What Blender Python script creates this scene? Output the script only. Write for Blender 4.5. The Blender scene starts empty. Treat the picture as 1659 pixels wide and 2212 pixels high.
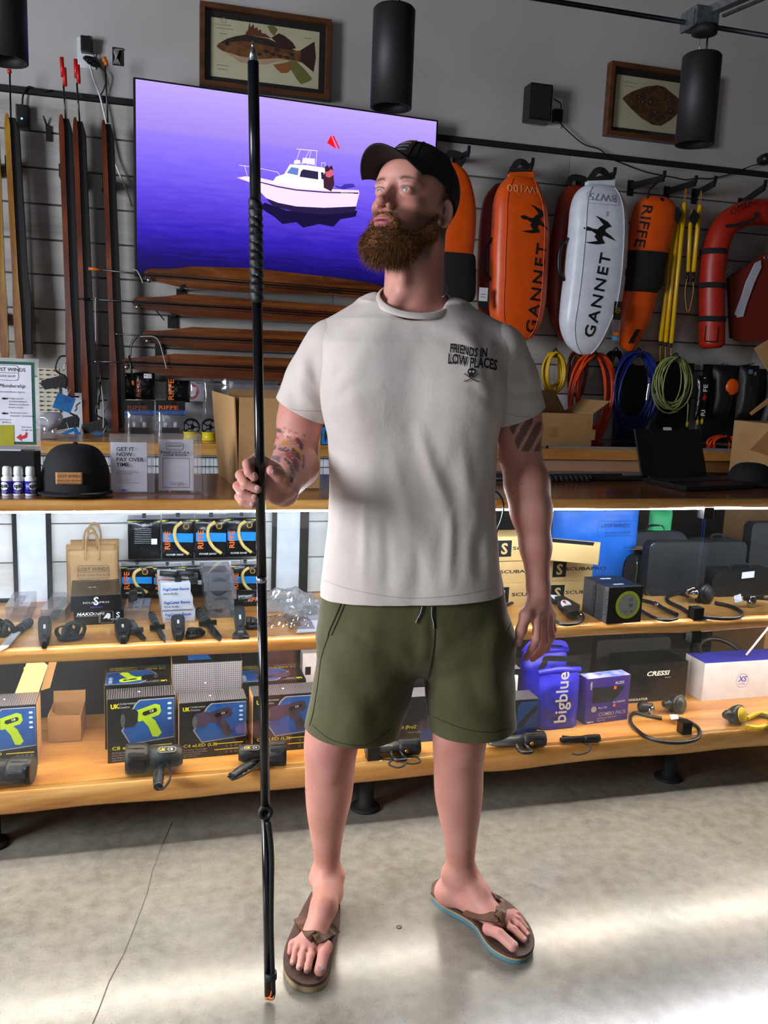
import bpy, bmesh, math, random
import numpy as np
from mathutils import Vector, Matrix
from mathutils.bvhtree import BVHTree
from mathutils import noise as mnoise
from mathutils.geometry import tessellate_polygon
random.seed(7)
PI = math.pi
S = bpy.context.scene
COL = S.collection
# ---------------------------------------------------------------- camera
IMW, IMH = 1659, 2212
VX = (7700 - 829.5, 1065 - 1106); VZ = (390 - 829.5, 12450 - 1106)
FPX = math.sqrt(-(VX[0]*VZ[0] + VX[1]*VZ[1]))
AX = Vector((VX[0], VX[1], FPX)).normalized()          # world axes in camera (right, down, forward)
AZ = -Vector((VZ[0], VZ[1], FPX)).normalized()
AY = AZ.cross(AX)
CAMP = Vector((0, 0, 1.38))
def c2w(c): return Vector((AX.dot(c), AY.dot(c), AZ.dot(c)))
cam = bpy.data.objects.new('camera', bpy.data.cameras.new('camera'))
COL.objects.link(cam)
rx, dn, fw = c2w(Vector((1,0,0))), c2w(Vector((0,1,0))), c2w(Vector((0,0,1)))
M = Matrix((rx, -dn, -fw)).transposed().to_4x4(); M.translation = CAMP
cam.matrix_world = M
cam.data.sensor_fit = 'VERTICAL'; cam.data.sensor_height = 24; cam.data.lens = 24*FPX/IMH
cam.data.clip_start = 0.05
S.camera = cam
def ray(x, y): return c2w(Vector((x - 829.5, y - 1106, FPX)))
def at(x, y, Y=None, Z=None):
    """the point of the room seen at a pixel of the photograph, on the plane Y= or Z="""
    d = ray(x, y); t = Y/d.y if Y is not None else (Z - CAMP.z)/d.z
    return CAMP + d*t
# ---------------------------------------------------------------- exposure, world, lights
S.view_settings.view_transform = 'Standard'; S.view_settings.look = 'None'
S.view_settings.gamma = 1; S.view_settings.use_curve_mapping = False
S.view_settings.exposure = 0.0
W = bpy.data.worlds.new('world'); S.world = W; W.use_nodes = True
W.node_tree.nodes['Background'].inputs[0].default_value = (.55, .65, .85, 1)
W.node_tree.nodes['Background'].inputs[1].default_value = .6
def area(name, loc, target, w, h, power, col):
    l = bpy.data.lights.new(name, 'AREA'); l.shape = 'RECTANGLE'; l.size = w; l.size_y = h
    l.energy = power; l.color = col
    o = bpy.data.objects.new(name, l); COL.objects.link(o); o.location = loc
    o.rotation_euler = (Vector(target) - Vector(loc)).to_track_quat('-Z', 'Y').to_euler()
    return o
# daylight through a window at the left, and an added fill lamp from the front
area('daylight_left', (-3.36, .85, 1.85), (1.0, 1.15, 1.45), 1.5, 1.5, 235, (.86, .92, 1.0))
area('fill_front', (-1.3, -2.95, 1.4), (-.4, 1.5, .9), 1.6, 1.9, 13, (.88, .93, 1.0))
# ---------------------------------------------------------------- materials
def nt(name):
    m = bpy.data.materials.new(name); m.use_nodes = True
    t = m.node_tree; b = t.nodes['Principled BSDF']
    return m, t, b
def lin(c):
    if isinstance(c, str): c = tuple(int(c[i:i+2], 16)/255 for i in (0, 2, 4))
    return tuple((v/12.92 if v <= .04045 else ((v+.055)/1.055)**2.4) for v in c[:3]) + (1,)
MATS = {}
def mat(name, col, rough=.5, metal=0, col2=None, scale=20, bump=0, bscale=60, emit=0, alpha=1, stretch=(1,1,1), coat=0, spec=None, sss=0):
    if name in MATS: return MATS[name]
    m, t, b = nt(name); N = t.nodes; L = t.links
    b.inputs['Base Color'].default_value = lin(col); b.inputs['Roughness'].default_value = rough
    b.inputs['Metallic'].default_value = metal; b.inputs['Coat Weight'].default_value = coat
    if spec is not None: b.inputs['Specular IOR Level'].default_value = spec
    if sss:
        b.inputs['Subsurface Weight'].default_value = sss; b.inputs['Subsurface Radius'].default_value = (.01, .004, .002)
    tc = N.new('ShaderNodeTexCoord'); mp = N.new('ShaderNodeMapping'); L.new(tc.outputs['Object'], mp.inputs[0])
    mp.inputs['Scale'].default_value = stretch
    if col2 is None:                                  # a little natural unevenness on every surface
        c = lin(col); col2 = None; k = .88
        cc = tuple(v*k for v in c[:3]) + (1,)
    else: cc = lin(col2)
    n = N.new('ShaderNodeTexNoise'); n.inputs['Scale'].default_value = scale; n.inputs['Detail'].default_value = 4
    L.new(mp.outputs[0], n.inputs['Vector'])
    r = N.new('ShaderNodeValToRGB'); r.color_ramp.elements[0].position = .35; r.color_ramp.elements[1].position = .65
    r.color_ramp.elements[0].color = lin(col); r.color_ramp.elements[1].color = cc
    L.new(n.outputs['Fac'], r.inputs[0]); L.new(r.outputs[0], b.inputs['Base Color'])
    if bump:
        n2 = N.new('ShaderNodeTexNoise'); n2.inputs['Scale'].default_value = bscale; n2.inputs['Detail'].default_value = 5
        L.new(mp.outputs[0], n2.inputs['Vector'])
        bp = N.new('ShaderNodeBump'); bp.inputs['Strength'].default_value = bump; bp.inputs['Distance'].default_value = .01
        L.new(n2.outputs['Fac'], bp.inputs['Height']); L.new(bp.outputs[0], b.inputs['Normal'])
    if emit:
        L.new(r.outputs[0], b.inputs['Emission Color']); b.inputs['Emission Strength'].default_value = emit
    if alpha < 1: b.inputs['Alpha'].default_value = alpha
    MATS[name] = m; return m
def clear(name, tint='FFFFFF', gloss=.09, rough=.03, milky=0.0):
    """thin clear plastic or glass: mostly lets light through, mirrors more at grazing angles"""
    if name in MATS: return MATS[name]
    m, t, b = nt(name); N = t.nodes; L = t.links
    N.remove(b); out = N['Material Output']
    tr = N.new('ShaderNodeBsdfTransparent'); tr.inputs[0].default_value = lin(tint)
    gl = N.new('ShaderNodeBsdfGlossy'); gl.inputs['Roughness'].default_value = rough
    lw = N.new('ShaderNodeLayerWeight'); lw.inputs[0].default_value = .25
    ma = N.new('ShaderNodeMath'); ma.operation = 'MULTIPLY_ADD'; ma.inputs[1].default_value = .55; ma.inputs[2].default_value = gloss
    L.new(lw.outputs['Facing'], ma.inputs[0])
    mx = N.new('ShaderNodeMixShader'); L.new(ma.outputs[0], mx.inputs[0]); L.new(tr.outputs[0], mx.inputs[1]); L.new(gl.outputs[0], mx.inputs[2])
    last = mx
    if milky:
        df = N.new('ShaderNodeBsdfDiffuse'); df.inputs[0].default_value = (.75, .75, .78, 1)
        m2 = N.new('ShaderNodeMixShader'); m2.inputs[0].default_value = milky
        L.new(mx.outputs[0], m2.inputs[1]); L.new(df.outputs[0], m2.inputs[2]); last = m2
    L.new(last.outputs[0], out.inputs[0])
    MATS[name] = m; return m
def wood(name, stops, axis=0, freq=9, rough=.35, coat=.0, dist=3.5, bump=.06):
    if name in MATS: return MATS[name]
    m, t, b = nt(name); N = t.nodes; L = t.links
    tc = N.new('ShaderNodeTexCoord'); mp = N.new('ShaderNodeMapping'); L.new(tc.outputs['Object'], mp.inputs[0])
    s = [freq, freq, freq]; s[axis] = freq*.13; mp.inputs['Scale'].default_value = s
    n1 = N.new('ShaderNodeTexNoise'); n1.inputs['Scale'].default_value = 1.0; n1.inputs['Detail'].default_value = 6; n1.inputs['Distortion'].default_value = dist*.35
    L.new(mp.outputs[0], n1.inputs['Vector'])
    n2 = N.new('ShaderNodeTexNoise'); n2.inputs['Scale'].default_value = 14; n2.inputs['Detail'].default_value = 3
    L.new(mp.outputs[0], n2.inputs['Vector'])
    mm = N.new('ShaderNodeMath'); mm.operation = 'MULTIPLY_ADD'; mm.inputs[1].default_value = .22
    L.new(n2.outputs['Fac'], mm.inputs[0]); L.new(n1.outputs['Fac'], mm.inputs[2])
    r = N.new('ShaderNodeValToRGB'); cr = r.color_ramp
    while len(cr.elements) < len(stops): cr.elements.new(.5)
    for e, (p, c) in zip(cr.elements, stops): e.position = p; e.color = lin(c)
    L.new(mm.outputs[0], r.inputs[0]); L.new(r.outputs[0], b.inputs['Base Color'])
    b.inputs['Roughness'].default_value = rough; b.inputs['Coat Weight'].default_value = coat; b.inputs['Coat Roughness'].default_value = .15
    bp = N.new('ShaderNodeBump'); bp.inputs['Strength'].default_value = bump; bp.inputs['Distance'].default_value = .004
    L.new(mm.outputs[0], bp.inputs['Height']); L.new(bp.outputs[0], b.inputs['Normal'])
    MATS[name] = m; return m
def emis(name, col, strength):
    if name in MATS: return MATS[name]
    m, t, b = nt(name); b.inputs['Base Color'].default_value = lin(col); b.inputs['Roughness'].default_value = .4
    b.inputs['Emission Color'].default_value = lin(col); b.inputs['Emission Strength'].default_value = strength
    MATS[name] = m; return m
BLACK = mat('black_plastic', '141414', .38); MATTE = mat('black_matte', '0c0c0d', .75); FABRIC = mat('black_fabric', '131316', .85, bump=.3, bscale=300)
RUBBER = mat('black_rubber', '17181a', .55, bump=.15, bscale=120); WHITE = mat('white_plastic', 'e6e6ea', .4); PAPER = mat('white_paper', 'e4e1ee', .7)
STEEL = mat('steel', 'b9bcc2', .25, 1); CHROME = mat('chrome', 'd8dadd', .1, 1); DSTEEL = mat('dark_steel', '56585c', .35, 1)
KRAFT = mat('kraft_card', 'b48c5c', .8, col2='a67e50', scale=6, bump=.05); BOXIN = mat('card_inside', 'd8b183', .8)
ORANGE = mat('orange_print', 'f06a14', .55); YELLOW = mat('yellow_print', 'e8dc14', .5); GREY = mat('grey_print', 'a5a7ab', .5); BLUEP = mat('blue_print', '1f6fd0', .45)
INK = mat('black_ink', '0b0b0d', .6); WINK = mat('white_ink', 'eeeeee', .6); VBLUE = mat('violet_blue_print', '3338b8', .5); RED = mat('red_plastic', 'c81818', .4); NAVY = mat('navy_print', '15336e', .5)
# ---------------------------------------------------------------- mesh helpers
ORG = {}
def link(o, parent):
    COL.objects.link(o)
    if parent is not None: o.parent = parent
def thing(name, label, cat, loc, group=None):
    o = bpy.data.objects.new(name, None); COL.objects.link(o); o.empty_display_size = .05
    o.location = loc; ORG[o] = Vector(loc); o['label'] = label; o['category'] = cat
    if group: o['group'] = group
    return o
def tag(o, label, cat, group=None):
    o['label'] = label; o['category'] = cat
    if group: o['group'] = group
    return o
class MB:
    def __init__(self): self.bm = bmesh.new()
    def poly(self, pts):
        return self.bm.faces.new([self.bm.verts.new(p) for p in pts])
    def box(self, o, u, v, w, bev=0):
        """box from corner o along the three edge vectors"""
        o, u, v, w = map(Vector, (o, u, v, w))
        c = [o, o+u, o+u+v, o+v, o+w, o+u+w, o+u+v+w, o+v+w]
        vs = [self.bm.verts.new(p) for p in c]
        fs = [(0,3,2,1),(4,5,6,7),(0,1,5,4),(1,2,6,5),(2,3,7,6),(3,0,4,7)]
        if u.cross(v).dot(w) < 0: fs = [f[::-1] for f in fs]
        fs = [self.bm.faces.new([vs[i] for i in f]) for f in fs]
        if bev:
            es = list({e for f in fs for e in f.edges})
            bmesh.ops.bevel(self.bm, geom=es, offset=bev, segments=2, affect='EDGES', profile=.7)
        return self
    def abox(self, lo, hi, bev=0):
        return self.box(lo, (hi[0]-lo[0],0,0), (0,hi[1]-lo[1],0), (0,0,hi[2]-lo[2]), bev)
    def tube(self, pts, r, n=10, cap=True, flat=None):
        """tube along points; r a number or list; flat=(w,h,up) gives a strap section"""
        pts = [Vector(p) for p in pts]; k = len(pts)
        rs = [r]*k if isinstance(r, (int, float)) else list(r)
        T = []
        for i in range(k):
            a = pts[max(i-1,0)]; b = pts[min(i+1,k-1)]
            d = (b-a); T.append(d.normalized() if d.length > 1e-9 else Vector((0,0,1)))
        up = Vector(flat[2]) if flat else (Vector((0,0,1)) if abs(T[0].z) < .9 else Vector((1,0,0)))
        nrm = (up - T[0]*up.dot(T[0])).normalized(); rings = []
        for i in range(k):
            if i or flat:
                base = up if flat else nrm
                q = base - T[i]*base.dot(T[i])
                if q.length > 1e-6: nrm = q.normalized()
            bn = T[i].cross(nrm); ring = []
            if flat:
                w, h = flat[0]/2, flat[1]/2
                for sx, sy in ((-1,-1),(1,-1),(1,1),(-1,1)): ring.append(self.bm.verts.new(pts[i] + bn*w*sx*rs[i] + nrm*h*sy*rs[i]))
            else:
                for j in range(n):
                    a = 2*PI*j/n; ring.append(self.bm.verts.new(pts[i] + (nrm*math.cos(a) + bn*math.sin(a))*rs[i]))
            rings.append(ring)
        n = len(rings[0])
        for i in range(k-1):
            for j in range(n):
                f = self.bm.faces.new((rings[i][j], rings[i][(j+1)%n], rings[i+1][(j+1)%n], rings[i+1][j])); f.smooth = not flat
        if cap: self.bm.faces.new(rings[0][::-1]); self.bm.faces.new(rings[-1])
        return self
    def ring(self, c, nrm, R, r, n=24, m=8, a0=0, a1=2*PI, sx=1, up=None):
        c = Vector(c); nrm = Vector(nrm).normalized()
        u = Vector(up).normalized() if up is not None else (Vector((0,0,1)) if abs(nrm.z) < .9 else Vector((1,0,0)))
        u = (u - nrm*u.dot(nrm)).normalized(); v = nrm.cross(u); full = abs(a1-a0-2*PI) < 1e-4
        k = n if full else n+1; rings = []
        for i in range(k):
            a = a0 + (a1-a0)*i/n; d = u*math.cos(a)+v*math.sin(a)*sx; p = c + d*R; dd = d.normalized(); rr = []
            for j in range(m):
                b = 2*PI*j/m; rr.append(self.bm.verts.new(p + dd*math.cos(b)*r + nrm*math.sin(b)*r))
            rings.append(rr)
        for i in range(n):
            A, B = rings[i], rings[(i+1) % k]
            for j in range(m):
                f = self.bm.faces.new((A[j], B[j], B[(j+1)%m], A[(j+1)%m])); f.smooth = True
        if not full: self.bm.faces.new(rings[0]); self.bm.faces.new(rings[-1][::-1])
        return self
    def lathe(self, o, ax, prof, n=24, ref=None):
        """revolve (distance along ax, radius) pairs about the axis through o"""
        o = Vector(o); ax = Vector(ax).normalized()
        u = Vector(ref).normalized() if ref is not None else (Vector((0,0,1)) if abs(ax.z) < .9 else Vector((1,0,0)))
        u = (u - ax*u.dot(ax)).normalized(); v = ax.cross(u); rings = []
        for h, r in prof:
            if r < 1e-6: rings.append([self.bm.verts.new(o+ax*h)])
            else: rings.append([self.bm.verts.new(o + ax*h + (u*math.cos(2*PI*j/n)+v*math.sin(2*PI*j/n))*r) for j in range(n)])
        for A, B in zip(rings, rings[1:]):
            for j in range(n):
                q = [A[j % len(A)], A[(j+1) % len(A)], B[(j+1) % len(B)], B[j % len(B)]]
                q = [x for i, x in enumerate(q) if x not in q[:i]]
                if len(q) > 2: f = self.bm.faces.new(q); f.smooth = True
        for R_, flip in ((rings[0], True), (rings[-1], False)):
            if len(R_) > 2: self.bm.faces.new(R_[::-1] if flip else R_)
        return self
    def prism(self, pts, d, bev=0):
        """polygon (3-D points) pushed along vector d"""
        d = Vector(d); a = [self.bm.verts.new(p) for p in pts]; b = [self.bm.verts.new(Vector(p)+d) for p in pts]
        n = len(a); fs = [self.bm.faces.new(a), self.bm.faces.new(b[::-1])]
        for i in range(n): fs.append(self.bm.faces.new((a[i], b[i], b[(i+1)%n], a[(i+1)%n])))
        if bev: bmesh.ops.bevel(self.bm, geom=list({e for f in fs[:2] for e in f.edges}), offset=bev, segments=2, affect='EDGES', profile=.7)
        return self
    def ell(self, c, r, n=16, rot=None):
        mtx = Matrix.Translation(Vector(c)) @ (rot.to_4x4() if rot else Matrix.Identity(4)) @ Matrix.Diagonal((*r, 1))
        g = bmesh.ops.create_uvsphere(self.bm, u_segments=n, v_segments=max(6, n//2), radius=1, matrix=mtx)
        for v in g['verts']:
            for f in v.link_faces: f.smooth = True
        return self
    def grid(self, fn, nu, nv, smooth=True, wrap=False):
        V = [[self.bm.verts.new(fn(i/nu, j/nv)) for j in range(nv+1)] for i in range(nu + (0 if wrap else 1))]
        k = len(V)
        for i in range(nu):
            for j in range(nv):
                f = self.bm.faces.new((V[i][j], V[(i+1)%k][j], V[(i+1)%k][j+1], V[i][j+1])); f.smooth = smooth
        return self
    def build(self, name, m, parent=None, loc=None, solid=0):
        bm = self.bm
        bmesh.ops.recalc_face_normals(bm, faces=bm.faces)
        if parent is not None: off = ORG[parent]
        elif loc is not None: off = Vector(loc)
        else:
            xs = [v.co for v in bm.verts]; lo = Vector([min(c[i] for c in xs) for i in range(3)]); hi = Vector([max(c[i] for c in xs) for i in range(3)])
            off = Vector(((lo.x+hi.x)/2, (lo.y+hi.y)/2, lo.z))
        for v in bm.verts: v.co -= off
        me = bpy.data.meshes.new(name); bm.to_mesh(me); bm.free()
        me.materials.append(m)
        o = bpy.data.objects.new(name, me); link(o, parent); ORG[o] = off
        if parent is None: o.location = off
        if solid:
            md = o.modifiers.new('solid', 'SOLIDIFY'); md.thickness = solid; md.offset = 0
        return o
class Fr:
    """a local frame: p(a,b,c) = o + a u + b v + c n, used to lay out faces and print"""
    def __init__(s, o, u, v, n=None):
        s.o, s.u, s.v = Vector(o), Vector(u).normalized(), Vector(v).normalized()
        s.n = Vector(n).normalized() if n is not None else s.u.cross(s.v)
    def p(s, a, b, c=0): return s.o + s.u*a + s.v*b + s.n*c
    def at(s, a, b, c=0): return Fr(s.p(a, b, c), s.u, s.v, s.n)
    def rot(s, ang):
        c, k = math.cos(ang), math.sin(ang); return Fr(s.o, s.u*c+s.v*k, s.v*c-s.u*k, s.n)
def yawfr(o, yaw=0, tilt=0):
    """frame of an upright front face: u to the right, v up, n towards the customer side"""
    c, s = math.cos(yaw), math.sin(yaw)
    u = Vector((c, s, 0)); n = Vector((s, -c, 0)); v = Vector((0,0,1))
    if tilt: ct, st = math.cos(tilt), math.sin(tilt); v, n = v*ct - n*st, n*ct + v*st
    return Fr(o, u, v, n)
TXT = {}
def text(s, fr, size, m, parent, name='lettering', align='LEFT', bold=0, shear=0, wide=1, sp=1, lift=.0006, ext=0, proj=None):
    key = (s, align, bold, shear, sp)
    if key not in TXT:
        cu = bpy.data.curves.new('t', 'FONT'); cu.body = s; cu.size = 1; cu.align_x = align; cu.offset = bold; cu.shear = shear
        cu.space_character = sp; cu.resolution_u = 2
        ob = bpy.data.objects.new('t', cu); me = bpy.data.meshes.new_from_object(ob)
        TXT[key] = ([v.co.copy() for v in me.vertices], [tuple(p.vertices) for p in me.polygons])
        bpy.data.objects.remove(ob); bpy.data.curves.remove(cu); bpy.data.meshes.remove(me)
    vs, fs = TXT[key]; off = ORG[parent]
    out = []
    for c in vs:
        p = fr.p(c.x*size*wide, c.y*size, lift)
        if proj: p = proj(p)
        out.append(p - off)
    me = bpy.data.meshes.new(name); me.from_pydata(out, [], fs); me.materials.append(m)
    o = bpy.data.objects.new(name, me); link(o, parent); ORG[o] = off
    return o
def flat(fr, pts, m, parent, name, lift=.0005, thick=0):
    """flat print: polygon in frame coordinates"""
    b = MB(); P = [fr.p(x, y, lift) for x, y in pts]
    if thick: b.prism(P, fr.n*thick)
    else: b.poly(P)
    return b.build(name, m, parent)
def rect(x0, y0, x1, y1): return [(x0,y0),(x1,y0),(x1,y1),(x0,y1)]
def rrect(x0, y0, x1, y1, r, k=4):
    P = []
    for cx, cy, a in ((x1-r,y0+r,-PI/2),(x1-r,y1-r,0),(x0+r,y1-r,PI/2),(x0+r,y0+r,PI)):
        for i in range(k+1): t = a + PI/2*i/k; P.append((cx+r*math.cos(t), cy+r*math.sin(t)))
    return P
def circ(x, y, r, n=20, ry=None): return [(x+r*math.cos(2*PI*i/n), y+(ry or r)*math.sin(2*PI*i/n)) for i in range(n)]
def strokes(fr, lines, w, m, parent, name, lift=.0006):
    """flat printed lines"""
    b = MB()
    for L in lines:
        for (x0,y0),(x1,y1) in zip(L, L[1:]):
            d = Vector((x1-x0, y1-y0)); 
            if d.length < 1e-7: continue
            d.normalize(); q = Vector((-d.y, d.x))*w/2
            b.poly([fr.p(x0+q.x, y0+q.y, lift), fr.p(x0-q.x, y0-q.y, lift), fr.p(x1-q.x, y1-q.y, lift), fr.p(x1+q.x, y1+q.y, lift)])
    return b.build(name, m, parent)
def smooth_path(pts, n=8):
    P = [Vector(p) for p in pts]; out = []
    for i in range(len(P)-1):
        p0, p1, p2, p3 = P[max(i-1,0)], P[i], P[i+1], P[min(i+2,len(P)-1)]
        for k in range(n):
            t = k/n; out.append(.5*((2*p1)+(p2-p0)*t+(2*p0-5*p1+4*p2-p3)*t*t+(3*p1-p0-3*p2+p3)*t**3))
    out.append(P[-1]); return out
# ================================================================ the room
YW = 4.30; CY = 2.40; TOPZ = 1.012; MIDZ = .600; LOWZ = .196
def struct(o): o['kind'] = 'structure'; return o
# polished concrete floor
m, t, b = nt('polished_concrete'); N = t.nodes; L = t.links
tc = N.new('ShaderNodeTexCoord')
def nz(scale, det=5, dist=0):
    n = N.new('ShaderNodeTexNoise'); n.inputs['Scale'].default_value = scale; n.inputs['Detail'].default_value = det; n.inputs['Distortion'].default_value = dist
    L.new(tc.outputs['Object'], n.inputs['Vector']); return n
n1, n2, n3 = nz(2.2, 6, .6), nz(26, 6), nz(210, 3)
r = N.new('ShaderNodeValToRGB'); e = r.color_ramp.elements; e[0].position = .3; e[0].color = lin('69655b'); e[1].position = .72; e[1].color = lin('969285')
mx = N.new('ShaderNodeMath'); mx.operation = 'MULTIPLY_ADD'; mx.inputs[1].default_value = .5; L.new(n2.outputs['Fac'], mx.inputs[0])
m2 = N.new('ShaderNodeMath'); m2.operation = 'MULTIPLY'; m2.inputs[1].default_value = .5; L.new(n1.outputs['Fac'], m2.inputs[0]); L.new(m2.outputs[0], mx.inputs[2])
L.new(mx.outputs[0], r.inputs[0])
r3 = N.new('ShaderNodeValToRGB'); e = r3.color_ramp.elements; e[0].position = .3; e[0].color = (.35,.35,.35,1); e[1].position = .42; e[1].color = (1,1,1,1)
L.new(n3.outputs['Fac'], r3.inputs[0])
mc = N.new('ShaderNodeMixRGB'); mc.blend_type = 'MULTIPLY'; mc.inputs[0].default_value = .55; L.new(r.outputs[0], mc.inputs[1]); L.new(r3.outputs[0], mc.inputs[2])
L.new(mc.outputs[0], b.inputs['Base Color'])
rr = N.new('ShaderNodeMapRange'); rr.inputs['To Min'].default_value = .15; rr.inputs['To Max'].default_value = .32; L.new(n1.outputs['Fac'], rr.inputs[0]); L.new(rr.outputs[0], b.inputs['Roughness'])
b.inputs['Coat Weight'].default_value = .6; b.inputs['Coat Roughness'].default_value = .17
bp = N.new('ShaderNodeBump'); bp.inputs['Strength'].default_value = .05; bp.inputs['Distance'].default_value = .003; L.new(n2.outputs['Fac'], bp.inputs['Height']); L.new(bp.outputs[0], b.inputs['Normal'])
FLOORM = m
fl = struct(MB().abox((-3.4, -3, -.1), (5.2, YW+.1, 0)).build('floor', FLOORM, loc=(0,0,0)))
ck = [at(x, y, Z=0) for x, y in ((372,1775),(352,1822),(330,1880),(318,1930),(292,2000),(268,2060),(236,2120),(214,2180),(200,2212))]
cb = MB()
for a_, c_ in zip(ck, ck[1:]):
    w = Vector((.0012,0,0)); cb.poly([p + Vector((0,0,.0006)) for p in (a_-w, a_+w, c_+w, c_-w)])
cb.build('crack', mat('crack_dark', '4c473c', .8), fl)
ms = at(862, 2003, Z=0); MB().lathe(ms, (0,0,1), [(0,.007),(.0015,.007),(.002,.005),(.002,0)], 16).build('floor_plug', DSTEEL, fl)
# walls
PAINT = mat('wall_paint', 'b9b4b2', .75, col2='b1acaa', scale=3, bump=.03, bscale=200)
DARKW = mat('far_wall_paint', '6b665f', .8); CEILM = mat('ceiling_paint', '48464a', .85)
wb = struct(MB().abox((-3.4, YW, 0), (5.2, YW+.12, 4.0)).build('wall_back', PAINT, loc=(0,YW,0)))
struct(MB().abox((-3.4, -3, 4.0), (5.2, YW+.1, 4.1)).build('ceiling', CEILM, loc=(0,0,4)))
struct(MB().abox((5.2, -3, 0), (5.3, YW, 4.0)).build('wall_right', DARKW, loc=(5.2,0,0)))
def wall_with_window(name, n, ax, pos, lo, hi, w0, w1, z0, z1, out):
    b_ = MB()
    def bx(a0, a1, c0, c1):
        if ax == 'x': b_.abox((pos, a0, c0), (pos+.1*out, a1, c1)) if out > 0 else b_.abox((pos-.1, a0, c0), (pos, a1, c1))
        else: b_.abox((a0, pos-.1, c0), (a1, pos, c1))
    bx(lo, w0, 0, 4.0); bx(w1, hi, 0, 4.0); bx(w0, w1, 0, z0); bx(w0, w1, z1, 4.0)
    struct(b_.build(name, DARKW, loc=(0,0,0)))
    f = MB()
    def fx(a0, a1, c0, c1):
        if ax == 'x': f.abox((pos-.07, a0, c0), (pos-.02, a1, c1))
        else: f.abox((a0, pos-.07, c0), (a1, pos-.02, c1))
    fx(w0, w1, z0, z0+.06); fx(w0, w1, z1-.06, z1); fx(w0, w0+.06, z0, z1); fx(w1-.06, w1, z0, z1); fx((w0+w1)/2-.03, (w0+w1)/2+.03, z0, z1)
    struct(f.build(n, BLACK, loc=(0,0,0)))
wall_with_window('wall_left', 'window_1', 'x', -3.4, -3, YW, -.1, 1.8, .9, 2.8, -1)
wall_with_window('wall_front', 'window_2', 'y', -3, -3.4, 5.2, -2.3, -.3, .2, 2.6, -1)
# whitewashed slat planks on the back wall
PLANK = wood('whitewashed_plank', [(.28,'6f6963'),(.42,'969089'),(.6,'aaa59f'),(.8,'b8b3ae')], axis=0, freq=6, rough=.6, bump=.1)
zt = 2.505; ph = .152
pm = None
for i in range(8):
    for j, x0 in enumerate((-1.9, -.34, .88, 2.10, 3.32)):
        x1 = (-.34, .88, 2.10, 3.32, 4.9)[j]
        if pm is None or j in (0, 4) or j == 1 and i == 0:
            o = MB().abox((x0+.001, YW-.018, zt-ph*(i+1)+.004), (x1-.001, YW, zt-ph*i-.004), .0015).build('plank', PLANK, wb)
            if j == 1 and i == 0: pm = o
            if j in (0,4): continue
            base = o if j == 1 and i == 0 else None
            if base: continue
        o = pm.copy(); COL.objects.link(o); o.parent = wb; o.location = (x0+.34, 0, -ph*i); ORG[o] = ORG[pm]
MB().abox((-1.9, YW-.006, 1.28), (4.9, YW+.0, 2.51)).build('slat_groove', mat('groove_grey', '56514c', .8), wb)
struct(MB().abox((-1.9, YW-.03, 2.505), (4.9, YW, 2.53), .003).build('trim_1', MATTE))
MB().abox((-1.9, YW-.008, 1.05), (4.9, YW, 1.285)).build('backsplash', mat('backsplash_white', 'd5d8de', .25), wb)
PLANKW = wood('bright_plank', [(.28,'9a948e'),(.42,'c4c0bb'),(.6,'d4d1cd'),(.8,'dedbd8')], axis=0, freq=6, rough=.6, bump=.1)
# ================================================================ display counter
SUAR = wood('honey_slab_wood', [(.22,'5b300f'),(.4,'a8692b'),(.55,'c68a42'),(.75,'dba75e')], axis=0, freq=7, rough=.28, coat=.35, dist=5)
SUART = wood('dark_slab_wood', [(.25,'3d1f0d'),(.45,'6f3d1b'),(.6,'8a5226'),(.8,'a56a35')], axis=0, freq=8, rough=.2, coat=.5, dist=4)
X0, X1 = -1.5, 4.4
dc = thing('display_counter', 'long lit glass display counter with honey wood shelves behind the man', 'counter', (1.2, 2.6, 0))
def slab(name, z0, z1, y0, y1, m, wav=.004, bev=.006, seed=0):
    n = 120; b_ = MB(); top = []; bot = []
    P = []
    for i in range(n+1):
        x = X0 + (X1-X0)*i/n
        w = wav*(mnoise.noise(Vector((x*2.3, seed, 0))) + .5*mnoise.noise(Vector((x*6, seed, 3))))
        w2 = wav*1.5*mnoise.noise(Vector((x*3.1, seed+5, 0)))
        P.append([(x, y1, z1), (x, y0+w+bev, z1), (x, y0+w, z1-bev), (x, y0+w*.6, (z0+z1)/2), (x, y0+w+.004, z0+bev+w2), (x, y0+w+bev+.006, z0+w2), (x, y1, z0)])
    V = [[b_.bm.verts.new(p) for p in row] for row in P]; k = len(V[0])
    for i in range(n):
        for j in range(k):
            f = b_.bm.faces.new((V[i][j], V[i+1][j], V[i+1][(j+1)%k], V[i][(j+1)%k])); f.smooth = j in (1,2,3,4)
    b_.bm.faces.new(V[0]); b_.bm.faces.new(V[-1][::-1])
    return b_.build(name, m, dc)
slab('countertop', .979, TOPZ, CY-.02, 2.95, SUART, .002, .008, 1)
slab('edge_moulding', .982, TOPZ-.001, CY-.028, CY-.012, SUAR, .002, .004, 1)
slab('shelf', MIDZ-.042, MIDZ, CY, 2.93, SUAR, .005, .007, 2)
slab('shelf', LOWZ-.07, LOWZ, CY-.005, 2.93, SUAR, .005, .008, 3)
LED = emis('led_white', 'f4f8ff', 260)
MB().abox((X0, CY+.004, .9725), (X1, CY+.013, .9795)).build('led_strip', LED, dc)
LED2 = emis('led_white_soft', 'fff6e6', 110)
MB().abox((X0, CY+.08, MIDZ-.049), (X1, CY+.092, MIDZ-.043)).build('led_strip', LED2, dc)
GLASS = clear('case_glass', 'f4f8fa', .04, .01)
JX = (-1.55, -.44, .66, 1.76, 2.86, 3.96)
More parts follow.
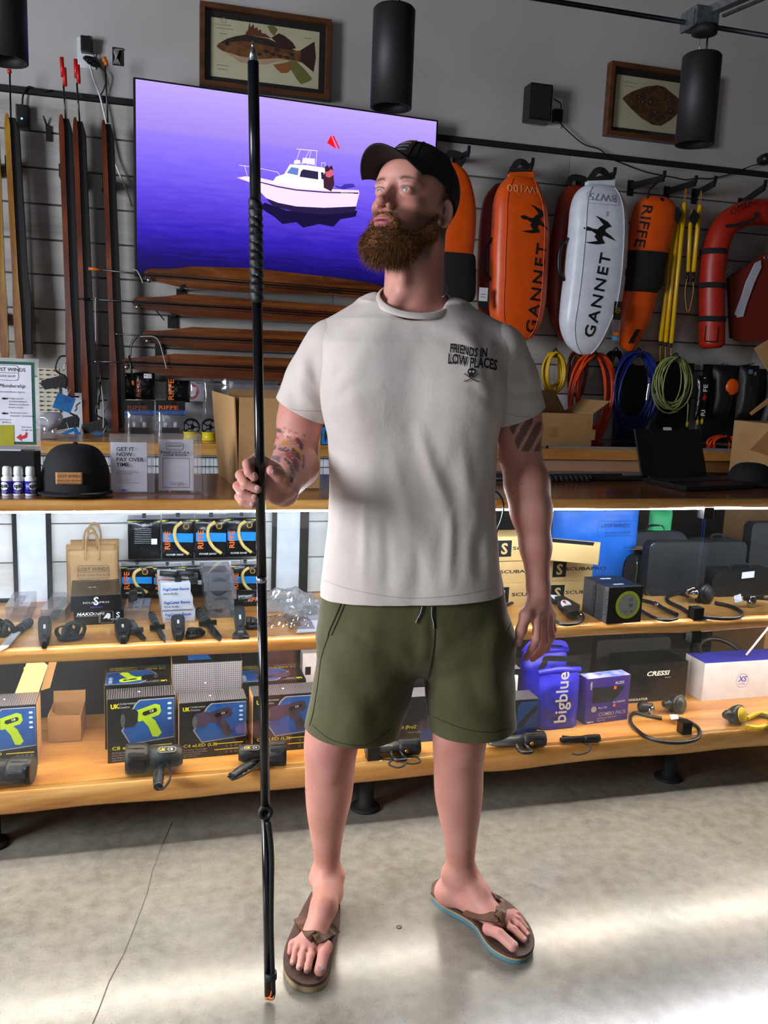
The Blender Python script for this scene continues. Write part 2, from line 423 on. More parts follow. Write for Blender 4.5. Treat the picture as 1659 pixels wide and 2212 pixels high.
for a_, c_ in zip(JX, JX[1:]):
    MB().abox((a_+.004, CY+.022, MIDZ+.001), (c_-.004, CY+.028, .978)).build('glass_pane', GLASS, dc)
    MB().abox((a_+.004, CY+.022, LOWZ+.001), (c_-.004, CY+.028, MIDZ-.043)).build('glass_pane', GLASS, dc)
for x in JX[1:-1]:
    for z0, z1 in ((.940,.979), (MIDZ-.002, MIDZ+.04), (MIDZ-.08, MIDZ-.042), (LOWZ-.004, LOWZ+.042)):
        MB().abox((x-.019, CY+.002, z0), (x+.019, CY+.036, z1), .002).build('clip', BLACK, dc)
    for y in (2.483, 2.86):
        MB().lathe((x, y, 0), (0,0,1), [(0,.048),(.006,.048),(.010,.042),(.013,.026),(.118,.026),(.12,.04),(.127,.04)], 24).build('leg', MATTE, dc)
# rear panels on the left half
bk = MB().abox((X0, 2.915, MIDZ), (.92, 2.925, .979)).build('back_panel', mat('groove_grey', '56514c', .8), dc)
for i in range(3):
    z0 = MIDZ + .003 + i*.126
    for x0, x1 in ((X0, -.36), (-.36, .30), (.30, .92)):
        MB().abox((x0+.001, 2.903, z0), (x1-.001, 2.916, z0+.122), .0015).build('plank', PLANKW, bk)
PIL = mat('white_laminate', 'dfe3ea', .4)
MB().abox((-.405, 2.893, MIDZ), (-.318, 2.904, .979)).build('pilaster', PIL, dc)
MB().abox((.42, 2.893, MIDZ), (.50, 2.904, .979)).build('pilaster', PIL, dc)
for x0, x1 in ((-.418,-.405), (-.318,-.303), (.405,.42), (.50,.53), (.60,.615)):
    MB().abox((x0, 2.888, MIDZ+.002), (x1, 2.904, .979)).build('frame_bar', MATTE, dc)
for x0, x1 in ((-1.5,-.405), (-.318,.405)):
    MB().abox((x0, 2.888, MIDZ+.002), (x1, 2.904, MIDZ+.012)).build('frame_bar', MATTE, dc)
MB().abox((X0, 2.915, LOWZ), (.92, 2.925, MIDZ-.043)).build('back_panel', mat('black_panel', '121214', .3, col2='2a2b30', scale=3), dc)
MB().abox((.60, 2.45, MIDZ+.001), (.606, 2.90, .975)).build('glass_divider', GLASS, dc)
# ================================================================ counter along the back wall
bc = thing('back_counter', 'wooden work counter along the wall under the hanging gear', 'counter', (1.2, 4.0, 0))
def bslab(name, z0, z1, y0, y1, m): return MB().abox((X0-.3, y0, z0), (X1+.4, y1, z1), .006).build(name, m, bc)
bslab('countertop', .995, 1.045, 3.70, 4.285, SUAR)
bslab('cabinet_body', 0, .93, 3.78, 4.285, mat('dark_walnut', '2e2119', .5, col2='241a13', scale=5, stretch=(.4,3,3)))
bslab('rail', .93, .995, 3.76, 4.28, mat('brown_board', '7d4f28', .5, col2='6d4420', scale=4, stretch=(.3,3,3)))
MB().abox((-.6, 3.745, .90), (.95, 3.76, .99)).build('drawer_front', mat('white_laminate', 'dfe3ea', .4), bc)
wr = MB()
for i in range(44):
    x = -.55 + i*.034; wr.tube([(x, 3.73, .90), (x, 3.73, .985)], .0012, 5)
for z in (.91, .945, .984): wr.tube([(-.57, 3.73, z), (.94, 3.73, z)], .0018, 6)
wr.build('wire_mesh', BLACK, bc)
# ================================================================ things on the wall, left and middle
def fpx(fr, x, y):
    """photo pixel -> coordinates in the plane of a frame"""
    d = ray(x, y); k = (fr.o - CAMP).dot(fr.n)/d.dot(fr.n); p = CAMP + d*k - fr.o
    return (p.dot(fr.u), p.dot(fr.v))
def trace(fr, pts): return [fpx(fr, x, y) for x, y in pts]
def wallfr(x, y, Y): return Fr(at(x, y, Y=Y), (1,0,0), (0,0,1), (0,-1,0))
# ---- television
TL, TR, BL = at(288,165,Y=4.09), at(947,260,Y=4.19), at(288,578,Y=4.09)
u = TR - TL; tw = u.length; th = .825; uu = u.normalized(); TL.z = (TL.z+TR.z)/2
TVF = Fr(TL - Vector((0,0,th)), Vector((uu.x, uu.y, 0)), (0,0,1)); TVF.n = Vector((uu.y, -uu.x, 0)).normalized()
tv = thing('television', 'large flat television showing a white boat on a violet blue sea', 'television', TVF.p(tw/2, 0, -.02))
MB().box(TVF.p(0,0,-.035), TVF.u*tw, TVF.v*th, TVF.n*.034, .004).build('housing', BLACK, tv)
MB().box(TVF.p(tw*.3, th*.25, -.13), TVF.u*tw*.4, TVF.v*th*.45, TVF.n*.1, .01).build('wall_mount', MATTE, tv)
m, t, b = nt('tv_sea'); N = t.nodes; L = t.links
tc = N.new('ShaderNodeTexCoord'); sx = N.new('ShaderNodeSeparateXYZ'); L.new(tc.outputs['Generated'], sx.inputs[0])
rp = N.new('ShaderNodeValToRGB'); cr = rp.color_ramp
for i, (p, c) in enumerate([(0,'0c0840'),(.1,'1a0e72'),(.24,'3822bc'),(.42,'6448ea'),(.62,'8a70ff'),(.74,'9c84ff'),(.765,'a98ff8'),(.88,'b79dff'),(1,'c6adff')]):
    e = cr.elements[i] if i < 2 else cr.elements.new(p)
    e.position = p; e.color = lin(c)
mpn = N.new('ShaderNodeMapping'); mpn.inputs['Scale'].default_value = (3, 1, 16); mpn.inputs['Rotation'].default_value = (0, .06, 0); L.new(tc.outputs['Generated'], mpn.inputs[0])
nn = N.new('ShaderNodeTexNoise'); nn.inputs['Scale'].default_value = 3.2; nn.inputs['Detail'].default_value = 7; L.new(mpn.outputs[0], nn.inputs['Vector'])
ad = N.new('ShaderNodeMath'); ad.operation = 'MULTIPLY_ADD'; ad.inputs[1].default_value = .16
sb = N.new('ShaderNodeMath'); sb.operation = 'SUBTRACT'; sb.inputs[1].default_value = .5; L.new(nn.outputs['Fac'], sb.inputs[0])
rm = N.new('ShaderNodeMapRange'); rm.inputs['From Min'].default_value = .62; rm.inputs['From Max'].default_value = .74; rm.inputs['To Min'].default_value = 1; rm.inputs['To Max'].default_value = .06
L.new(sx.outputs['Z'], rm.inputs[0]); ml = N.new('ShaderNodeMath'); ml.operation = 'MULTIPLY'; L.new(sb.outputs[0], ml.inputs[0]); L.new(rm.outputs[0], ml.inputs[1])
L.new(ml.outputs[0], ad.inputs[0]); L.new(sx.outputs['Z'], ad.inputs[2]); L.new(ad.outputs[0], rp.inputs[0])
b.inputs['Base Color'].default_value = (0,0,0,1); b.inputs['Roughness'].default_value = .35; L.new(rp.outputs[0], b.inputs['Emission Color']); b.inputs['Emission Strength'].default_value = 1.0
scr = MB().box(TVF.p(.009,.014,-.003), TVF.u*(tw-.018), TVF.v*(th-.022), TVF.n*.003).build('screen', m, tv)
def tvp(name, pts, c, lift, s=1.0): return flat(TVF, trace(TVF, pts), emis('tv_'+name+c, c, s), scr, name, lift)
tvp('boat_shadow', [(572,438),(620,455),(700,462),(772,455),(768,468),(735,474),(720,490),(690,484),(655,492),(640,480),(610,484),(592,468),(575,458),(560,446)], '120a34', .0010)
tvp('boat_hull', [(512,384),(530,381),(560,384),(640,402),(702,408),(775,411),(776,418),(769,446),(700,449),(640,446),(600,438),(575,428),(556,408),(540,394)], 'e9c9f2', .0014)
tvp('waterline', [(574,428),(600,438),(640,446),(700,449),(769,446),(766,458),(700,464),(640,458),(590,446)], '23163f', .0018)
tvp('rub_rail', [(560,392),(600,402),(640,409),(702,414),(774,416),(774,419),(702,417),(640,412),(600,405),(562,395)], '3a2a5c', .0020)
tvp('cabin', [(588,394),(596,382),(614,376),(626,355),(665,357),(702,363),(704,410),(650,407)], 'f3dcff', .0018)
tvp('windscreen', [(619,374),(629,361),(645,364),(643,379)], '5b78b8', .0022)
tvp('side_window', [(650,370),(655,366),(687,371),(687,388),(647,382)], '2a2440', .0022)
tvp('side_window', [(693,372),(699,373),(699,388),(694,387)], '2a2440', .0022)
strokes(TVF, [trace(TVF, l) for l in ([(638,354),(648,323),(684,326),(682,360)],[(652,356),(668,326)],[(664,357),(672,326)],[(640,322),(686,326)],[(636,354),(662,352)],[(516,357),(552,362),(600,372)],[(528,358),(534,380)],[(600,372),(616,402)],[(620,378),(628,404)],[(694,361),(694,352),(702,352),(702,364)])], .0022, emis('tv_rail', 'e4d2ff', 1), scr, 'rail', .0024)
tvp('tower_seat', [(652,352),(654,341),(680,343),(680,357)], 'e6d4ff', .0024); tvp('locker', [(634,353),(636,346),(648,346),(648,354)], 'f0e0ff', .0024)
tvp('boat_crew', [(699,406),(698,380),(702,372),(701,361),(707,357),(711,363),(711,360),(717,358),(719,366),(720,380),(722,398),(715,414),(708,410)], '3a2030', .0026)
tvp('crew_vest', [(702,372),(710,370),(713,366),(719,368),(720,378),(712,384),(704,382)], 'c8586a', .0028)
tvp('outboard_motor', [(722,400),(735,404),(744,398),(762,397),(768,404),(752,407),(742,410),(726,405)], '3b2f9a', .0026)
tvp('dive_flag', [(715,292),(706,309),(726,322)], 'ff1414', .0016); tvp('dive_flag', [(721,293),(734,321),(731,322),(718,295)], 'ff1414', .0017)
text('PARKER', Fr(TVF.p(*fpx(TVF,735,420)), TVF.u, TVF.v, TVF.n).rot(-.02), .018, emis('tv_rail2', 'f6eeb0', .6), scr, shear=.3, lift=.0024)
# ---- framed fish prints
FRW = wood('dark_frame_wood', [(.3,'2a1608'),(.5,'4b2a12'),(.7,'633a1a')], axis=0, freq=12, rough=.45); MATB = mat('print_mat_black', '0f0d0b', .7); ART = mat('art_paper', 'd8cfae', .8, col2='cec5a2', scale=8)
def framed(label, tl, br_, w, h, art):
    p = at(*tl, Y=YW-.055); F = Fr((p.x, YW-.055, p.z-h), (1,0,0), (0,0,1), (0,-1,0))
    t_ = thing('framed_print', label, 'picture', F.p(w/2, 0, -.05), 'framed fish prints')
    fw_ = .022; b_ = MB()
    for a in ((0,0,w,fw_),(0,h-fw_,w,h),(0,fw_,fw_,h-fw_),(w-fw_,fw_,w,h-fw_)):
        b_.box(F.p(a[0],a[1],-.05), F.u*(a[2]-a[0]), F.v*(a[3]-a[1]), F.n*.05, .002)
    b_.build('frame', FRW, t_)
    MB().box(F.p(fw_,fw_,-.048), F.u*(w-2*fw_), F.v*(h-2*fw_), F.n*.012).build('mat_board', MATB, t_)
    mw = .05; G = F.at(0, 0, -.036)
    pic = MB().box(G.p(mw,mw,0), G.u*(w-2*mw), G.v*(h-2*mw), G.n*.001).build('print', ART, t_)
    MB().box(F.p(fw_,fw_,-.02), F.u*(w-2*fw_), F.v*(h-2*fw_), F.n*.002).build('glazing', clear('picture_glass','ffffff',.03), t_)
    art(G.at(0,0,.001), pic); return t_
def bass(G, pic):
    T = lambda pts: trace(G, pts)
    brown = mat('fish_brown', '5a3414', .7, col2='8a5a24', scale=40); dk = mat('fish_dark', '23140a', .7, col2='3a2412', scale=60)
    flat(G, T([(622,130),(640,132),(660,152),(674,170),(668,176),(650,182),(640,170),(628,150)]), mat('kelp_olive', '7c7a3c', .8), pic, 'kelp', .0006)
    flat(G, T([(577,56),(590,54),(600,64),(592,78),(584,70)]), mat('kelp_olive', '7c7a3c', .8), pic, 'kelp', .0006)
    flat(G, T([(467,100),(472,94),(490,84),(510,78),(530,75),(548,78),(580,84),(610,98),(640,110),(655,108),(664,118),(655,136),(635,131),(600,133),(570,140),(540,138),(520,134),(500,122),(480,110)]), brown, pic, 'fish_body', .0008)
    flat(G, T([(476,108),(500,122),(520,133),(540,138),(570,140),(600,133),(635,131),(600,126),(560,128),(520,122)]), mat('fish_belly', 'c9a98a', .7), pic, 'fish_belly', .0010)
    flat(G, T([(472,94),(490,84),(510,78),(530,75),(548,78),(580,84),(610,98),(640,110),(600,104),(560,94),(520,88),(490,92)]), dk, pic, 'fish_back', .0010)
    flat(G, T([(530,75),(533,66),(535,68),(539,48),(541,60),(547,52),(549,62),(555,59),(557,66),(563,64),(565,72),(573,73),(585,83)]), mat('fish_fin', '6e3618', .7), pic, 'spiny_fin', .0012)
    flat(G, T([(586,82),(602,72),(615,78),(632,92),(639,104),(625,108),(600,95)]), mat('fish_fin2', '3c1a10', .7), pic, 'rear_fin', .0012)
    flat(G, T([(650,108),(679,90),(682,125),(677,156),(658,140),(648,132)]), mat('fish_fin2', '3c1a10', .7), pic, 'tail_fin', .0012)
    flat(G, T([(590,140),(598,150),(607,158),(620,158),(630,148),(622,134)]), mat('fish_fin3', 'a5602c', .7), pic, 'lower_fin', .0012)
    for x, y in ((590,118),(605,122),(620,125),(575,112),(560,118),(600,108),(630,118)): flat(G, trace(G, [(x-8,y-3),(x,y-4),(x+8,y),(x,y+4)]), dk, pic, 'marking', .0013)
    flat(G, circ(*fpx(G,491,94), .009), INK, pic, 'fish_eye', .0015)
    strokes(G, [T(l) for l in ([(463,52),(500,56)],[(466,60),(505,64)],[(474,72),(492,74)],[(468,140),(494,143)],[(470,148),(490,151)],[(657,82),(673,84)])], .003, mat('faint_ink', '9a9076', .8), pic, 'caption', .0010)
    strokes(G, [circ(*fpx(G,483,44), .011)+circ(*fpx(G,483,44), .011)[:1]], .0018, mat('faint_ink', '9a9076', .8), pic, 'seal', .0010)
def halibut(G, pic):
    T = lambda pts: trace(G, pts)
    flat(G, T([(1344,213),(1352,206),(1365,198),(1395,187),(1420,184),(1436,188),(1450,200),(1466,213),(1484,222),(1486,240),(1466,243),(1450,258),(1428,272),(1410,270),(1385,255),(1360,232)]), mat('halibut_brown', '6b4418', .7, col2='3c240c', scale=45), pic, 'fish_body', .0008)
    for x, y, r in ((1404,220,7),(1423,221,6),(1388,221,6),(1415,242,5),(1448,240,6),(1400,240,4),(1380,210,4),(1430,202,4),(1444,216,5)): 
        flat(G, circ(*fpx(G,x,y), r*.0021), INK, pic, 'marking', .0012); flat(G, circ(*fpx(G,x,y), r*.0012), mat('halibut_light', '8a6428', .7), pic, 'marking', .0014)
    strokes(G, [T(l) for l in ([(1346,176),(1378,181)],[(1346,184),(1370,188)],[(1352,252),(1356,256)])], .003, mat('faint_ink', '9a9076', .8), pic, 'caption', .0010)
p0, p1 = at(432,0,Y=YW-.055), at(717,46,Y=YW-.055); q0 = at(430,181,Y=YW-.055)
framed('framed bass print hanging above the television', (432,0), None, p1.x-p0.x, p0.z-q0.z-.0, bass)
p0 = at(1323,130,Y=YW-.055); q0 = at(1307,289,Y=YW-.055)
framed('framed flatfish print half hidden by a black pendant lamp', (1323,130), None, .615, p0.z-q0.z, halibut)
# ---- pendant lamps
GALV = mat('galvanised', '8a8f92', .4, .8, col2='6d7276', scale=50)
LENS = mat('lamp_reflector', 'b5a88c', .35, .3, bump=.5, bscale=150)
def pendant(label, x, can):
    Y = 3.05; zb, zt_ = 2.268, 2.585; R_ = .0715
    t_ = thing('pendant_lamp', label, 'lamp', (x, Y, zb), 'black cylinder pendants')
    MB().lathe((x,Y,zb), (0,0,1), [(.05,.062),(.03,.060),(.0,.064),(0,R_),(.31,R_),(zt_-zb,R_-.006),(zt_-zb,0)], 40).build('shade', mat('lamp_black', '151314', .55, bump=.1, bscale=400), t_)
    MB().lathe((x,Y,zb+.035), (0,0,1), [(0,.061),(.002,.061),(.004,.02),(.004,0)], 32).build('reflector', LENS, t_)
    MB().tube([(x+.016,Y,zt_-.004),(x+.018,Y,2.70),(x+.018,Y,3.97)] if not can else [(x+.016,Y,zt_-.004),(x+.014,Y,2.66)], .0035, 8).build('cable', BLACK, t_)
    MB().tube([(x-.014,Y,zt_-.004),(x-.016,Y,2.68 if not can else 2.655)] + ([(x-.016,Y,3.97)] if not can else []), .0009, 6).build('suspension_wire', STEEL, t_)
    MB().lathe((x,Y,2.655 if can else 3.965), (0,0,1), [(0,.03),(.004,.046),(.03,.046),(.03,0)], 32).build('canopy', MATTE, t_)
pendant('black cylinder pendant lamp hanging in front of the television', at(848,130,Y=3.05).x, False)
pendant('black cylinder pendant lamp cut off by the left edge', at(62,140,Y=3.05).x-.0715, False)
pendant('black cylinder pendant lamp below the metal junction box', at(1508,220,Y=3.05).x, True)
# conduit, junction box, strut
pj = at(1522,58,Y=3.05)
cd = thing('electrical_conduit', 'thin grey conduit with a galvanised junction box at the upper right', 'conduit', (pj.x, 3.05, 2.66))
z = 2.705
MB().tube([(-1.2,3.09,z-.005),(pj.x-.04,3.09,z)], .009, 10).build('pipe', DSTEEL, cd); MB().tube([(pj.x+.04,3.09,z),(4.6,3.09,z)], .009, 10).build('pipe', DSTEEL, cd)
MB().abox((pj.x-.052,3.03,z-.022),(pj.x+.046,3.13,z+.045),.006).build('junction_box', GALV, cd)
MB().abox((pj.x-.06,3.035,z-.03),(pj.x-.047,3.12,z+.03),.004).build('connector', GALV, cd)
e1 = Vector((pj.x+.28, 2.55, z+.05))
for dx, w in ((0,.034),(.075,.012)):
    MB().tube([(pj.x+.02+dx,3.08,z+.04), (e1.x+dx, 1.9, z+.04)], 1, flat=(w,w*.8,(0,0,1))).build('strut', GALV, cd)
# ---- little things screwed to the upper wall
def wbox(name, label, cat, x0, y0, x1, y1, dep, m, bev=.004, Y=YW, loc=None):
    a, c = at(x0,y1,Y=Y-dep), at(x1,y0,Y=Y-dep)
    return a, c
a, c = wbox(0,0,0, 1143,183, 1196,256, .11, 0)
t_ = thing('wall_speaker', 'small black speaker on the wall left of the flatfish print', 'speaker', ((a.x+c.x)/2, YW, a.z))
MB().abox((a.x,YW-.11,a.z),(c.x,YW-.02,c.z),.008).build('cabinet', BLACK, t_); MB().abox((a.x+.008,YW-.114,a.z+.008),(c.x-.008,YW-.108,c.z-.008),.003).build('grille', FABRIC, t_)
MB().abox((a.x+.03,YW-.03,a.z+.04),(c.x-.03,YW,c.z-.04)).build('bracket', MATTE, t_)
a, c = wbox(0,0,0, 1197,236, 1217,262, .04, 0)
t_ = thing('power_plug', 'black plug in a wall socket below the small speaker, with a long cord', 'plug', ((a.x+c.x)/2, YW, a.z))
MB().abox((a.x-.02,YW-.006,a.z-.02),(c.x+.01,YW,c.z+.06),.002).build('socket_plate', WHITE, t_); MB().abox((a.x,YW-.04,a.z),(c.x,YW-.006,c.z),.004).build('plug_body', BLACK, t_)
MB().tube(smooth_path([at(x,y,Y=YW-.035) for x,y in ((1206,262),(1232,288),(1262,312),(1294,322),(1320,342),(1352,356),(1390,370),(1420,377),(1455,383),(1480,388),(1508,385),(1530,386),(1556,382),(1590,372),(1625,358),(1659,352),(1700,345))], 5), .003, 7).build('cord', BLACK, t_)
MB().tube(smooth_path([at(x,y,Y=YW-.035) for x,y in ((1196,214),(1210,222),(1212,232),(1208,238))], 5), .003, 7).build('cord', BLACK, t_)
p = at(1652,344,Y=YW-.04); MB().lathe((p.x,YW-.005,p.z), (0,-1,0), [(0,.025),(.03,.03),(.06,.028),(.075,0)], 20).build('wall_camera', BLACK, None); tag(bpy.data.objects['wall_camera'], 'round black camera cut off at the right edge above the trim', 'camera')
a, c = wbox(0,0,0, 168,84, 206,145, .01, 0)
t_ = thing('power_adapter', 'black power adapter plugged into a white wall plate at upper left', 'adapter', ((a.x+c.x)/2, YW, a.z))
MB().abox((a.x,YW-.008,a.z),(c.x,YW,c.z),.002).build('wall_plate', WHITE, t_)
a, c = wbox(0,0,0, 174,78, 199,109, .05, 0); MB().abox((a.x,YW-.05,a.z),(c.x,YW-.008,c.z),.006).build('adapter_body', BLACK, t_)
cp = []
for i in range(46):
    a_ = i*1.35; cp.append(at(193+14*math.cos(a_)+i*.25, 127+6*math.sin(a_)+i*.25+3*math.cos(a_), Y=YW-.03-.012*math.sin(i)))
MB().tube(smooth_path([at(190,78,Y=YW-.05), at(197,82,Y=YW-.06), at(199,110,Y=YW-.03)] + cp + [at(222,150,Y=YW-.03), at(230,165,Y=YW-.03), at(222,198,Y=YW-.03), at(205,212,Y=YW-.03), at(172,207,Y=YW-.03)], 4), .0028, 6).build('cord', BLACK, t_)
MB().tube(smooth_path([at(x,y,Y=YW-.05) for x,y in ((194,140),(202,170),(215,205),(226,250),(236,300),(246,345),(262,385),(277,420),(285,446))], 5), .004, 6).build('white_cord', WHITE, t_)
a, c = wbox(0,0,0, 243,104, 266,140, .004, 0)
t_ = thing('cable_outlet', 'square hole in the wall stuffed with grey cables', 'outlet', ((a.x+c.x)/2, YW, a.z))
MB().abox((a.x,YW-.004,a.z),(c.x,YW+.002,c.z)).build('opening', MATTE, t_)
for k in range(4):
    MB().tube(smooth_path([(a.x+.006+.009*k, YW-.004, a.z+.005), (a.x+.02-.004*k, YW-.018, (a.z+c.z)/2+.006*k), (a.x+.03+.006*k, YW-.004, c.z-.006)], 5), .003, 6).build('cable', mat('grey_cable', '9a958c', .5), t_)
a, c = wbox(0,0,0, 35,228, 62,277, .05, 0)
t_ = thing('wall_sensor', 'black sensor box with a blue light on the left planks', 'sensor', ((a.x+c.x)/2, YW-.02, a.z))
MB().abox((a.x,YW-.06,a.z),(c.x,YW-.018,c.z),.006).build('housing', BLACK, t_); p = at(47,256,Y=YW-.06); MB().lathe((p.x,YW-.059,p.z),(0,-1,0),[(0,.005),(.002,.004),(.003,0)],12).build('indicator', emis('blue_led','5a8cff',4), t_)
MB().tube(smooth_path([at(x,y,Y=YW-.04) for x,y in ((48,228),(50,205),(60,188),(78,192),(92,197),(110,195)) ], 5), .004, 7).build('cord', BLACK, t_)
t_ = thing('display_hook', 'short black hook peg below the sensor box', 'hook', at(104,304,Y=YW-.018)); a, c = wbox(0,0,0, 99,271, 110,304, .03, 0)
MB().abox((a.x,YW-.028,a.z),(c.x,YW-.018,c.z)).build('plate', BLACK, t_); MB().tube([(a.x+.005,YW-.024,c.z),(a.x-.006,YW-.05,c.z+.03)], .004, 7).build('peg', BLACK, t_)
# ================================================================ spearguns
GUNW = wood('gun_mahogany', [(.25,'250b04'),(.45,'4c1b0a'),(.6,'672c12'),(.8,'803f18')], axis=2, freq=14, rough=.28, coat=.4)
GUNH = wood('gun_teak', [(.25,'220d04'),(.45,'4a2009'),(.6,'663110'),(.8,'8a4d1e')], axis=0, freq=12, rough=.25, coat=.5)
GUNY = wood('gun_yellow_wood', [(.25,'4f2a0c'),(.45,'7a4916'),(.6,'95651c'),(.8,'ab8424')], axis=2, freq=12, rough=.3, coat=.3)
GUND = mat('gun_band_shade', '0e0604', .4)
def vgun(label, top, bot, w, m, shaft=None, tips=None, tipc=None, grip=False, tagcard=None, side=True, Y=4.17, flare=None):
    a, c = at(*top, Y=Y), at(*bot, Y=Y); ax = (a-c).normalized(); rt = Vector((0,-1,0)).cross(ax).normalized()*-1
    if rt.x < 0: rt = -rt
    t_ = thing('speargun', label, 'speargun', (c.x, YW-.02, c.z), 'spearguns hung upright on the left planks')
    Ln = (a-c).length; k = w/2
    # stock outline, rounded muzzle at the top, wider over the lower third
    prof = [(0, k*1.25), (.04, k*1.35), (.22*Ln, k*1.35), (.34*Ln, k), (Ln-.05, k*.95), (Ln-.015, k*.75), (Ln, k*.35)]
    pts = [c + ax*h - rt*r_ for h, r_ in prof] + [c + ax*h + rt*r_ for h, r_ in reversed(prof)]
    MB().prism([p - Vector((0,.028,0)) for p in pts], (0,.028,0), .004).build('stock', m, t_)
    if side:
        prof2 = [(.02, k*1.2), (.25*Ln, k*1.4), (.36*Ln, k*1.15), (Ln-.06, k*1.0), (Ln-.012, k*.6)]
        pts = [c + ax*h + rt*(k*.6) for h, r_ in prof2] + [c + ax*h + rt*(k+r_*2.7) for h, r_ in reversed(prof2)]
        MB().prism([p - Vector((0,.012,0)) for p in pts], (0,.030,0), .003).build('band_shade_strip', GUND, t_)  # black bands and the shadow beside the stock, both put in as one dark strip
    for h in (.18, .82):
        p = c + ax*Ln*h; MB().abox((p.x-.02, YW-.13, p.z-.035), (p.x-.005, YW-.018, p.z+.02), .002).build('bracket', BLACK, t_)
    if shaft:
        s0, s1 = at(*shaft[0], Y=Y+.005), at(*shaft[1], Y=Y+.005)
        MB().tube([s0, s1], .0038, 8).build('shaft', DSTEEL, t_)
    for q in tips or ():
        s0, s1 = at(*q[0], Y=Y-.002), at(*q[1], Y=Y-.002); MB().tube([s0, s1], .0085, 10).build('tip_guard', mat('tip_'+tipc, tipc, .4), t_)
    if grip:
        gx, gy, s = grip
        G = wallfr(gx, gy, Y-.02); q = lambda pts: [G.p(x*s, y*s, -.012) for x, y in pts]
        MB().prism(q([(0,0),(-.012,.02),(-.115,-.012),(-.12,-.03),(-.1,-.055),(-.03,-.035),(-.005,-.05)]), G.n*.026, .005).build('grip', RUBBER, t_)
        MB().tube(smooth_path([G.p(.0,.10,0), G.p(-.03,.095,0), G.p(-.048,.06,0), G.p(-.045,.03,0), G.p(-.01,.012,0)], 6), .004, 8).build('trigger_guard', BLACK, t_)
        MB().tube(smooth_path([G.p(.005,.075,0), G.p(-.012,.06,0), G.p(-.012,.045,0), G.p(-.02,.035,0)], 5), .003, 8).build('trigger', STEEL, t_)
    return t_
vgun('yellowish wooden speargun at the far left with the pendant above it', (16,248),(44,775), .024, GUNY, ((21,155),(27,400)), [((20,150),(21,158))], 'd02018')
vgun('brown wooden speargun cut off by the left edge of the picture', (-8,260),(12,772), .026, GUNY, side=False)
vgun('reddish speargun with tall red tips, nearest the far left pair', (133,250),(155,858), .023, GUNW, ((137,180),(142,262)), [((133,124),(136,166)),((139,146),(141,186))], 'd31616', (146,818,.95))
vgun('reddish speargun with shorter red tips, middle of the three', (163,256),(188,940), .022, GUNW, ((166,180),(172,262)), [((163,128),(165,168)),((168,140),(170,180))], 'd31616', (172,905,.95))
vgun('reddish speargun with an orange tip beside the television', (224,262),(250,935), .022, GUNW, ((227,140),(233,265)), [((225,123),(226,135)),((228,130),(230,142))], 'd86a10', (232,912,.95))
# blue hang cards on the three grips
def card(label, quad, m, Y, txt=None, rot=0):
    P = [at(x, y, Y=Y) for x, y in quad]; F = Fr(P[0], P[1]-P[0], P[3]-P[0], (0,-1,0))
    w, h = (P[1]-P[0]).length, (P[3]-P[0]).length
    t_ = thing('hang_card', label, 'tag', F.p(w/2, 0, 0), 'blue cards on the speargun grips')
    MB().prism([F.p(*q, 0) for q in rect(0,0,w,h)], F.n*.0015).build('card', m, t_)
    if txt:
        text(txt, F.at(w*.93, h*.92, .0015).rot(-PI/2), h*.26, WINK, t_, bold=.02)
        strokes(F.at(0,0,.0015), [[(w*.25,h*(.35+.07*i)),(w*.7,h*(.35+.07*i))] for i in range(5)], .0012, WINK, t_, 'print_lines')['kind'] = 'stuff'
    MB().tube([F.p(w*.5,h,0), F.p(w*.55,h+.035,-.01)], .001, 5).build('string', WHITE, t_)
    return t_
SEABL = mat('sea_card', '1273b4', .45, col2='0b3f7c', scale=14)
card('blue card hanging from the upper left speargun grip', [(113,880),(152,893),(158,862),(125,848)], SEABL, 4.10)
card('blue tag with white vertical lettering under the middle speargun grip', [(140,953),(176,938),(166,914),(131,936)], SEABL, 4.10, 'RIFFE')
card('blue card hanging from the grip of the speargun beside the television', [(199,945),(230,957),(234,922),(206,930)], SEABL, 4.10)
# fish chart on the planks
F = wallfr(83, 890, YW-.02); x1, y1 = fpx(F, 127, 796)
t_ = thing('fish_chart', 'pale poster of many small fish on the left planks', 'poster', F.o)
MB().box(F.o, F.u*x1, F.v*y1, F.n*.002).build('sheet', mat('chart_paper','d9d2bd',.8), t_)
rnd = random.Random(3); fm = [mat('chart_fish%d'%i, c, .8) for i, c in enumerate(('5b3a1c','4a4a42','7a3a20','39424c'))]
for i in range(3):
    for j in range(10):
        cx_, cy_ = x1*(i+.5)/3, y1*(j+.5)/10; s = x1*.13*rnd.uniform(.8,1.1); q = rnd.uniform(.25,.4)
        flat(F, [(cx_+s*a, cy_+s*b*q/.35) for a, b in ((-1,0),(-.4,.3),(.2,.3),(.7,.08),(1,.35),(1,-.3),(.7,-.06),(.2,-.3),(-.4,-.3))], fm[rnd.randrange(4)], t_, 'fish_picture', .0025)
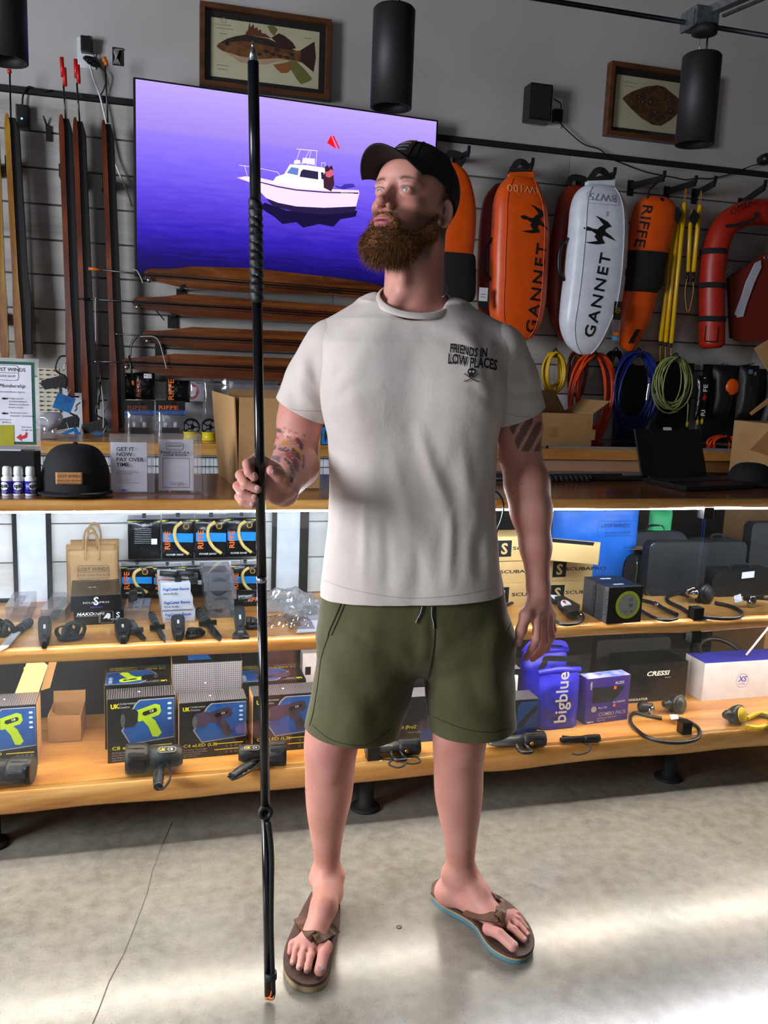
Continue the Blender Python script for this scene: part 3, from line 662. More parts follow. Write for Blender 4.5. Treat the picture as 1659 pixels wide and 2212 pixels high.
# ---- horizontal spearguns
def hgun(label, tope, bote, tip, tipc, brk, Y=4.14, name=None, cords=()):
    P = [at(x, y, Y=Y) for x, y in tope] + [at(x, y, Y=Y) for x, y in reversed(bote)]
    lo = min(P, key=lambda p: p.x); t_ = thing('speargun', label, 'speargun', (lo.x, YW-.02, lo.z), 'spearguns laid level on wall brackets')
    MB().prism(P, (0,.05,0), .006).build('stock', GUNH, t_)
    mid = [((a+c)/2) for a, c in zip([at(x,y,Y=Y-.004) for x,y in tope], [at(x,y,Y=Y-.004) for x,y in bote])]
    tp = at(*tip, Y=Y-.01)
    n_ = mid[0]; MB().tube([tp, n_ + Vector((.0,-.006,0)), mid[-1] + Vector((0,-.004,0))], .0036, 8).build('shaft', DSTEEL, t_)
    MB().tube([tp, tp + (n_-tp)*.22], [.003,.0065] if tipc != 'orange' else .0065, 8).build('spear_tip', mat('tip_d86a10', 'd86a10', .4) if tipc == 'orange' else (BLACK if tipc == 'black' else CHROME), t_)
    for sgn in (-1, 1):
        MB().tube([mid[1]+Vector((0,.001,sgn*.009)), mid[-1]+Vector((0,.001,sgn*.011))], .0022, 6).build('line', mat('gun_groove','160805',.6), t_)
    r_ = mid[0]; MB().lathe(r_+Vector((.022,-.006,-.022)), (0,-1,0), [(0,.012),(.008,.012),(.012,.006),(.012,0)], 16).build('line_release', CHROME, t_)
    for (x0,y0,x1,y1) in brk:
        a, c = at(x0,y1,Y=Y+.03), at(x1,y0,Y=Y+.03); MB().abox((a.x,YW-.03,a.z),(c.x,YW-.018,c.z),.002).build('bracket', BLACK, t_); MB().abox((a.x+.012,Y-.005,c.z-.012),(c.x-.012,YW-.02,c.z+.0),.002).build('bracket_arm', BLACK, t_)
    for pts, m in cords: MB().tube(smooth_path([at(x,y,Y=Y-.02) for x,y in pts], 6), .0028, 6).build('cord', m, t_)
    return t_
GC = mat('grey_cord', 'b0aca6', .5)
g = hgun('topmost level speargun, directly under the television', [(311,588),(318,582),(330,579),(380,583),(414,575),(544,579),(720,599),(810,612),(835,622)], [(311,598),(318,604),(328,607),(386,614),(408,622),(544,631),(720,638),(810,646),(835,650)], (191,580), 'orange', [(384,616,405,636)], Y=4.02, cords=[([(287,582),(296,585),(303,597),(309,612)], GC)])
F = Fr(at(687,633,Y=4.02), (1,0,0), (0,0,1), (0,-1,0)); text('RIFFE', F, .034, INK, g, bold=.01, wide=1.45)
F = Fr(at(688,604,Y=4.02), (1,0,0), (0,0,1), (0,-1,0)); text('55 MARAUDER', F.at(.16,.02,0).rot(PI), .018, INK, g, wide=1.2)
hgun('second level speargun below the television', [(286,648),(292,642),(301,640),(359,643),(399,634),(544,646),(720,659),(780,665)], [(286,656),(292,664),(300,667),(356,673),(392,682),(544,692),(720,698),(780,702)], (168,645), 'black', [(363,679,385,707)], cords=[([(207,643),(206,665),(207,700),(207,738)], GC), ([(336,670),(345,680),(355,692)], BLACK)])
hgun('third level speargun below the television', [(308,721),(313,716),(321,714),(379,714),(414,706),(645,716),(760,726)], [(308,730),(314,738),(324,741),(385,745),(420,754),(645,760),(760,766)], (247,721), 'steel', [(335,742,356,769)], cords=[([(303,727),(330,727),(343,737),(352,765),(360,797)], GC), ([(298,728),(286,742),(282,770)], BLACK)])
hgun('lowest level speargun, just above the hanging packets', [(263,778),(270,774),(283,773),(344,771),(376,764),(622,774),(740,780)], [(263,786),(272,794),(290,798),(356,809),(380,815),(622,822),(740,828)], (201,781), 'steel', [(345,812,352,826)], cords=[([(232,786),(220,800),(216,825),(217,850)], BLACK), ([(218,828),(222,860),(224,890),(223,925)], GC)])
# loose spear tips dangling by the lowest gun
for lab, p0, p1, tc_, mm in (('thin dark spear shaft with an orange cap dangling before the packets', (279,768), (287,822), 'd86a10', DSTEEL), ('thin grey spear dangling left of the packets', (217,825), (213,875), '4a4a4c', DSTEEL)):
    a, c = at(*p0, Y=4.08), at(*p1, Y=4.08); t_ = thing('spear_tip', lab, 'spear tip', c)
    MB().tube([a, c], .0045, 8).build('rod', mm, t_); MB().tube([c, c+(c-a)*.18], .0055, 8).build('cap', mat('tip_'+tc_, tc_, .4), t_)
    MB().tube(smooth_path([a, a+Vector((.004,.02,.05)), a+Vector((.03,.03,.09))],5), .0012, 5).build('leader', BLACK, t_)
# ================================================================ hanging packets under the guns
FILM = clear('packet_film', 'e8e8ee', .14, .12, milky=.06)
BAGBLK = mat('packet_black', '0d0d10', .22, bump=.35, bscale=35)
def pillow(F, w, h, d, m, name, parent, x0=0, y0=0, wr=.15, seed=0, back=True):
    """a soft filled bag: front bulges, edges stay thin"""
    def fn(s, t):
        e = (max(0,1-abs(2*s-1)**3)*max(0,1-abs(2*t-1)**3))**.5
        k = mnoise.noise(Vector((s*5+seed, t*6, seed)))*wr + mnoise.noise(Vector((s*13+seed, t*11, seed*2)))*wr*.4
        ed = .006*mnoise.noise(Vector((t*6, seed+9, 0)))*(1 if s in (0,1) else 0)
        return (x0+w*s+ed, y0+h*t, d*e*(1+k)+.002)
    b_ = MB(); b_.grid(lambda s, t: F.p(*fn(s, t)), 14, 16)
    b_.grid(lambda s, t: F.p(x0+w*s, y0+h*t, 0), 1, 1)
    return b_.build(name, m, parent)
def pkt(name, label, rct, Y, hdr=.25, txt='RIFFE', tm=ORANGE, vertical=True, film=False, group=None, cat='packet'):
    x0,y0,x1,y1 = rct; F = wallfr(x0, y1, Y); w, h = fpx(F, x1, y0)
    t_ = thing(name, label, cat, F.p(w/2, 0, 0), group)
    pillow(F, w, h*(1-hdr*.5), .022, FILM if film else BAGBLK, 'pouch', t_, seed=x0*.1)
    if hdr: MB().box(F.p(0, h*(1-hdr), .003), F.u*w, F.v*h*hdr, F.n*.006).build('header_card', mat('packet_header','0b0b10',.5), t_)
    if txt:
        if vertical: text(txt, F.at(w*.3, h*.08, .026).rot(PI/2), w*.34, tm, t_, bold=.015, wide=1.2, lift=.003)
        else: text(txt, F.at(w*.08, h*(1-hdr*.6), .009), h*hdr*.36, tm, t_, bold=.015, wide=1.6)
    MB().tube([F.p(w/2, h-.01, -.05), F.p(w/2, h-.012, .03)], .0022, 6).build('peg', STEEL, t_)
    return t_, F, w, h
PG = 'packets hung under the level spearguns'
pkt('hang_packet', 'black packet with faded orange lettering, leftmost under the level guns', (253,806,292,862), 4.2, .0, 'RIFFE', mat('dim_orange','8a3a10',.6), group=PG)
t_,F,w,h = pkt('hang_packet', 'black packet with orange lettering and a white price label', (292,806,334,862), 4.19, .0, 'RIFFE', mat('dim_orange','8a3a10',.6), group=PG)
flat(F, rect(w*.45,h*.8,w*.85,h*.97), WHITE, t_, 'price_label', .024)
pkt('hang_packet', 'black packet with bright orange lettering under the third gun', (360,822,410,868), 4.19, .0, 'RIFFE', ORANGE, group=PG)
t_,F,w,h = pkt('hang_packet', 'pale packet with a red ring print right of the black packets', (408,822,441,870), 4.19, .0, None, group=PG, film=True)
flat(F, rect(w*.1,h*.08,w*.95,h*.95), mat('pale_card','c9c6cf',.6), t_, 'card', .0045)
for r_ in (.9,.6): flat(F, [(max(w*.1,x),y) for x,y in circ(w*.1, h*.5, h*.4*r_, 24)], mat('red_ring','c8381c',.6) if r_==.9 else WHITE, t_, 'ring_print', .0055+(.9-r_)*.001)
for i,(x0,x1,lab) in enumerate(((270,333,'clear bag of small white capped bottles with a dark header, left of two'),(337,400,'clear bag of small white capped bottles with a blue striped header, right of two'))):
    t_,F,w,h = pkt('bottle_packet', lab, (x0,866,x1,952), 4.12, .36, 'RIFFE', ORANGE if i else mat('dim_orange','8a3a10',.6), vertical=False, film=True, group='bagged bottle kits', cat='packet')
    flat(F, [(0,h*.66),(w,h*.66),(w,h*.76),(0,h*.73)], BLUEP, t_, 'blue_stripe', .0105)
    for sx in (.34,.68):
        p = F.p(w*sx, 0, .012); MB().lathe(p, (0,0,1), [(0,.0),(0,.015),(.055,.015),(.062,.009),(.066,.009)], 16).build('bottle', mat('bottle_grey','a9a6a4',.4), t_)
        MB().lathe(p+Vector((0,0,.066)), (0,0,1), [(0,.011),(.022,.011),(.022,0)], 16).build('bottle_cap', WHITE, t_)
    flat(F, rect(w*.2,h*.12,w*.8,h*.34), mat('dark_label','2a2020',.5), t_, 'bottle_label', .028)
# clear pouch and reels further right
pkt('clear_pouch', 'crumpled clear pouch hanging behind the tall cardboard box', (438,815,462,905), 4.16, 0, None, film=True, group=PG)
pkt('clear_pouch', 'wide clear pouch partly hidden by the pole', (478,812,600,850), 4.2, 0, None, film=True, group=PG)
for i,(x,y) in enumerate(((413,958),(452,958))):
    p = at(x, y, Y=3.86); p.z = 1.046; lab = ('black reel with yellow line, left of two behind the clear sign holder','black reel with yellow line, nearest the tall cardboard box')[i]
    t_ = thing('line_reel', lab, 'reel', p, 'line reels on the back counter')
    MB().lathe(p, (0,0,1), [(0,.034),(.004,.036),(.006,.032),(.03,.032),(.034,.036),(.036,.034),(.036,0)], 28).build('spool', mat('yellow_line','d8be12',.4), t_)
    MB().ring(p+Vector((0,0,.056)), (.15,-.95,.1), .034, .005, 26, 8).build('hub_ring', BLACK, t_); MB().lathe(p+Vector((0,.008,.056)), (.15,-.95,.1), [(0,.012),(.016,.012),(.016,0)], 16).build('hub', BLACK, t_)
    for k in range(5):
        a_ = 2*PI*k/5; d = Vector((math.cos(a_),0,math.sin(a_))); MB().tube([p+Vector((0,.0,.056))+d*.01, p+Vector((0,0,.056))+d*.033], .0028, 6).build('spoke', BLACK, t_)
# ================================================================ floats, bands and coils on the right of the wall
def proj_on(obj, n=Vector((0,-1,0)), lift=.004):
    me = obj.data; off = ORG[obj]
    bv = BVHTree.FromPolygons([v.co + off for v in me.vertices], [tuple(p.vertices) for p in me.polygons])
    def f(p):
        h, nn_, _, _ = bv.ray_cast(p + n*.5, -n); return (h + n*lift) if h else p
    return f
def loft(rows, Y, dep=.6, n=28, p=2.4, yoff=0):
    """rows of (left px, right px, y px) -> soft rounded body standing off the plane Y"""
    b_ = MB(); rings = []
    for xl, xr, y in rows:
        a, c = at(xl, y, Y=Y), at(xr, y, Y=Y); ce = (a+c)/2; w = (c-a).length/2; d = w*dep if not callable(dep) else dep(w); ring = []
        for j in range(n):
            t_ = 2*PI*j/n; cs, sn = math.cos(t_), math.sin(t_)
            ring.append(b_.bm.verts.new(ce + Vector((math.copysign(abs(cs)**(2/p), cs)*w, -math.copysign(abs(sn)**(2/p), sn)*d + yoff, 0))))
        rings.append(ring)
    for A, B in zip(rings, rings[1:]):
        for j in range(n):
            f = b_.bm.faces.new((A[j], A[(j+1)%n], B[(j+1)%n], B[j])); f.smooth = True
    b_.bm.faces.new(rings[0]); b_.bm.faces.new(rings[-1][::-1]); return b_
def interp(rows, k=6):
    out = []
    P = [Vector(r) for r in rows]
    for q in smooth_path(P, k): out.append(tuple(q))
    return out
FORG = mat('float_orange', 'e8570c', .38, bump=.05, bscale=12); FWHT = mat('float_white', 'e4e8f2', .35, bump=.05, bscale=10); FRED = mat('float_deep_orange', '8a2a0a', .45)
def arm(parent, p0, p1=None, Yw=4.28, Yn=4.0):
    a = at(*p0, Y=Yw); b2 = at(*p1, Y=Yn)
    MB().tube([a, b2], 1, flat=(.012,.03,(0,0,1))).build('hook_arm', BLACK, parent)
    MB().tube([b2, b2+Vector((0,-.004,.035))], 1, flat=(.014,.012,(1,0,0))).build('hook_stop', BLACK, parent)
    MB().abox((a.x-.018,YW-.022,a.z-.05),(a.x+.018,YW-.012,a.z+.03),.002).build('hook_plate', BLACK, parent)
BIRD = [(1268.9,470.8),(1279.4,475.5),(1294.1,483.9),(1303.0,494.4),(1293.0,497.5),(1288.8,501.7),(1289.3,505.4),(1301.4,514.9),(1312.5,525.9),(1302.5,521.2),(1286.7,513.8),(1283.0,515.4),(1283.0,520.1),(1288.3,530.6),(1272.0,532.5),(1258.4,530.6),(1247.9,527.0),(1258.4,527.0),(1273.1,524.9),(1266.8,515.4),(1270.4,510.7),(1261.5,503.8),(1251.0,502.3),(1245.8,496.0),(1254.7,493.9),(1263.6,498.6),(1273.6,500.2),(1278.3,495.4),(1286.2,490.7),(1276.2,478.1)]
def printflat(pts, Y, m, parent, name, pr):
    F = wallfr(1200, 600, Y); P = trace(F, pts); b_ = MB()
    # fan-split into small quads so the print follows the curve
    vs_ = [b_.bm.verts.new(F.p(x, y)) for x, y in P]
    for tri in tessellate_polygon([[Vector((x, y, 0)) for x, y in P]]): b_.bm.faces.new([vs_[i] for i in tri])
    for _ in range(2): bmesh.ops.subdivide_edges(b_.bm, edges=b_.bm.edges[:], cuts=1)
    for v in b_.bm.verts: v.co = pr(v.co.copy())
    return b_.build(name, m, parent)
def gfloat(label, rows, m, Y, model, mrect, gpos, gang, gsz, dx, dy, armp, modelm):
    t_ = thing('dive_float', label, 'float', at(rows[-1][0], rows[-1][2], Y=Y), 'inflatable dive floats hung on the right planks')
    body = loft(interp(rows, 5), Y, .5, 36, 2.8).build('body', m, t_)
    pr = proj_on(body)
    L_, R_ = rows, rows
    for s in (.16, .84):                                    # welded seams
        pts = [pr(at(a+(c-a)*s, y, Y=Y)) for a, c, y in interp(rows,4)[3:-3]]; MB().tube(pts, .0022, 5).build('seam', m, t_)
    F = Fr(at(*gpos, Y=Y), (1,0,0), (0,0,1), (0,-1,0)).rot(gang)
    text('GANNET', F, gsz, INK, t_, bold=.012, wide=1.12, sp=1.22, proj=pr)
    printflat([(x+dx, y+dy) for x, y in BIRD], Y, INK, t_, 'bird_emblem', pr)
    text('TM', Fr(at(1297+dx,474+dy,Y=Y), (1,0,0), (0,0,1), (0,-1,0)).rot(PI/2), .018, INK, t_, proj=pr)
    x0,y0,x1,y1 = mrect; F2 = Fr(at(x1, y0, Y=Y), (1,0,0), (0,0,1), (0,-1,0)).rot(PI); text(model, F2, .05, modelm, t_, wide=1.15, proj=pr)
    F3 = wallfr(x0, y1, Y); q = [F3.p(a, c) for a, c in rrect(-.008, -.008, fpx(F3,x1,y0)[0]+.008, fpx(F3,x1,y0)[1]+.006, .012)]
    MB().tube([pr(p) for p in q+q[:1]], .0008, 4).build('model_outline', modelm, t_)
    tx = (rows[0][0]+rows[0][1])/2; ty = rows[0][2]
    MB().box(at(rows[0][0]-2, ty+4, Y=Y)-Vector((0,.012,0)), at(rows[0][1]+2, ty+2, Y=Y)-at(rows[0][0]-2, ty+4, Y=Y), (0,.03,0), (0,0,.032), .004).build('end_clamp', m, t_)
    pa, pb, pc = at(rows[0][0]+2, ty-6, Y=Y), at(tx, ty-34, Y=Y-.02), at(rows[0][1]-3, ty-4, Y=Y)
    MB().tube(smooth_path([pa, pa+(pb-pa)*.7+Vector((-.008,0,.008)), pb, pc+(pb-pc)*.7+Vector((.008,0,.008)), pc], 6), 1, flat=(.03,.008,(0,-1,0))).build('carry_strap', FABRIC, t_)
    a = at(rows[len(rows)//2][0], 560, Y=Y); MB().tube(smooth_path([a+Vector((.004,0,.10)), a+Vector((-.03,0,.05)), a+Vector((-.03,0,-.05)), a+Vector((.004,0,-.10))], 6), .009, 8).build('side_handle', BLACK, t_)
    arm(t_, armp[0], armp[1]); return t_
gfloat('orange torpedo float with black bird emblem and vertical lettering', [(1100,1150,384),(1088,1160,394),(1075,1168,415),(1067,1178,445),(1064,1183,490),(1061,1182,540),(1060,1179,600),(1058,1174,660),(1066,1164,700),(1088,1148,727),(1112,1126,738)], FORG, 4.08, 'BW100', (1110,409,1160,423), (1146,722), PI/2-.06, .083, -136, -24, ((1108,375),(1150,358)), mat('pale_orange_ink','f0a878',.6))
gfloat('white torpedo float with black bird emblem beside the orange ones', [(1268,1324,402),(1255,1332,410),(1243,1342,426),(1235,1350,455),(1231,1352,500),(1226,1350,550),(1221,1346,600),(1214,1336,660),(1212,1318,705),(1224,1298,742),(1244,1280,762),(1256,1268,767)], FWHT, 4.02, 'BW75', (1258,427,1318,440), (1268,732), PI/2-.12, .079, 0, 0, ((1250,400),(1327,378)), mat('grey_ink','8a8e9c',.6))
# floats behind
def backfloat(label, rows, Y, m, armp=None, strap=None):
    t_ = thing('dive_float', label, 'float', at(rows[-1][0], rows[-1][2], Y=Y), 'inflatable dive floats hung on the right planks')
    loft(interp(rows, 4), Y, .45, 28, 2.6).build('body', m, t_)
    if strap: MB().tube(smooth_path([at(x,y,Y=Y-.02) for x,y in strap], 5), 1, flat=(.03,.008,(0,-1,0))).build('carry_strap', FABRIC, t_)
    if armp: arm(t_, *armp)
    return t_
t_ = backfloat('plain orange float half hidden behind the cap and neck', [(962,988,352),(950,1008,372),(940,1020,405),(938,1027,450),(938,1026,500),(938,1021,550),(938,1019,600),(942,1008,660),(950,990,690)], 4.02, FORG, ((985,345),(1012,332)), [(962,352),(972,332),(1000,340),(992,356)])
loft(interp([(934,1022,548),(934,1026,560),(934,1026,630),(936,1018,650)],3), 4.02, .5, 28, 2.6).build('cover', FABRIC, t_)
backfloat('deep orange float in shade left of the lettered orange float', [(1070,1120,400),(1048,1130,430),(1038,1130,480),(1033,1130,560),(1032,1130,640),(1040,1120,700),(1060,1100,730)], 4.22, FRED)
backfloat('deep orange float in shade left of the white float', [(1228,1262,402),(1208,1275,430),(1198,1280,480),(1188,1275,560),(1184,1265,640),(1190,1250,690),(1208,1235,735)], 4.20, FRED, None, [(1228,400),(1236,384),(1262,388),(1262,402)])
# riffe float with black belly band
t_ = thing('dive_float', 'orange float with a wide black belly band and black vertical lettering', 'float', at(1361,758,Y=4.08), 'inflatable dive floats hung on the right planks')
rows = [(1398,1440,426),(1384,1452,434),(1372,1459,448),(1366,1458,475),(1361,1449,510),(1354,1438,550),(1346,1424,600),(1336,1414,645),(1326,1402,690),(1328,1388,720),(1342,1372,748),(1354,1364,758)]
body = loft(interp(rows,5), 4.08, .55, 32, 2.2).build('body', FORG, t_); pr = proj_on(body)
F = Fr(at(1384,444,Y=4.08), (1,0,0), (0,0,1), (0,-1,0)).rot(-PI/2-.13); text('RIFFE', F.at(0,-.012), .062, INK, t_, bold=.008, wide=1.5, proj=pr)
loft(interp([(1350,1440,546),(1344,1438,556),(1340,1432,585),(1334,1428,612),(1334,1418,628),(1340,1414,632)],3), 4.08, .62, 32, 2.3).build('belly_band', FABRIC, t_)
MB().prism([pr(at(x,y,Y=4.08)) for x,y in ((1362,712),(1372,712),(1360,742),(1350,742))], (0,-.004,0)).build('fin_patch', MATTE, t_)
MB().ring(at(1348,590,Y=4.0), (1,-.4,0), .035, .006, 20, 8).build('side_handle', BLACK, t_); p = at(1428,435,Y=4.04); MB().lathe(p,(0,-.9,.4),[(0,.016),(.01,.016),(.014,.008),(.014,0)],16).build('valve', BLACK, t_)
MB().tube(smooth_path([at(1398,430,Y=4.05),at(1404,408,Y=4.05),at(1420,395,Y=4.05)],5), .005, 8).build('tether', BLACK, t_); arm(t_, (1362,402), (1434,385))
# hang tag beside the white float
F = wallfr(1320, 738, 3.95); w, h = fpx(F, 1343, 652)
t_ = thing('hang_tag', 'narrow black and clear tag with a gold crest beside the white float', 'tag', F.p(w/2,0,0))
MB().box(F.p(0,h*.55,0), F.u*w, F.v*h*.45, F.n*.003).build('card', mat('tag_black','17140f',.5), t_); MB().box(F.p(0,0,0), F.u*w, F.v*h*.55, F.n*.006).build('clear_sleeve', FILM, t_)
strokes(F.at(0,0,.003), [circ(w/2,h*.78,w*.3)+circ(w/2,h*.78,w*.3)[:1], [(w*.38,h*.76),(w*.4,h*.81),(w*.5,h*.78),(w*.6,h*.81),(w*.62,h*.76)]], .003, mat('gold_ink','a87a20',.5), t_, 'crest')
MB().box(F.p(w*.15,h*.16,.003), F.u*w*.7, F.v*h*.08, F.n*.004, .001).build('ear_plugs', ORANGE, t_); MB().box(F.p(w*.1,h*.04,.003), F.u*w*.6, F.v*h*.1, F.n*.004, .001).build('ear_plugs', mat('light_blue','4aa8e0',.4), t_)
F = wallfr(1034,650,4.0); w,h = fpx(F,1054,622); t_ = thing('price_tag', 'small white price label left of the orange lettered float', 'tag', F.o); MB().box(F.o,F.u*w,F.v*h,F.n*.002).build('label', WHITE, t_); strokes(F.at(0,0,.002),[[(w*.2,h*k),(w*.8,h*k)] for k in (.3,.5)],.002,INK,t_,'barcode')['kind']='stuff'; MB().box(F.p(0,-.03,0),F.u*w*1.1,F.v*.03,F.n*.002).build('tag_card', MATTE, t_)
# ---- yellow band bundles
YB = mat('yellow_band', 'd8a808', .3)
def bands(label, tubes, loop, armp, tagq):
    t_ = thing('band_bundle', label, 'bands', at(tubes[0][1][0], tubes[0][1][1], Y=4.1), 'yellow rubber bands on hooks')
    for i, (a, c) in enumerate(tubes):
        A, C = at(*a, Y=4.06+.012*i), at(*c, Y=4.08+.012*i); d = (C-A).normalized()
        MB().tube([A, A+d*.006, C-d*.006, C], [.007,.0115,.0115,.007], 12).build('band', YB, t_)
        MB().tube([C, C+d*.05], .007, 8).build('end_wrap', BLACK, t_) if loop else MB().tube([C, C+d*.02], .007, 8).build('end_wrap', BLACK, t_)
        MB().tube(smooth_path([A, A+Vector((.004,0,.03)), A+Vector((0,0,.07)), A+Vector((-.006,0,.03)), A], 5), .0018, 5).build('cord', mat('amber_cord','b87a10',.5), t_)
        if not loop: MB().tube([C+d*.015, C+d*.1+Vector((.01,0,0))], .003, 5).build('cord', mat('amber_cord','b87a10',.5), t_)
    if loop: MB().tube(smooth_path([at(x,y,Y=4.08) for x,y in loop], 6), .0025, 6).build('cord_loop', mat('amber_cord','b87a10',.5), t_)
    P = [at(x,y,Y=4.03) for x,y in tagq]; MB().prism(P, (0,.003,0)).build('tag_card', MATTE, t_)
    arm(t_, *armp)
bands('long yellow rubber bands hanging in a bundle right of the banded orange float', [((1479,437),(1450,742)),((1464,478),(1438,740)),((1455,486),(1427,738))], None, ((1440,415),(1502,395)), [(1462,445),(1474,462),(1465,484),(1456,472)])
bands('short pair of yellow bands with a cord loop beside the red vest', [((1512,442),(1498,588)),((1491,480),(1486,588))], [(1484,602),(1480,630),(1483,668),(1488,672),(1494,650),(1498,625),(1496,602)], ((1500,420),(1544,396)), [(1500,452),(1513,466),(1501,490),(1488,472)])
# ---- red inflatable vest
RV = mat('vest_red', 'a82008', .45, bump=.08, bscale=15); RV2 = mat('vest_red_cloth', '6e1608', .65, bump=.2, bscale=40)
t_ = thing('life_vest', 'red inflatable life vest with black straps at the right end of the planks', 'life vest', at(1560,770,Y=4.1))
pth = smooth_path([at(x,y,Y=4.07) for x,y in ((1538,752),(1538,700),(1538,640),(1540,580),(1546,540),(1562,495),(1594,468),(1640,458),(1690,468),(1730,500),(1745,560),(1748,660),(1748,740))], 6)
MB().tube(pth, [.045]+[.066]*(len(pth)-2)+[.045], 22).build('buoyancy_tube', RV, t_)
for (x,y) in ((1542,545),(1538,618),(1538,690)):
    p = at(x,y,Y=4.07); MB().lathe(p+Vector((0,0,-.014)), (0,0,1), [(0,.066),(0,.0695),(.028,.0695),(.028,.066)], 24).build('strap', FABRIC, t_)
MB().prism([at(x,y,Y=4.08) for x,y in ((1576,600),(1600,585),(1659,545),(1720,560),(1720,700),(1659,735),(1600,738),(1582,730))], (0,.03,0), .006).build('chest_panel', RV2, t_)
MB().prism([at(x,y,Y=4.07) for x,y in ((1588,678),(1594,686),(1606,684),(1612,660),(1630,610),(1645,578),(1644,562),(1632,568),(1612,610),(1603,640))], (0,.008,0), .002).build('reflective_strip', mat('reflective_grey','b9bccb',.4), t_)
p = at(1536,742,Y=4.0); G = wallfr(1536,742,4.0); strokes(G, [[(-.04,.09),(-.04,.01),(.035,.01),(.035,.09)]], .006, INK, t_, 'pocket_outline')
MB().tube(smooth_path([at(x,y,Y=3.995) for x,y in ((1568,488),(1590,486),(1615,480),(1632,470),(1634,458))],4), 1, flat=(.014,.006,(0,-1,0))).build('trim_strap', FABRIC, t_)
text('OMER', Fr(at(1578,466,Y=3.99),(1,0,0),(0,0,1),(0,-1,0)).rot(.5), .045, INK, t_, wide=1.2, shear=.2)
for x,y in ((1573,587),(1655,556)): MB().ring(at(x,y,Y=4.06),(0,-1,0),.012,.003,16,6).build('grommet', STEEL, t_)
arm(t_, (1600,440), (1652,404))
# ---- coils of line and hose
def coil(label, cx_, cy_, rx_, ry_, n, r, m, Y, seed, group='coiled lines below the floats', extra=()):
    rn = random.Random(seed); p = at(cx_, cy_+ry_, Y=Y); t_ = thing('line_coil', label, 'coil', p, group); pts = []
    c = at(cx_, cy_, Y=Y); sx = (at(cx_+rx_,cy_,Y=Y)-c).length; sz = (at(cx_,cy_+ry_,Y=Y)-c).length
    lo = [(rn.uniform(.45,1.0), rn.uniform(.7,1.0), rn.uniform(-.02,.035), rn.uniform(-.2,.2)) for _ in range(n+1)]
    for k in range(n*20):
        i, f = divmod(k, 20); f /= 20; a, b2 = lo[i], lo[i+1]; q = [a[j]+(b2[j]-a[j])*f for j in range(4)]
        an = 2*PI*f + PI/2; x, z_ = math.cos(an)*sx*q[0], math.sin(an)*sz*q[1]
        z_ += sz*(1-q[1])*1.0                                     # loops hang from a common top
        pts.append(c + Vector((x + z_*q[3]*.5, q[2] - .03*i/n, z_)))
    MB().tube(pts, r, 8).build('loops', m, t_)
    MB().ring(c+Vector((0,-.005,sz*.98)), (1,0,0), .022, .004, 16, 6).build('binding', BLACK, t_)
    MB().tube([c+Vector((.0,.05,sz*1.0)), c+Vector((.0,-.04,sz*.985))], .006, 8).build('hook_peg', BLACK, t_)
    for pts_, rr_, mm_ in extra: MB().tube(smooth_path([at(x,y,Y=Y-.05) for x,y in pts_],5), rr_, 7).build('clip', mm_, t_)
coil('yellow line coil above the open cardboard box', 1195, 812, 30, 50, 9, .0055, mat('line_yellow','dcae10',.35), 4.12, 1)
coil('dark rust coil half hidden behind the orange coil', 1246, 815, 28, 55, 6, .006, mat('line_rust','6b2408',.4), 4.2, 12)
coil('orange hose coil right of the cardboard box', 1275, 868, 50, 102, 11, .0065, mat('line_orange','d8420c',.35), 4.12, 2, extra=[([(1300,780),(1312,800),(1316,818)],.006,BLACK),([(1314,806),(1318,822)],.005,CHROME)])
coil('black line coil between the orange and blue coils', 1326, 800, 20, 40, 5, .006, mat('line_black','14151a',.35), 4.18, 5)
coil('dark blue hose coil in the middle of the coils', 1370, 862, 52, 100, 11, .006, mat('line_blue','1c2a7a',.35), 4.12, 3, extra=[([(1402,826),(1398,850),(1396,866)],.0055,CHROME),([(1394,790),(1404,815)],.006,BLACK)])
coil('olive green line coil nearest the black gear', 1452, 838, 46, 66, 13, .0034, mat('line_olive','8f9a58',.5), 4.05, 4, extra=[([(1486,868),(1485,895),(1483,920)],.002,mat('line_olive','8f9a58',.5))])
# dark gear on hooks at the right
t_,F,w,h = pkt('gear_pouch', 'black pouch with tall white lettering right of the olive coil', (1498,812,1528,908), 4.06, 0, None, cat='pouch')
text('RI', F.at(w*.78,h*.10,.026).rot(PI/2), w*.6, WINK, t_, bold=.02, wide=1.2, lift=.003); text('FE', F.at(w*.78,h*.64,.026).rot(PI/2), w*.6, WINK, t_, bold=.02, wide=1.2, lift=.003)
for (x,y) in ((1484,922),(1506,918),(1516,916)):
    p = at(x,y,Y=4.044); MB().lathe(p,(0,0,1),[(0,.006),(.018,.008),(.03,.004),(.03,0)],10).build('line_plug', mat('line_yellow','dcae10',.35), t_); MB().tube([(p.x,p.y,p.z+.028),(p.x,p.y+.004,p.z+.12)], .0014, 5).build('plug_line', mat('line_olive','8f9a58',.5), t_)
flat(F, [(w*.3,h*.5),(w*.55,h*.44),(w*.8,h*.52),(w*.55,h*.6)], RED, t_, 'red_mark', .03)
DGEAR = mat('dark_gear','101114',.5,bump=.2,bscale=40)
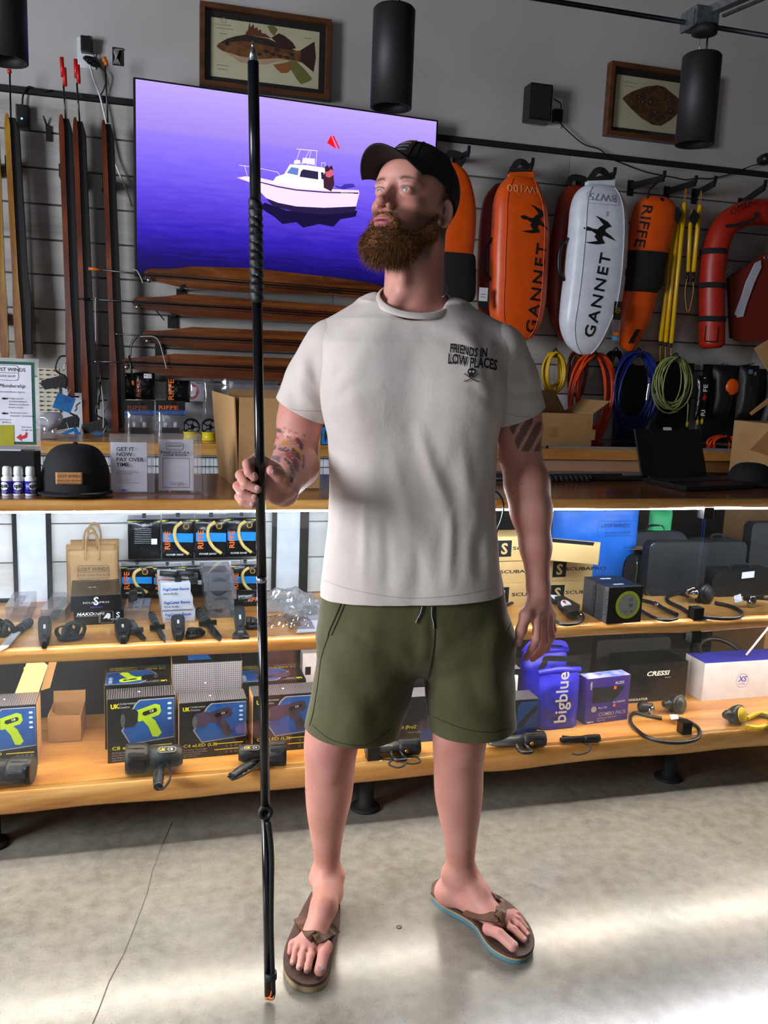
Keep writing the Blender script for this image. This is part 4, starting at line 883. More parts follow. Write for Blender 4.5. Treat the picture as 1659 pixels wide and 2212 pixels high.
for lab, rct, Y in (('bulky black gear bag on a hook right of the lettered pouch', (1530,792,1586,905), 4.12), ('bulky black gear bag with a small label at the far right', (1586,790,1640,905), 4.08), ('flat black bag hanging under the red vest at the right edge', (1640,800,1700,930), 4.1)):
    x0,y0,x1,y1 = rct; F = wallfr(x0,y1,Y); w,h = fpx(F,x1,y0); t_ = thing('gear_bag', lab, 'bag', F.p(w/2,0,0), 'black gear bags on hooks'); pillow(F,w,h,.05,DGEAR,'pouch',t_,seed=x0)
    MB().tube([F.p(w/2,h-.01,-.1), F.p(w/2,h+.01,.03)], .004, 6).build('hook_peg', BLACK, t_)
    if x0 == 1586: flat(F, rect(w*.2,h*.84,w*.42,h*.92), mat('label_blue','6a7a9a',.5), t_, 'label', .045); flat(F, rect(w*.5,h*.8,w*.62,h*.88), mat('label_tan','8a7a6a',.5), t_, 'label', .045)
    if x0 == 1530: MB().lathe(F.p(w*.75,h*.62,.03),F.n,[(0,.045),(.02,.045),(.03,.03),(.03,0)],24).build('orange_disc', FORG, t_)

for lab, rct, Y in (('long black bag hanging behind the blue coil', (1318,790,1400,985), 4.25), ('long black bag hanging behind the olive coil', (1400,785,1500,985), 4.25), ('wide black bag hanging low behind the lettered pouch', (1500,790,1600,985), 4.24), ('wide black bag hanging low at the right end of the wall', (1600,800,1720,985), 4.24)):
    x0,y0,x1,y1 = rct; F = wallfr(x0,y1,Y); w,h = fpx(F,x1,y0); t_ = thing('gear_bag', lab, 'bag', F.p(w/2,0,0), 'black gear bags on hooks'); pillow(F,w,h,.02,DGEAR,'pouch',t_,seed=x0)
    MB().tube([F.p(w/2,h-.01,-.04), F.p(w/2,h+.005,.01)], .004, 6).build('hook_peg', BLACK, t_)
# ================================================================ on the front counter, left
def ground(x, y, z=TOPZ): return at(x, y, Z=z)
# membership sign on a black stand
c0 = ground(88, 1052); t_ = thing('counter_stand', 'low black block under the membership sign at the left edge', 'stand', (c0.x-.12, 2.52, TOPZ))
zt2 = at(88, 975, Y=2.50).z
MB().abox((c0.x-.30,2.50,TOPZ),(c0.x,2.64,zt2),.003).build('block', MATTE, t_); MB().abox((c0.x-.29,2.505,zt2),(c0.x-.035,2.63,zt2+.003),.001).build('paper_sheet', PAPER, t_)
F = yawfr((c0.x-.285, 2.53, zt2+.003), .0); x1, y1 = fpx(F, 84, 775); F.o.x += 0; w, h = x1, y1
t_ = thing('membership_sign', 'acrylic membership sign with a green border on the black block', 'sign', F.p(w/2,0,0))
MB().box(F.p(0,0,-.006), F.u*w, F.v*h, F.n*.006, .001).build('acrylic_sheet', clear('acrylic','ffffff',.05,.02,.05), t_)
pg = MB().box(F.p(.004,.012,.0005), F.u*(w-.016), F.v*(h-.022), F.n*.001).build('border', mat('sign_green','1f5a48',.5), t_)
MB().box(F.p(.012,.020,.001), F.u*(w-.032), F.v*(h-.038), F.n*.001).build('page', PAPER, t_)
MB().box(F.p(-.01,-.003,-.03), F.u*(w+.02), F.v*.004, F.n*.05, .001).build('foot', clear('acrylic','ffffff',.05,.02,.05), t_)
G = F.at(0,0,.0022); X = lambda x, y: fpx(G, x, y)
def tx(s, x, y, px_, m=INK, fr=None, par=None, **k):
    fr = fr or G; a, b2 = fpx(fr, x, y); _, c2 = fpx(fr, x, y-px_); text(s, fr.at(a, b2), (c2-b2)/.72, m, par or t_, **k)
tx('LOST WINDS', 55, 803, 8, align='RIGHT'); tx('YOUR LOCAL DIVE SHOP', 33, 815, 4.5, align='RIGHT'); 
a = X(41,790); c = X(42,822); q = rrect(c[0]-.2, c[1], c[0]-.002, a[1], .008); strokes(G, [q+q[:1], [(c[0]-.19,(a[1]+c[1])/2),(c[0]-.004,(a[1]+c[1])/2)]], .001, INK, t_, 'logo_outline')
tx('Membership', 54, 838, 8, align='RIGHT', shear=.35, wide=.95); tx('Get a conditions report...', 56, 849, 4, align='RIGHT', shear=.3)
for i, s in enumerate(('Target species','recommendations','based on conditions','& time of year.')): tx(s, 19, 862+6.4*i, 3.6)
for i, s in enumerate(('Exclusive in store','discounts + promotions')): tx(s, 22, 893+6.4*i, 3.6)
for i, s in enumerate(('... and more to','$4.99/mo')): tx(s, 24, 908+6*i, 3.4, align='RIGHT')
tx('Scan here', 46, 924, 3.8, shear=.2); tx('to sign up', 46, 930, 3.8, shear=.2)
flat(G, [X(0,918),X(30,918),X(31,963),X(0,963)], mat('code_panel','a8a01c',.6), t_, 'blank_panel', .0006)
flat(G, [X(35,945),X(45,937),X(45,942),X(53,940),X(56,933),X(59,935),X(57,945),X(50,948),X(46,948),X(47,953)], mat('sign_red','d8342c',.5), t_, 'arrow', .0008)
for y in (861,893): flat(G, [X(3,y),X(7,y-2.5),X(12,y-2),X(15,y-.5),X(17,y-2.5),X(17,y+2.5),X(15,y+.5),X(12,y+2),X(7,y+2)], INK, t_, 'fish_mark', .0006)
# spit bottles
SB = mat('bottle_blue','2d2a9a',.35)
for i, (x, lab) in enumerate(((-14,'white capped defog bottle cut off by the left edge'),(15,'white capped defog bottle, left of the three whole ones'),(39,'white capped defog bottle in the middle, oval label fully facing'),(65,'white capped defog bottle nearest the black cap'))):
    p = ground(x, 1072); p.y = max(p.y, 2.395); r = .0155
    t_ = thing('defog_bottle', lab, 'bottle', (p.x, p.y+r, TOPZ), 'defog bottles on the counter'); c = Vector((p.x, p.y+r, TOPZ))
    MB().lathe(c, (0,0,1), [(0,0),(0,r-.002),(.002,r),(.047,r),(.053,.010),(.056,.010),(.056,0)], 24).build('bottle_body', WHITE, t_)
    MB().lathe(c+Vector((0,0,.006)), (0,0,1), [(0,r+.0003),(.034,r+.0003)], 24).build('label_band', SB, t_)
    MB().lathe(c+Vector((0,0,.054)), (0,0,1), [(0,.0105),(.002,.0125),(.020,.0115),(.024,.009),(.024,0)], 24).build('cap', WHITE, t_)
    turn = (.5,.5,0,-.55)[i]; n = Vector((math.sin(turn)*-1, -math.cos(turn), 0)); uu_ = Vector((-n.y, n.x, 0))
    def cyl(q, c=c, n=n, uu_=uu_, r=r+.0007):
        dx = (q-c).dot(uu_); an = dx/r; return c + (n*math.cos(an) + uu_*math.sin(an))*r + Vector((0,0,q.z-c.z))
    FF = Fr(c+Vector((0,0,.027))+n*r, uu_, (0,0,1), n)
    b_ = MB(); b_.grid(lambda s, t2: cyl(FF.p(.0125*math.cos(2*PI*s)*t2, .011*math.sin(2*PI*s)*t2)), 24, 3); b_.build('oval_label', WINK, t_)
    text('spit', FF.at(0,-.004), .016, INK, t_, align='CENTER', bold=.03, proj=lambda q: cyl(q) + n*.0006)
    for k in range(3): text(('cleans & defogs','dive masks','2 FL OZ')[k], FF.at(0,-.0145-.003*k), .003, WINK, t_, align='CENTER', proj=lambda q: cyl(q) + n*.0004)
# black snapback cap on the counter
cb_ = ground(166, 1062); CX, CYH = cb_.x, 2.505
t_ = thing('baseball_cap', 'black flat brim cap with a tan leather patch on the counter', 'cap', (CX, CYH, TOPZ), None)
CAPB = mat('cap_black_cloth','0d0d0f',.8,bump=.25,bscale=500)
def crown(s, t2):
    an = PI + 2*PI*s; ph = t2*PI/2; rx_, ry_, hz = .093, .088, .125
    cs, sn = math.cos(an), math.sin(an); f = max(0, -sn)
    k = math.cos(ph)**(.55+.15*f); z = TOPZ + .010 + hz*math.sin(ph)**(1.0-.2*f)
    if t2 > .999: k = 0
    return Vector((CX + rx_*cs*k, CYH + ry_*sn*k + .012*f*math.sin(ph)*-1*(1-t2), z))
MB().grid(crown, 48, 18, wrap=True).build('crown', CAPB, t_)
def brim(s, t2):
    an = PI + PI*s; cs, sn = math.cos(an), math.sin(an)
    r0 = Vector((.092*cs, .086*sn, 0)); r1 = Vector((.098*cs, -.02+.125*sn if sn < -.05 else .086*sn, 0)); q = r0 + (r1-r0)*t2
    return Vector((CX+q.x, CYH+q.y, TOPZ+.010 - .004*t2*abs(cs) + .002*t2))
MB().grid(brim, 32, 5).build('brim', CAPB, t_, solid=.004)
MB().ell((CX,CYH,TOPZ+.137),(.007,.007,.004),12).build('button', CAPB, t_)
bv = proj_on(bpy.data.objects['crown'] if False else t_.children[0], lift=.0022)
MB().tube([bv(Vector((CX,CYH,TOPZ+.03+.09*k/10))) for k in range(11)], .0012, 5).build('seam', MATTE, t_)
PF = Fr((CX-.010, CYH-.09, TOPZ+.052), (1,0,0), (0,0,1), (0,-1,0))
b_ = MB(); b_.grid(lambda s, t2: bv(PF.p(-.034+.068*s, -.016+.032*t2)), 12, 5); b_.build('leather_patch', mat('tan_leather','b8804a',.6,bump=.1), t_, solid=.001)
bv2 = proj_on(t_.children[0], lift=.0036)
q = rrect(-.031,-.0135,.031,.0135,.004); MB().tube([bv2(PF.p(*c)) for c in q+q[:1]], .0005, 4).build('patch_outline', INK, t_)
MB().tube([bv2(PF.p(-.029+.058*k/8, 0)) for k in range(9)], .0005, 4).build('patch_rule', INK, t_)
text('LOST WINDS', PF.at(0,.0025), .0098, INK, t_, align='CENTER', bold=.01, proj=bv2); text('YOUR LOCAL DIVE SHOP', PF.at(0,-.0085), .0056, INK, t_, align='CENTER', bold=.01, proj=bv2)
BF = Fr((CX+.045, CYH-.118, TOPZ+.0145), (.97,.2,0), (-.2,.97,0), (0,0,1))
flat(BF, circ(0,0,.024,28,.010), mat('sticker_grey','8a8c90',.35), t_, 'oval_sticker', .0); strokes(BF, [[(-.016,.003*k),(.016,.003*k)] for k in (-1,0,1)], .001, INK, t_, 'sticker_print', .0005)['kind']='stuff'
# acrylic sign holders
ACR = clear('acrylic','ffffff',.05,.02,.05)
def holder(label, hx0, hx1, ytop, ybot, px0, px1, pyt, art):
    p0, p1 = ground(hx0, ybot), ground(hx1, ybot); Yf = (p0.y+p1.y)/2+.012
    F = yawfr((at(hx0,ybot-8,Y=Yf).x, Yf, TOPZ+.004), .02, .10); w, h = fpx(F, hx1, ytop)
    t_ = thing('sign_holder', label, 'sign', F.p(w/2,0,0), 'clear acrylic sign holders')
    MB().box(F.p(0,0,0), F.u*w, F.v*h, F.n*.0025, .0006).build('acrylic_front', ACR, t_); MB().box(F.p(0,0,-.006), F.u*w, F.v*h, F.n*.0025, .0006).build('acrylic_back', ACR, t_)
    MB().abox((F.o.x-.006,Yf-.022,TOPZ),(F.o.x+w+.006,Yf+.03,TOPZ+.003),.001).build('foot', ACR, t_)
    a, c = fpx(F, px0, ybot-6), fpx(F, px1, pyt)
    MB().box(F.p(a[0],.003,-.0034), F.u*(c[0]-a[0]), F.v*(c[1]-.003), F.n*.001).build('page', PAPER, t_)
    art(F.at(0,0,.0028), t_); return t_
def art1(G, t_):
    T = lambda s, x, y, p, **k: tx(s, x, y, p, fr=G, par=t_, **k)
    for i, s in enumerate(('GET IT','NOW.','PAY OVER','TIME.')): T(s, 251, 974+11.2*i, 8.6, bold=.012, wide=1.05)
    for i, s in enumerate(('Choose between 4 interest-free','payments or longer monthly payment','plans starting at 0% APR.')): T(s, 252, 1018+3.4*i, 2.2)
    for i, s in enumerate(('1. No hard credit check','2. Ready to use instant access','3. Manage and click full view','4. Get the Help Center or Shopping information')): T(s, 253, 1031+4.2*i, 1.7)
    T('shop', 253, 1060, 4, m=mat('shop_violet','4a3cc0',.5), bold=.01); flat(G, [fpx(G,263,1061),fpx(G,271,1061),fpx(G,271,1056.5),fpx(G,263,1056.5)], mat('shop_violet','4a3cc0',.5), t_, 'logo_block', .0005)
def art2(G, t_):
    T = lambda s, x, y, p, **k: tx(s, x, y, p, fr=G, par=t_, **k)
    a, c = fpx(G,359,972), fpx(G,396,957); q = rrect(a[0],a[1],c[0],c[1],.005); strokes(G,[q+q[:1],[(a[0]+.004,(a[1]+c[1])/2),(c[0]-.004,(a[1]+c[1])/2)]],.0012,INK,t_,'logo_outline')
    T('LOST WINDS', 377.5, 963.5, 4, align='CENTER'); T('YOUR LOCAL DIVE SHOP', 377.5, 970.5, 2.3, align='CENTER')
    T('PLEASE LEAVE US A', 378, 979.5, 4.6, align='CENTER', bold=.02, wide=1.1); T('5-STAR REVIEW!', 379, 985.5, 4.6, align='CENTER', bold=.02, wide=1.1)
    a, c = fpx(G,352,1053), fpx(G,409,990); q = rect(a[0],a[1],c[0],c[1]); strokes(G,[q+q[:1]],.0012,INK,t_,'frame_outline')
    x = 366
    for ch, col in zip('Google', ('4285f4','db4437','e8b20a','4285f4','2a9d58','db4437')):
        T(ch, x, 1048, 8.5, m=mat('logo_'+col, col, .5)); x += {'G':7.2,'o':5.4,'g':5.2,'l':2.4,'e':5}[ch]
holder('clear holder with a pay over time notice beside the black cap', 237, 333, 938, 1069, 240, 317, 956, art1)
holder('clear holder with a review request page, right of the pay notice', 343, 434, 937, 1066, 343, 418, 950, art2)
# tall cardboard box with open flaps
a, b2, c2 = ground(515,1058), ground(690,1058), ground(470,1020); zt2 = at(515,858,Y=a.y).z
t_ = thing('cardboard_box', 'tall open cardboard box behind the hand and pole', 'box', ((a.x+b2.x)/2, a.y+.15, TOPZ), 'cardboard boxes')
H = zt2 - TOPZ; dpt = min(.40, 2.94-a.y); W_ = b2.x-a.x; th_ = .005
MB().box((a.x,a.y,TOPZ), (W_,0,0), (0,th_,0), (0,0,H), .001).build('front_wall', KRAFT, t_)
MB().box((a.x+W_-th_,a.y+th_,TOPZ), (th_,0,0), (0,dpt-th_,0), (0,0,H), .001).build('side_wall', KRAFT, t_)
lf = at(457,850,Y=a.y+dpt-.02); 
MB().prism([(a.x-.002,a.y+.008,TOPZ), (a.x-.03,a.y+dpt,TOPZ), (a.x-.055,a.y+dpt-.01,TOPZ+H*1.02), (a.x-.016,a.y+.012,TOPZ+H)], (th_,0,0), .001).build('side_wall', KRAFT, t_)
MB().box((a.x,a.y+dpt-th_,TOPZ), (W_,0,0), (0,th_,0), (0,0,H), .001).build('rear_wall', KRAFT, t_)
MB().box((a.x,a.y,TOPZ), (W_,0,0), (0,dpt,0), (0,0,.004)).build('floor_panel', KRAFT, t_)
MB().prism([(a.x,a.y+dpt,TOPZ+H), (a.x+W_,a.y+dpt,TOPZ+H), (a.x+W_-.01,a.y+dpt+.02,TOPZ+H+.012), (a.x+.01,a.y+dpt+.02,TOPZ+H+.012)], (0,.004,0)).build('flap', KRAFT, t_)
Gs = Fr((a.x-.006, a.y+.12, TOPZ+.06), (0,-1,0), (0,0,1), (-1,0,0)); flat(Gs, rect(0,0,.012,.03), WHITE, t_, 'label', .012)
# ---- right end of the counter: pole spear, laptop, tablet, soft cap
p0, p1 = ground(1062,1045), ground(1405,1044); p0.z = p1.z = TOPZ+.014; p0.y += .03; p1.y += .03
t_ = thing('pole_spear', 'black pole spear lying along the counter behind the man', 'pole spear', (p0+p1)/2 - Vector((0,0,.014)))
MB().tube([p0, p1], .011, 14).build('shaft', mat('pole_black','0d0d0f',.22), t_)
d = (p1-p0).normalized(); L0 = (p1-p0).length
MB().tube([p0+d*(L0*.30+.0045*k) + Vector((0,.0028*math.cos(k*1.4),.0028*math.sin(k*1.4))) for k in range(48)], .0125, 10).build('wrapped_grip', RUBBER, t_)
MB().tube([p1, p1+d*.02], [.010,.006], 12).build('end_fitting', CHROME, t_)
MB().tube([p0+Vector((0,.06,0)), p0+d*(L0*.9)+Vector((0,.07,0))], .009, 12).build('second_section', mat('pole_black','0d0d0f',.22), t_)
z1 = TOPZ+.002; q = [ground(1387,1041,z1), ground(1527,1037,z1), ground(1628,1056,z1), ground(1470,1061,z1)]
q[3] = q[0] + (q[2]-q[1])
t_ = thing('laptop', 'open black laptop with a white sticker on the counter at the right', 'laptop', (q[0]+q[2])/2 - Vector((0,0,.002)))
MB().prism(q, (0,0,.016), .003).build('base', BLACK, t_)
hu = (q[1]-q[0]).normalized(); hv = (q[2]-q[1]).normalized(); hw, hd = (q[1]-q[0]).length, (q[2]-q[1]).length; keym = mat('key_black','1c1c20',.5)
for r_ in range(5):
    for k in range(12):
        c = q[0] + hu*hw*(.06+.075*k) + hv*hd*(.12+.085*r_) + Vector((0,0,.0165)); MB().box(c, hu*hw*.06, hv*hd*.065, (0,0,.0018), .0005).build('key', keym, t_)
tl = at(1371,926,Y=q[0].y+.055); sv = (tl-q[0]-Vector((0,0,.016)))
LF = Fr(q[0]+Vector((0,0,.016)), hu, sv, None); MB().box(LF.o, hu*hw, sv, LF.n*-.008, .002).build('screen_lid', BLACK, t_)
LFn = Fr(LF.o, hu, sv, -LF.n if LF.n.y > 0 else LF.n)
MB().box(LFn.p(.008,.012,.001), hu*(hw-.016), sv*.92, LFn.n*.0008).build('display', mat('screen_black','050506',.12), t_)
flat(LFn, rrect(hw*.42,sv.length*.965,hw*.55,sv.length*1.03,.006), WHITE, t_, 'sticker', .003, .001)
p = ground(1640,1052); t_ = thing('soft_cap', 'black cap lying at the right end of the counter', 'cap', (p.x+.02,p.y+.06,TOPZ))
b_ = MB(); b_.grid(lambda s,t2: Vector((p.x+.03+.085*math.cos(2*PI*s)*math.cos(t2*PI/2)**.6, p.y+.09+.08*math.sin(2*PI*s)*math.cos(t2*PI/2)**.6, TOPZ+.004+.075*math.sin(t2*PI/2))), 32, 10, wrap=True); b_.build('crown', CAPB, t_)
b_ = MB(); b_.grid(lambda s,t2: Vector((p.x+.03+(.084+.05*t2*math.sin(PI*s))*math.cos(PI+PI*s), p.y+.09+(.078+.06*t2)*math.sin(PI+PI*s), TOPZ+.012-.006*t2)), 24, 4); b_.build('brim', CAPB, t_, solid=.004)
q0, q1, q2 = ground(1575,1024), ground(1659,1030), at(1618,938,Y=2.86)
t_ = thing('tablet_stand', 'black tablet leaning back behind the laptop at the right edge', 'tablet', (q0.x+.05, q0.y, TOPZ))
F = Fr((q0.x, 2.80, TOPZ), (.93,.36,0), (.22,.08,1)); 
MB().prism([F.p(*c) for c in rrect(0,0,.26,.19,.012)], F.n*-.010, .002).build('tablet_body', BLACK, t_)
# thin cord hanging over the counter edge by the man's hip
o = MB().tube(smooth_path([at(1060,1062,Y=2.36), at(1074,1064,Y=2.355), at(1085,1080,Y=2.355), at(1088,1100,Y=2.36), at(1082,1125,Y=2.365), at(1073,1150,Y=2.37), at(1071,1200,Y=2.37)], 6), .0032, 8).build('laptop_charger', BLACK); tag(o, 'thin black cord hanging over the counter edge beside the man', 'cord')
# ================================================================ on the back counter
BZ = 1.045
def kraftbox(name, label, P, size, yaw, flaps=True, m=KRAFT):
    W_, D_, H_ = size; F = yawfr(P, yaw); t_ = thing(name, label, 'box', F.p(W_/2, 0, -D_/2), 'cardboard boxes'); th_ = .004
    for nm, o_, a_, c_ in (('front_wall',(0,0,0),F.u*W_,F.n*-th_),('rear_wall',(0,0,-D_+th_),F.u*W_,F.n*-th_),('side_wall',(0,0,-th_),F.u*th_,F.n*(-D_+2*th_)),('side_wall',(W_-th_,0,-th_),F.u*th_,F.n*(-D_+2*th_))):
        MB().box(F.p(*o_), a_, c_, (0,0,H_), .001).build(nm, m, t_)
    MB().box(F.p(0,0,0), F.u*W_, F.n*-D_, (0,0,.004)).build('floor_panel', m, t_)
    if flaps:
        MB().prism([F.p(W_,H_,0), F.p(W_,H_,-D_), F.p(W_+.09,H_+.06,-D_+.01), F.p(W_+.09,H_+.06,-.01)], (0,0,.003)).build('flap', m, t_)
        MB().prism([F.p(0,H_,-D_), F.p(W_,H_,-D_), F.p(W_-.05,H_+.10,-D_-.03), F.p(0,H_+.10,-D_-.03)], (0,.003,0)).build('flap', m, t_)
        MB().prism([F.p(0,H_,0), F.p(0,H_,-D_), F.p(-.03,H_+.17,-D_), F.p(-.02,H_+.17,-.02)], (.003,0,0)).build('flap', m, t_)
    return t_, F
p = at(1165,968,Z=BZ); p1 = at(1282,968,Y=p.y); zt2 = at(1220,893,Y=p.y).z
t_, F = kraftbox('cardboard_box', 'open cardboard box on the back counter below the orange coil', (p.x-.02, 3.74, BZ), (p1.x-p.x+.02, .28, zt2-BZ), .03)
for x,y in ((.07,.05),(.27,.04)): flat(F, rect(x,y,x+.05,y+.05), mat('tape_brown','a88456',.3), t_, 'tape', .0008)
t_ = thing('glass_panel', 'dark glass panel with a pale metal edge lying on the back counter', 'panel', (2.35,3.75,BZ))
xa, xb = at(1183,976,Y=3.72).x, 2.9
MB().abox((xa,3.712,BZ),(xb,4.0,BZ+.012),.002).build('glass_sheet', mat('dark_glass','06070a',.06), t_); MB().abox((xa,3.706,BZ),(xb,3.712,BZ+.013)).build('edge_trim', mat('alu','c9ccd2',.3,.6), t_)
coil('orange cable coil lying on the dark glass panel', 1560, 962, 40, 20, 8, .006, mat('line_orange','d8420c',.35), 3.86, 9, None)
p = at(1600,975,Y=3.80); t_ = thing('dark_cup', 'dark blue cup beside the orange cable coil', 'cup', (p.x,3.80,BZ+.013)); MB().lathe((p.x,3.80,BZ+.0125),(0,0,1),[(0,0),(0,.035),(.075,.042),(.085,.042),(.085,.037),(.01,.032),(.01,0)],28).build('cup_body', mat('cup_navy','232c40',.4), t_); MB().ring((p.x+.045,3.80,BZ+.05),(0,-1,0),.02,.005,16,8).build('handle', mat('cup_navy','232c40',.4), t_)
# translucent jar near the left, small diver card behind the man's elbow
p = at(105,985,Y=3.78); t_ = thing('plastic_jar', 'clear plastic jar with crumpled bags behind the black cap', 'jar', (p.x,3.80,BZ)); MB().lathe((p.x,3.80,BZ),(0,0,1),[(0,0),(0,.035),(.05,.035),(.06,.03)],24).build('jar_body', FILM, t_)
b_ = MB(); b_.ell((p.x,3.80,BZ+.075),(.045,.035,.035),18)
for v in b_.bm.verts: v.co += Vector((1,.5,1))*.02*mnoise.noise(v.co*30)
b_.build('crumpled_bag', clear('crumple','dcdce4',.2,.15,.35), t_)
F = wallfr(694,966,3.73); w,h = fpx(F,717,912); t_ = thing('product_card', 'small blue product card with a diver picture beside the man\'s elbow', 'card', F.p(w/2,0,0))
MB().box(F.p(0,0,-.02), F.u*w, F.v*h, F.n*.02).build('card_box', mat('card_black','0c0c10',.5), t_); flat(F, rect(w*.02,h*.12,w*.95,h*.8), mat('card_cyan','1a8ad8',.5), t_, 'picture'); flat(F, [(w*.3,h*.2),(w*.5,h*.3),(w*.62,h*.5),(w*.55,h*.72),(w*.35,h*.72),(w*.25,h*.5)], mat('diver_dark','3a342c',.6), t_, 'diver_figure', .001)
# carton at the right edge
p = at(1640,905,Y=3.3)
t_ = thing('cardboard_carton', 'brown cardboard carton with raised flaps cut off by the right edge', 'box', (p.x+.25,3.3,0))
MB().abox((p.x+.06,3.18,0),(p.x+.5,3.55,p.z-.02),.004).build('carton_body', KRAFT, t_)
for q in ([(1620,972),(1662,928),(1720,905),(1720,985),(1661,985)], [(1620,892),(1662,858),(1720,842),(1720,850),(1662,870),(1624,897)], [(1630,752),(1662,733),(1720,722),(1720,830),(1662,806)]):
    MB().prism([at(x,y,Y=3.28) for x,y in q], (0,.004,0)).build('flap', KRAFT, t_)
# ================================================================ upper shelf of the display case
def pbox(name, label, cat, P, W_, H_, D_, yaw, m, group=None, tops=None, side=None, bev=.0012, tilt=0):
    F = yawfr(P, yaw, tilt); t_ = thing(name, label, cat, F.p(W_/2, 0, -D_/2), group)
    MB().box(F.p(0,0,0), F.u*W_, F.v*H_, F.n*-D_, bev).build('carton', m, t_)
    if tops: MB().box(F.p(.001,H_,-.001), F.u*(W_-.002), F.n*-(D_-.002), F.v*.0006).build('top_panel', tops, t_)
    if side: 
        for x in (0, W_): MB().box(F.p(x-.0004,.001,-.001), F.u*.0008, F.v*(H_-.002), F.n*-(D_-.002)).build('side_panel', side, t_)
    return t_, F, Fr(F.p(0,H_,0), F.u, -F.n, F.v)                     # thing, front frame, top frame
def spx(x0, x1, yb, yt, z, y=None):
    """front face of a box standing on a shelf: photo columns, bottom row, top row"""
    P = at(x0, yb, Z=z); 
    if y: P = at(x0, yb, Y=y); P.z = z
    return P, at(x1, yb, Y=P.y).x - P.x, at(x0, yt, Y=P.y).z - P.z
M_ = MIDZ
# paper carrier bags
BAGP = mat('bag_paper','b08a5e',.85,col2='a67f54',scale=9,bump=.08,bscale=15)
for i, lab in enumerate(('brown paper carrier bag with printed shop name, front of three','brown paper carrier bag, middle of the three in the case','brown paper carrier bag, rearmost of the three in the case')):
    Y = 2.80+.028*i; P = at(149-4*i+(14 if i==2 else 0), 1290, Y=Y); P.z = M_; W_ = .148; H_ = .185+.010*i
    F = yawfr(P, .03*i); t_ = thing('paper_bag', lab, 'bag', F.p(W_/2,0,-.01), 'paper carrier bags in the case')
    b_ = MB()
    for z0, y0 in ((0,0),): 
        b_.grid(lambda s,t2: F.p(W_*s*(1-.02*t2)+.0015*mnoise.noise(Vector((s*4,t2*4,i))), H_*t2, -.002-.004*math.sin(t2*PI)+.003*mnoise.noise(Vector((s*6,t2*6,i+3)))), 10, 10)
        b_.grid(lambda s,t2: F.p(W_*s*(1-.02*t2), H_*t2, -.022), 2, 2)
    b_.build('bag_body', BAGP, t_, solid=.001)
    MB().box(F.p(0,0,-.021), F.u*.0015, F.v*H_, F.n*.018).build('gusset', BAGP, t_); MB().box(F.p(W_*.98,0,-.021), F.u*.0015, F.v*H_, F.n*.018).build('gusset', BAGP, t_)
    for c in (-.001, -.021):
        MB().tube(smooth_path([F.p(W_*.36,H_-.03,c+.0035),F.p(W_*.355,H_+.02,c+.0035),F.p(W_*.42,H_+.05,c),F.p(W_*.55,H_+.05,c),F.p(W_*.62,H_+.02,c),F.p(W_*.62,H_-.03,c+.0035)],6), .0028, 7).build('handle', BAGP, t_)
    if i == 0:
        G = F.at(0,0,.0035); q = rrect(.028,.096,.122,.138,.008); strokes(G,[q+q[:1],[(.032,.117),(.118,.117)]],.0011,INK,t_,'logo_outline')
        text('LOST WINDS', G.at(.075,.121), .0155, INK, t_, align='CENTER'); text('YOUR LOCAL DIVE SHOP', G.at(.075,.104), .0085, INK, t_, align='CENTER')
# hanging band packets
CYAN = mat('packet_cyan','1888d8',.35); BTUBE = mat('band_cream','e0c070',.4)
def bandpk(label, x0, y0, x1, y1, Y, backside=False, hook=True):
    F = wallfr(x0, y1, Y); w, h = fpx(F, x1, y0); t_ = thing('band_packet', label, 'packet', F.p(w/2,0,0), 'band packets hung in the case')
    pillow(F, w, h*.9, .009, BAGBLK, 'pouch', t_, seed=x0*.07, wr=.35)
    MB().box(F.p(0,h*.86,.001), F.u*w, F.v*h*.14, F.n*.002).build('clear_header', FILM, t_)
    MB().box(F.p(0,h*.845,.003), F.u*w, F.v*h*.02, F.n*.002).build('zip_line', YELLOW, t_)
    if not backside:
        flat(F, [(w*.02,h*.40),(w*.97,h*.38),(w*.97,h*.58),(w*.02,h*.60)], CYAN, t_, 'cyan_band', .0155)
        text('RIFFE', F.at(w*.25,h*.22,.016).rot(PI/2), w*.24, ORANGE, t_, bold=.02, wide=1.1)
        text('POWER BAND', F.at(w*.12,h*.09,.0155), w*.085, WINK, t_, bold=.01, shear=.2)
        MB().tube(smooth_path([F.p(w*.62,h*.84,.018),F.p(w*.42,h*.72,.02),F.p(w*.40,h*.5,.02),F.p(w*.55,h*.28,.02),F.p(w*.82,h*.12,.018)],6), w*.055, 8).build('band', BTUBE, t_)
        MB().tube([F.p(w*.80,h*.13,.018),F.p(w*.93,h*.10,.018)], w*.03, 7).build('band_end', BLACK, t_)
        flat(F, circ(w*.75,h*.74,w*.10), mat('gold_ink','a87a20',.5), t_, 'seal', .0165); flat(F, circ(w*.75,h*.74,w*.065), INK, t_, 'seal', .017)
    else:
        flat(F, rect(w*.72,h*.35,w*.9,h*.48), WHITE, t_, 'barcode_label', .0165)
        strokes(F, [[(w*.2,h*(.7-.04*k)),(w*.72,h*(.7-.04*k))] for k in range(9)], .0011, GREY, t_, 'small_print', .0155)['kind'] = 'stuff'
    MB().tube([F.p(w/2,h*.96,-.03),F.p(w/2,h*.955,.012)], .002, 6).build('peg', BLACK, t_); MB().box(F.p(w*.44,h*.93,-.004),F.u*w*.12,F.v*h*.1,F.n*.004).build('peg_plate', BLACK, t_)
for lab, r_, bs in (('black band packet turned to its printed back, first in the upper row',(277,1112,346,1208),True),('band packet with orange lettering, second in the upper row',(350,1110,419,1207),False),('band packet with orange lettering, third in the upper row',(421,1110,490,1205),False),('band packet with orange lettering, last in the upper row beside the pole',(489,1108,554,1203),False)): bandpk(lab, *r_, 2.868, bs)
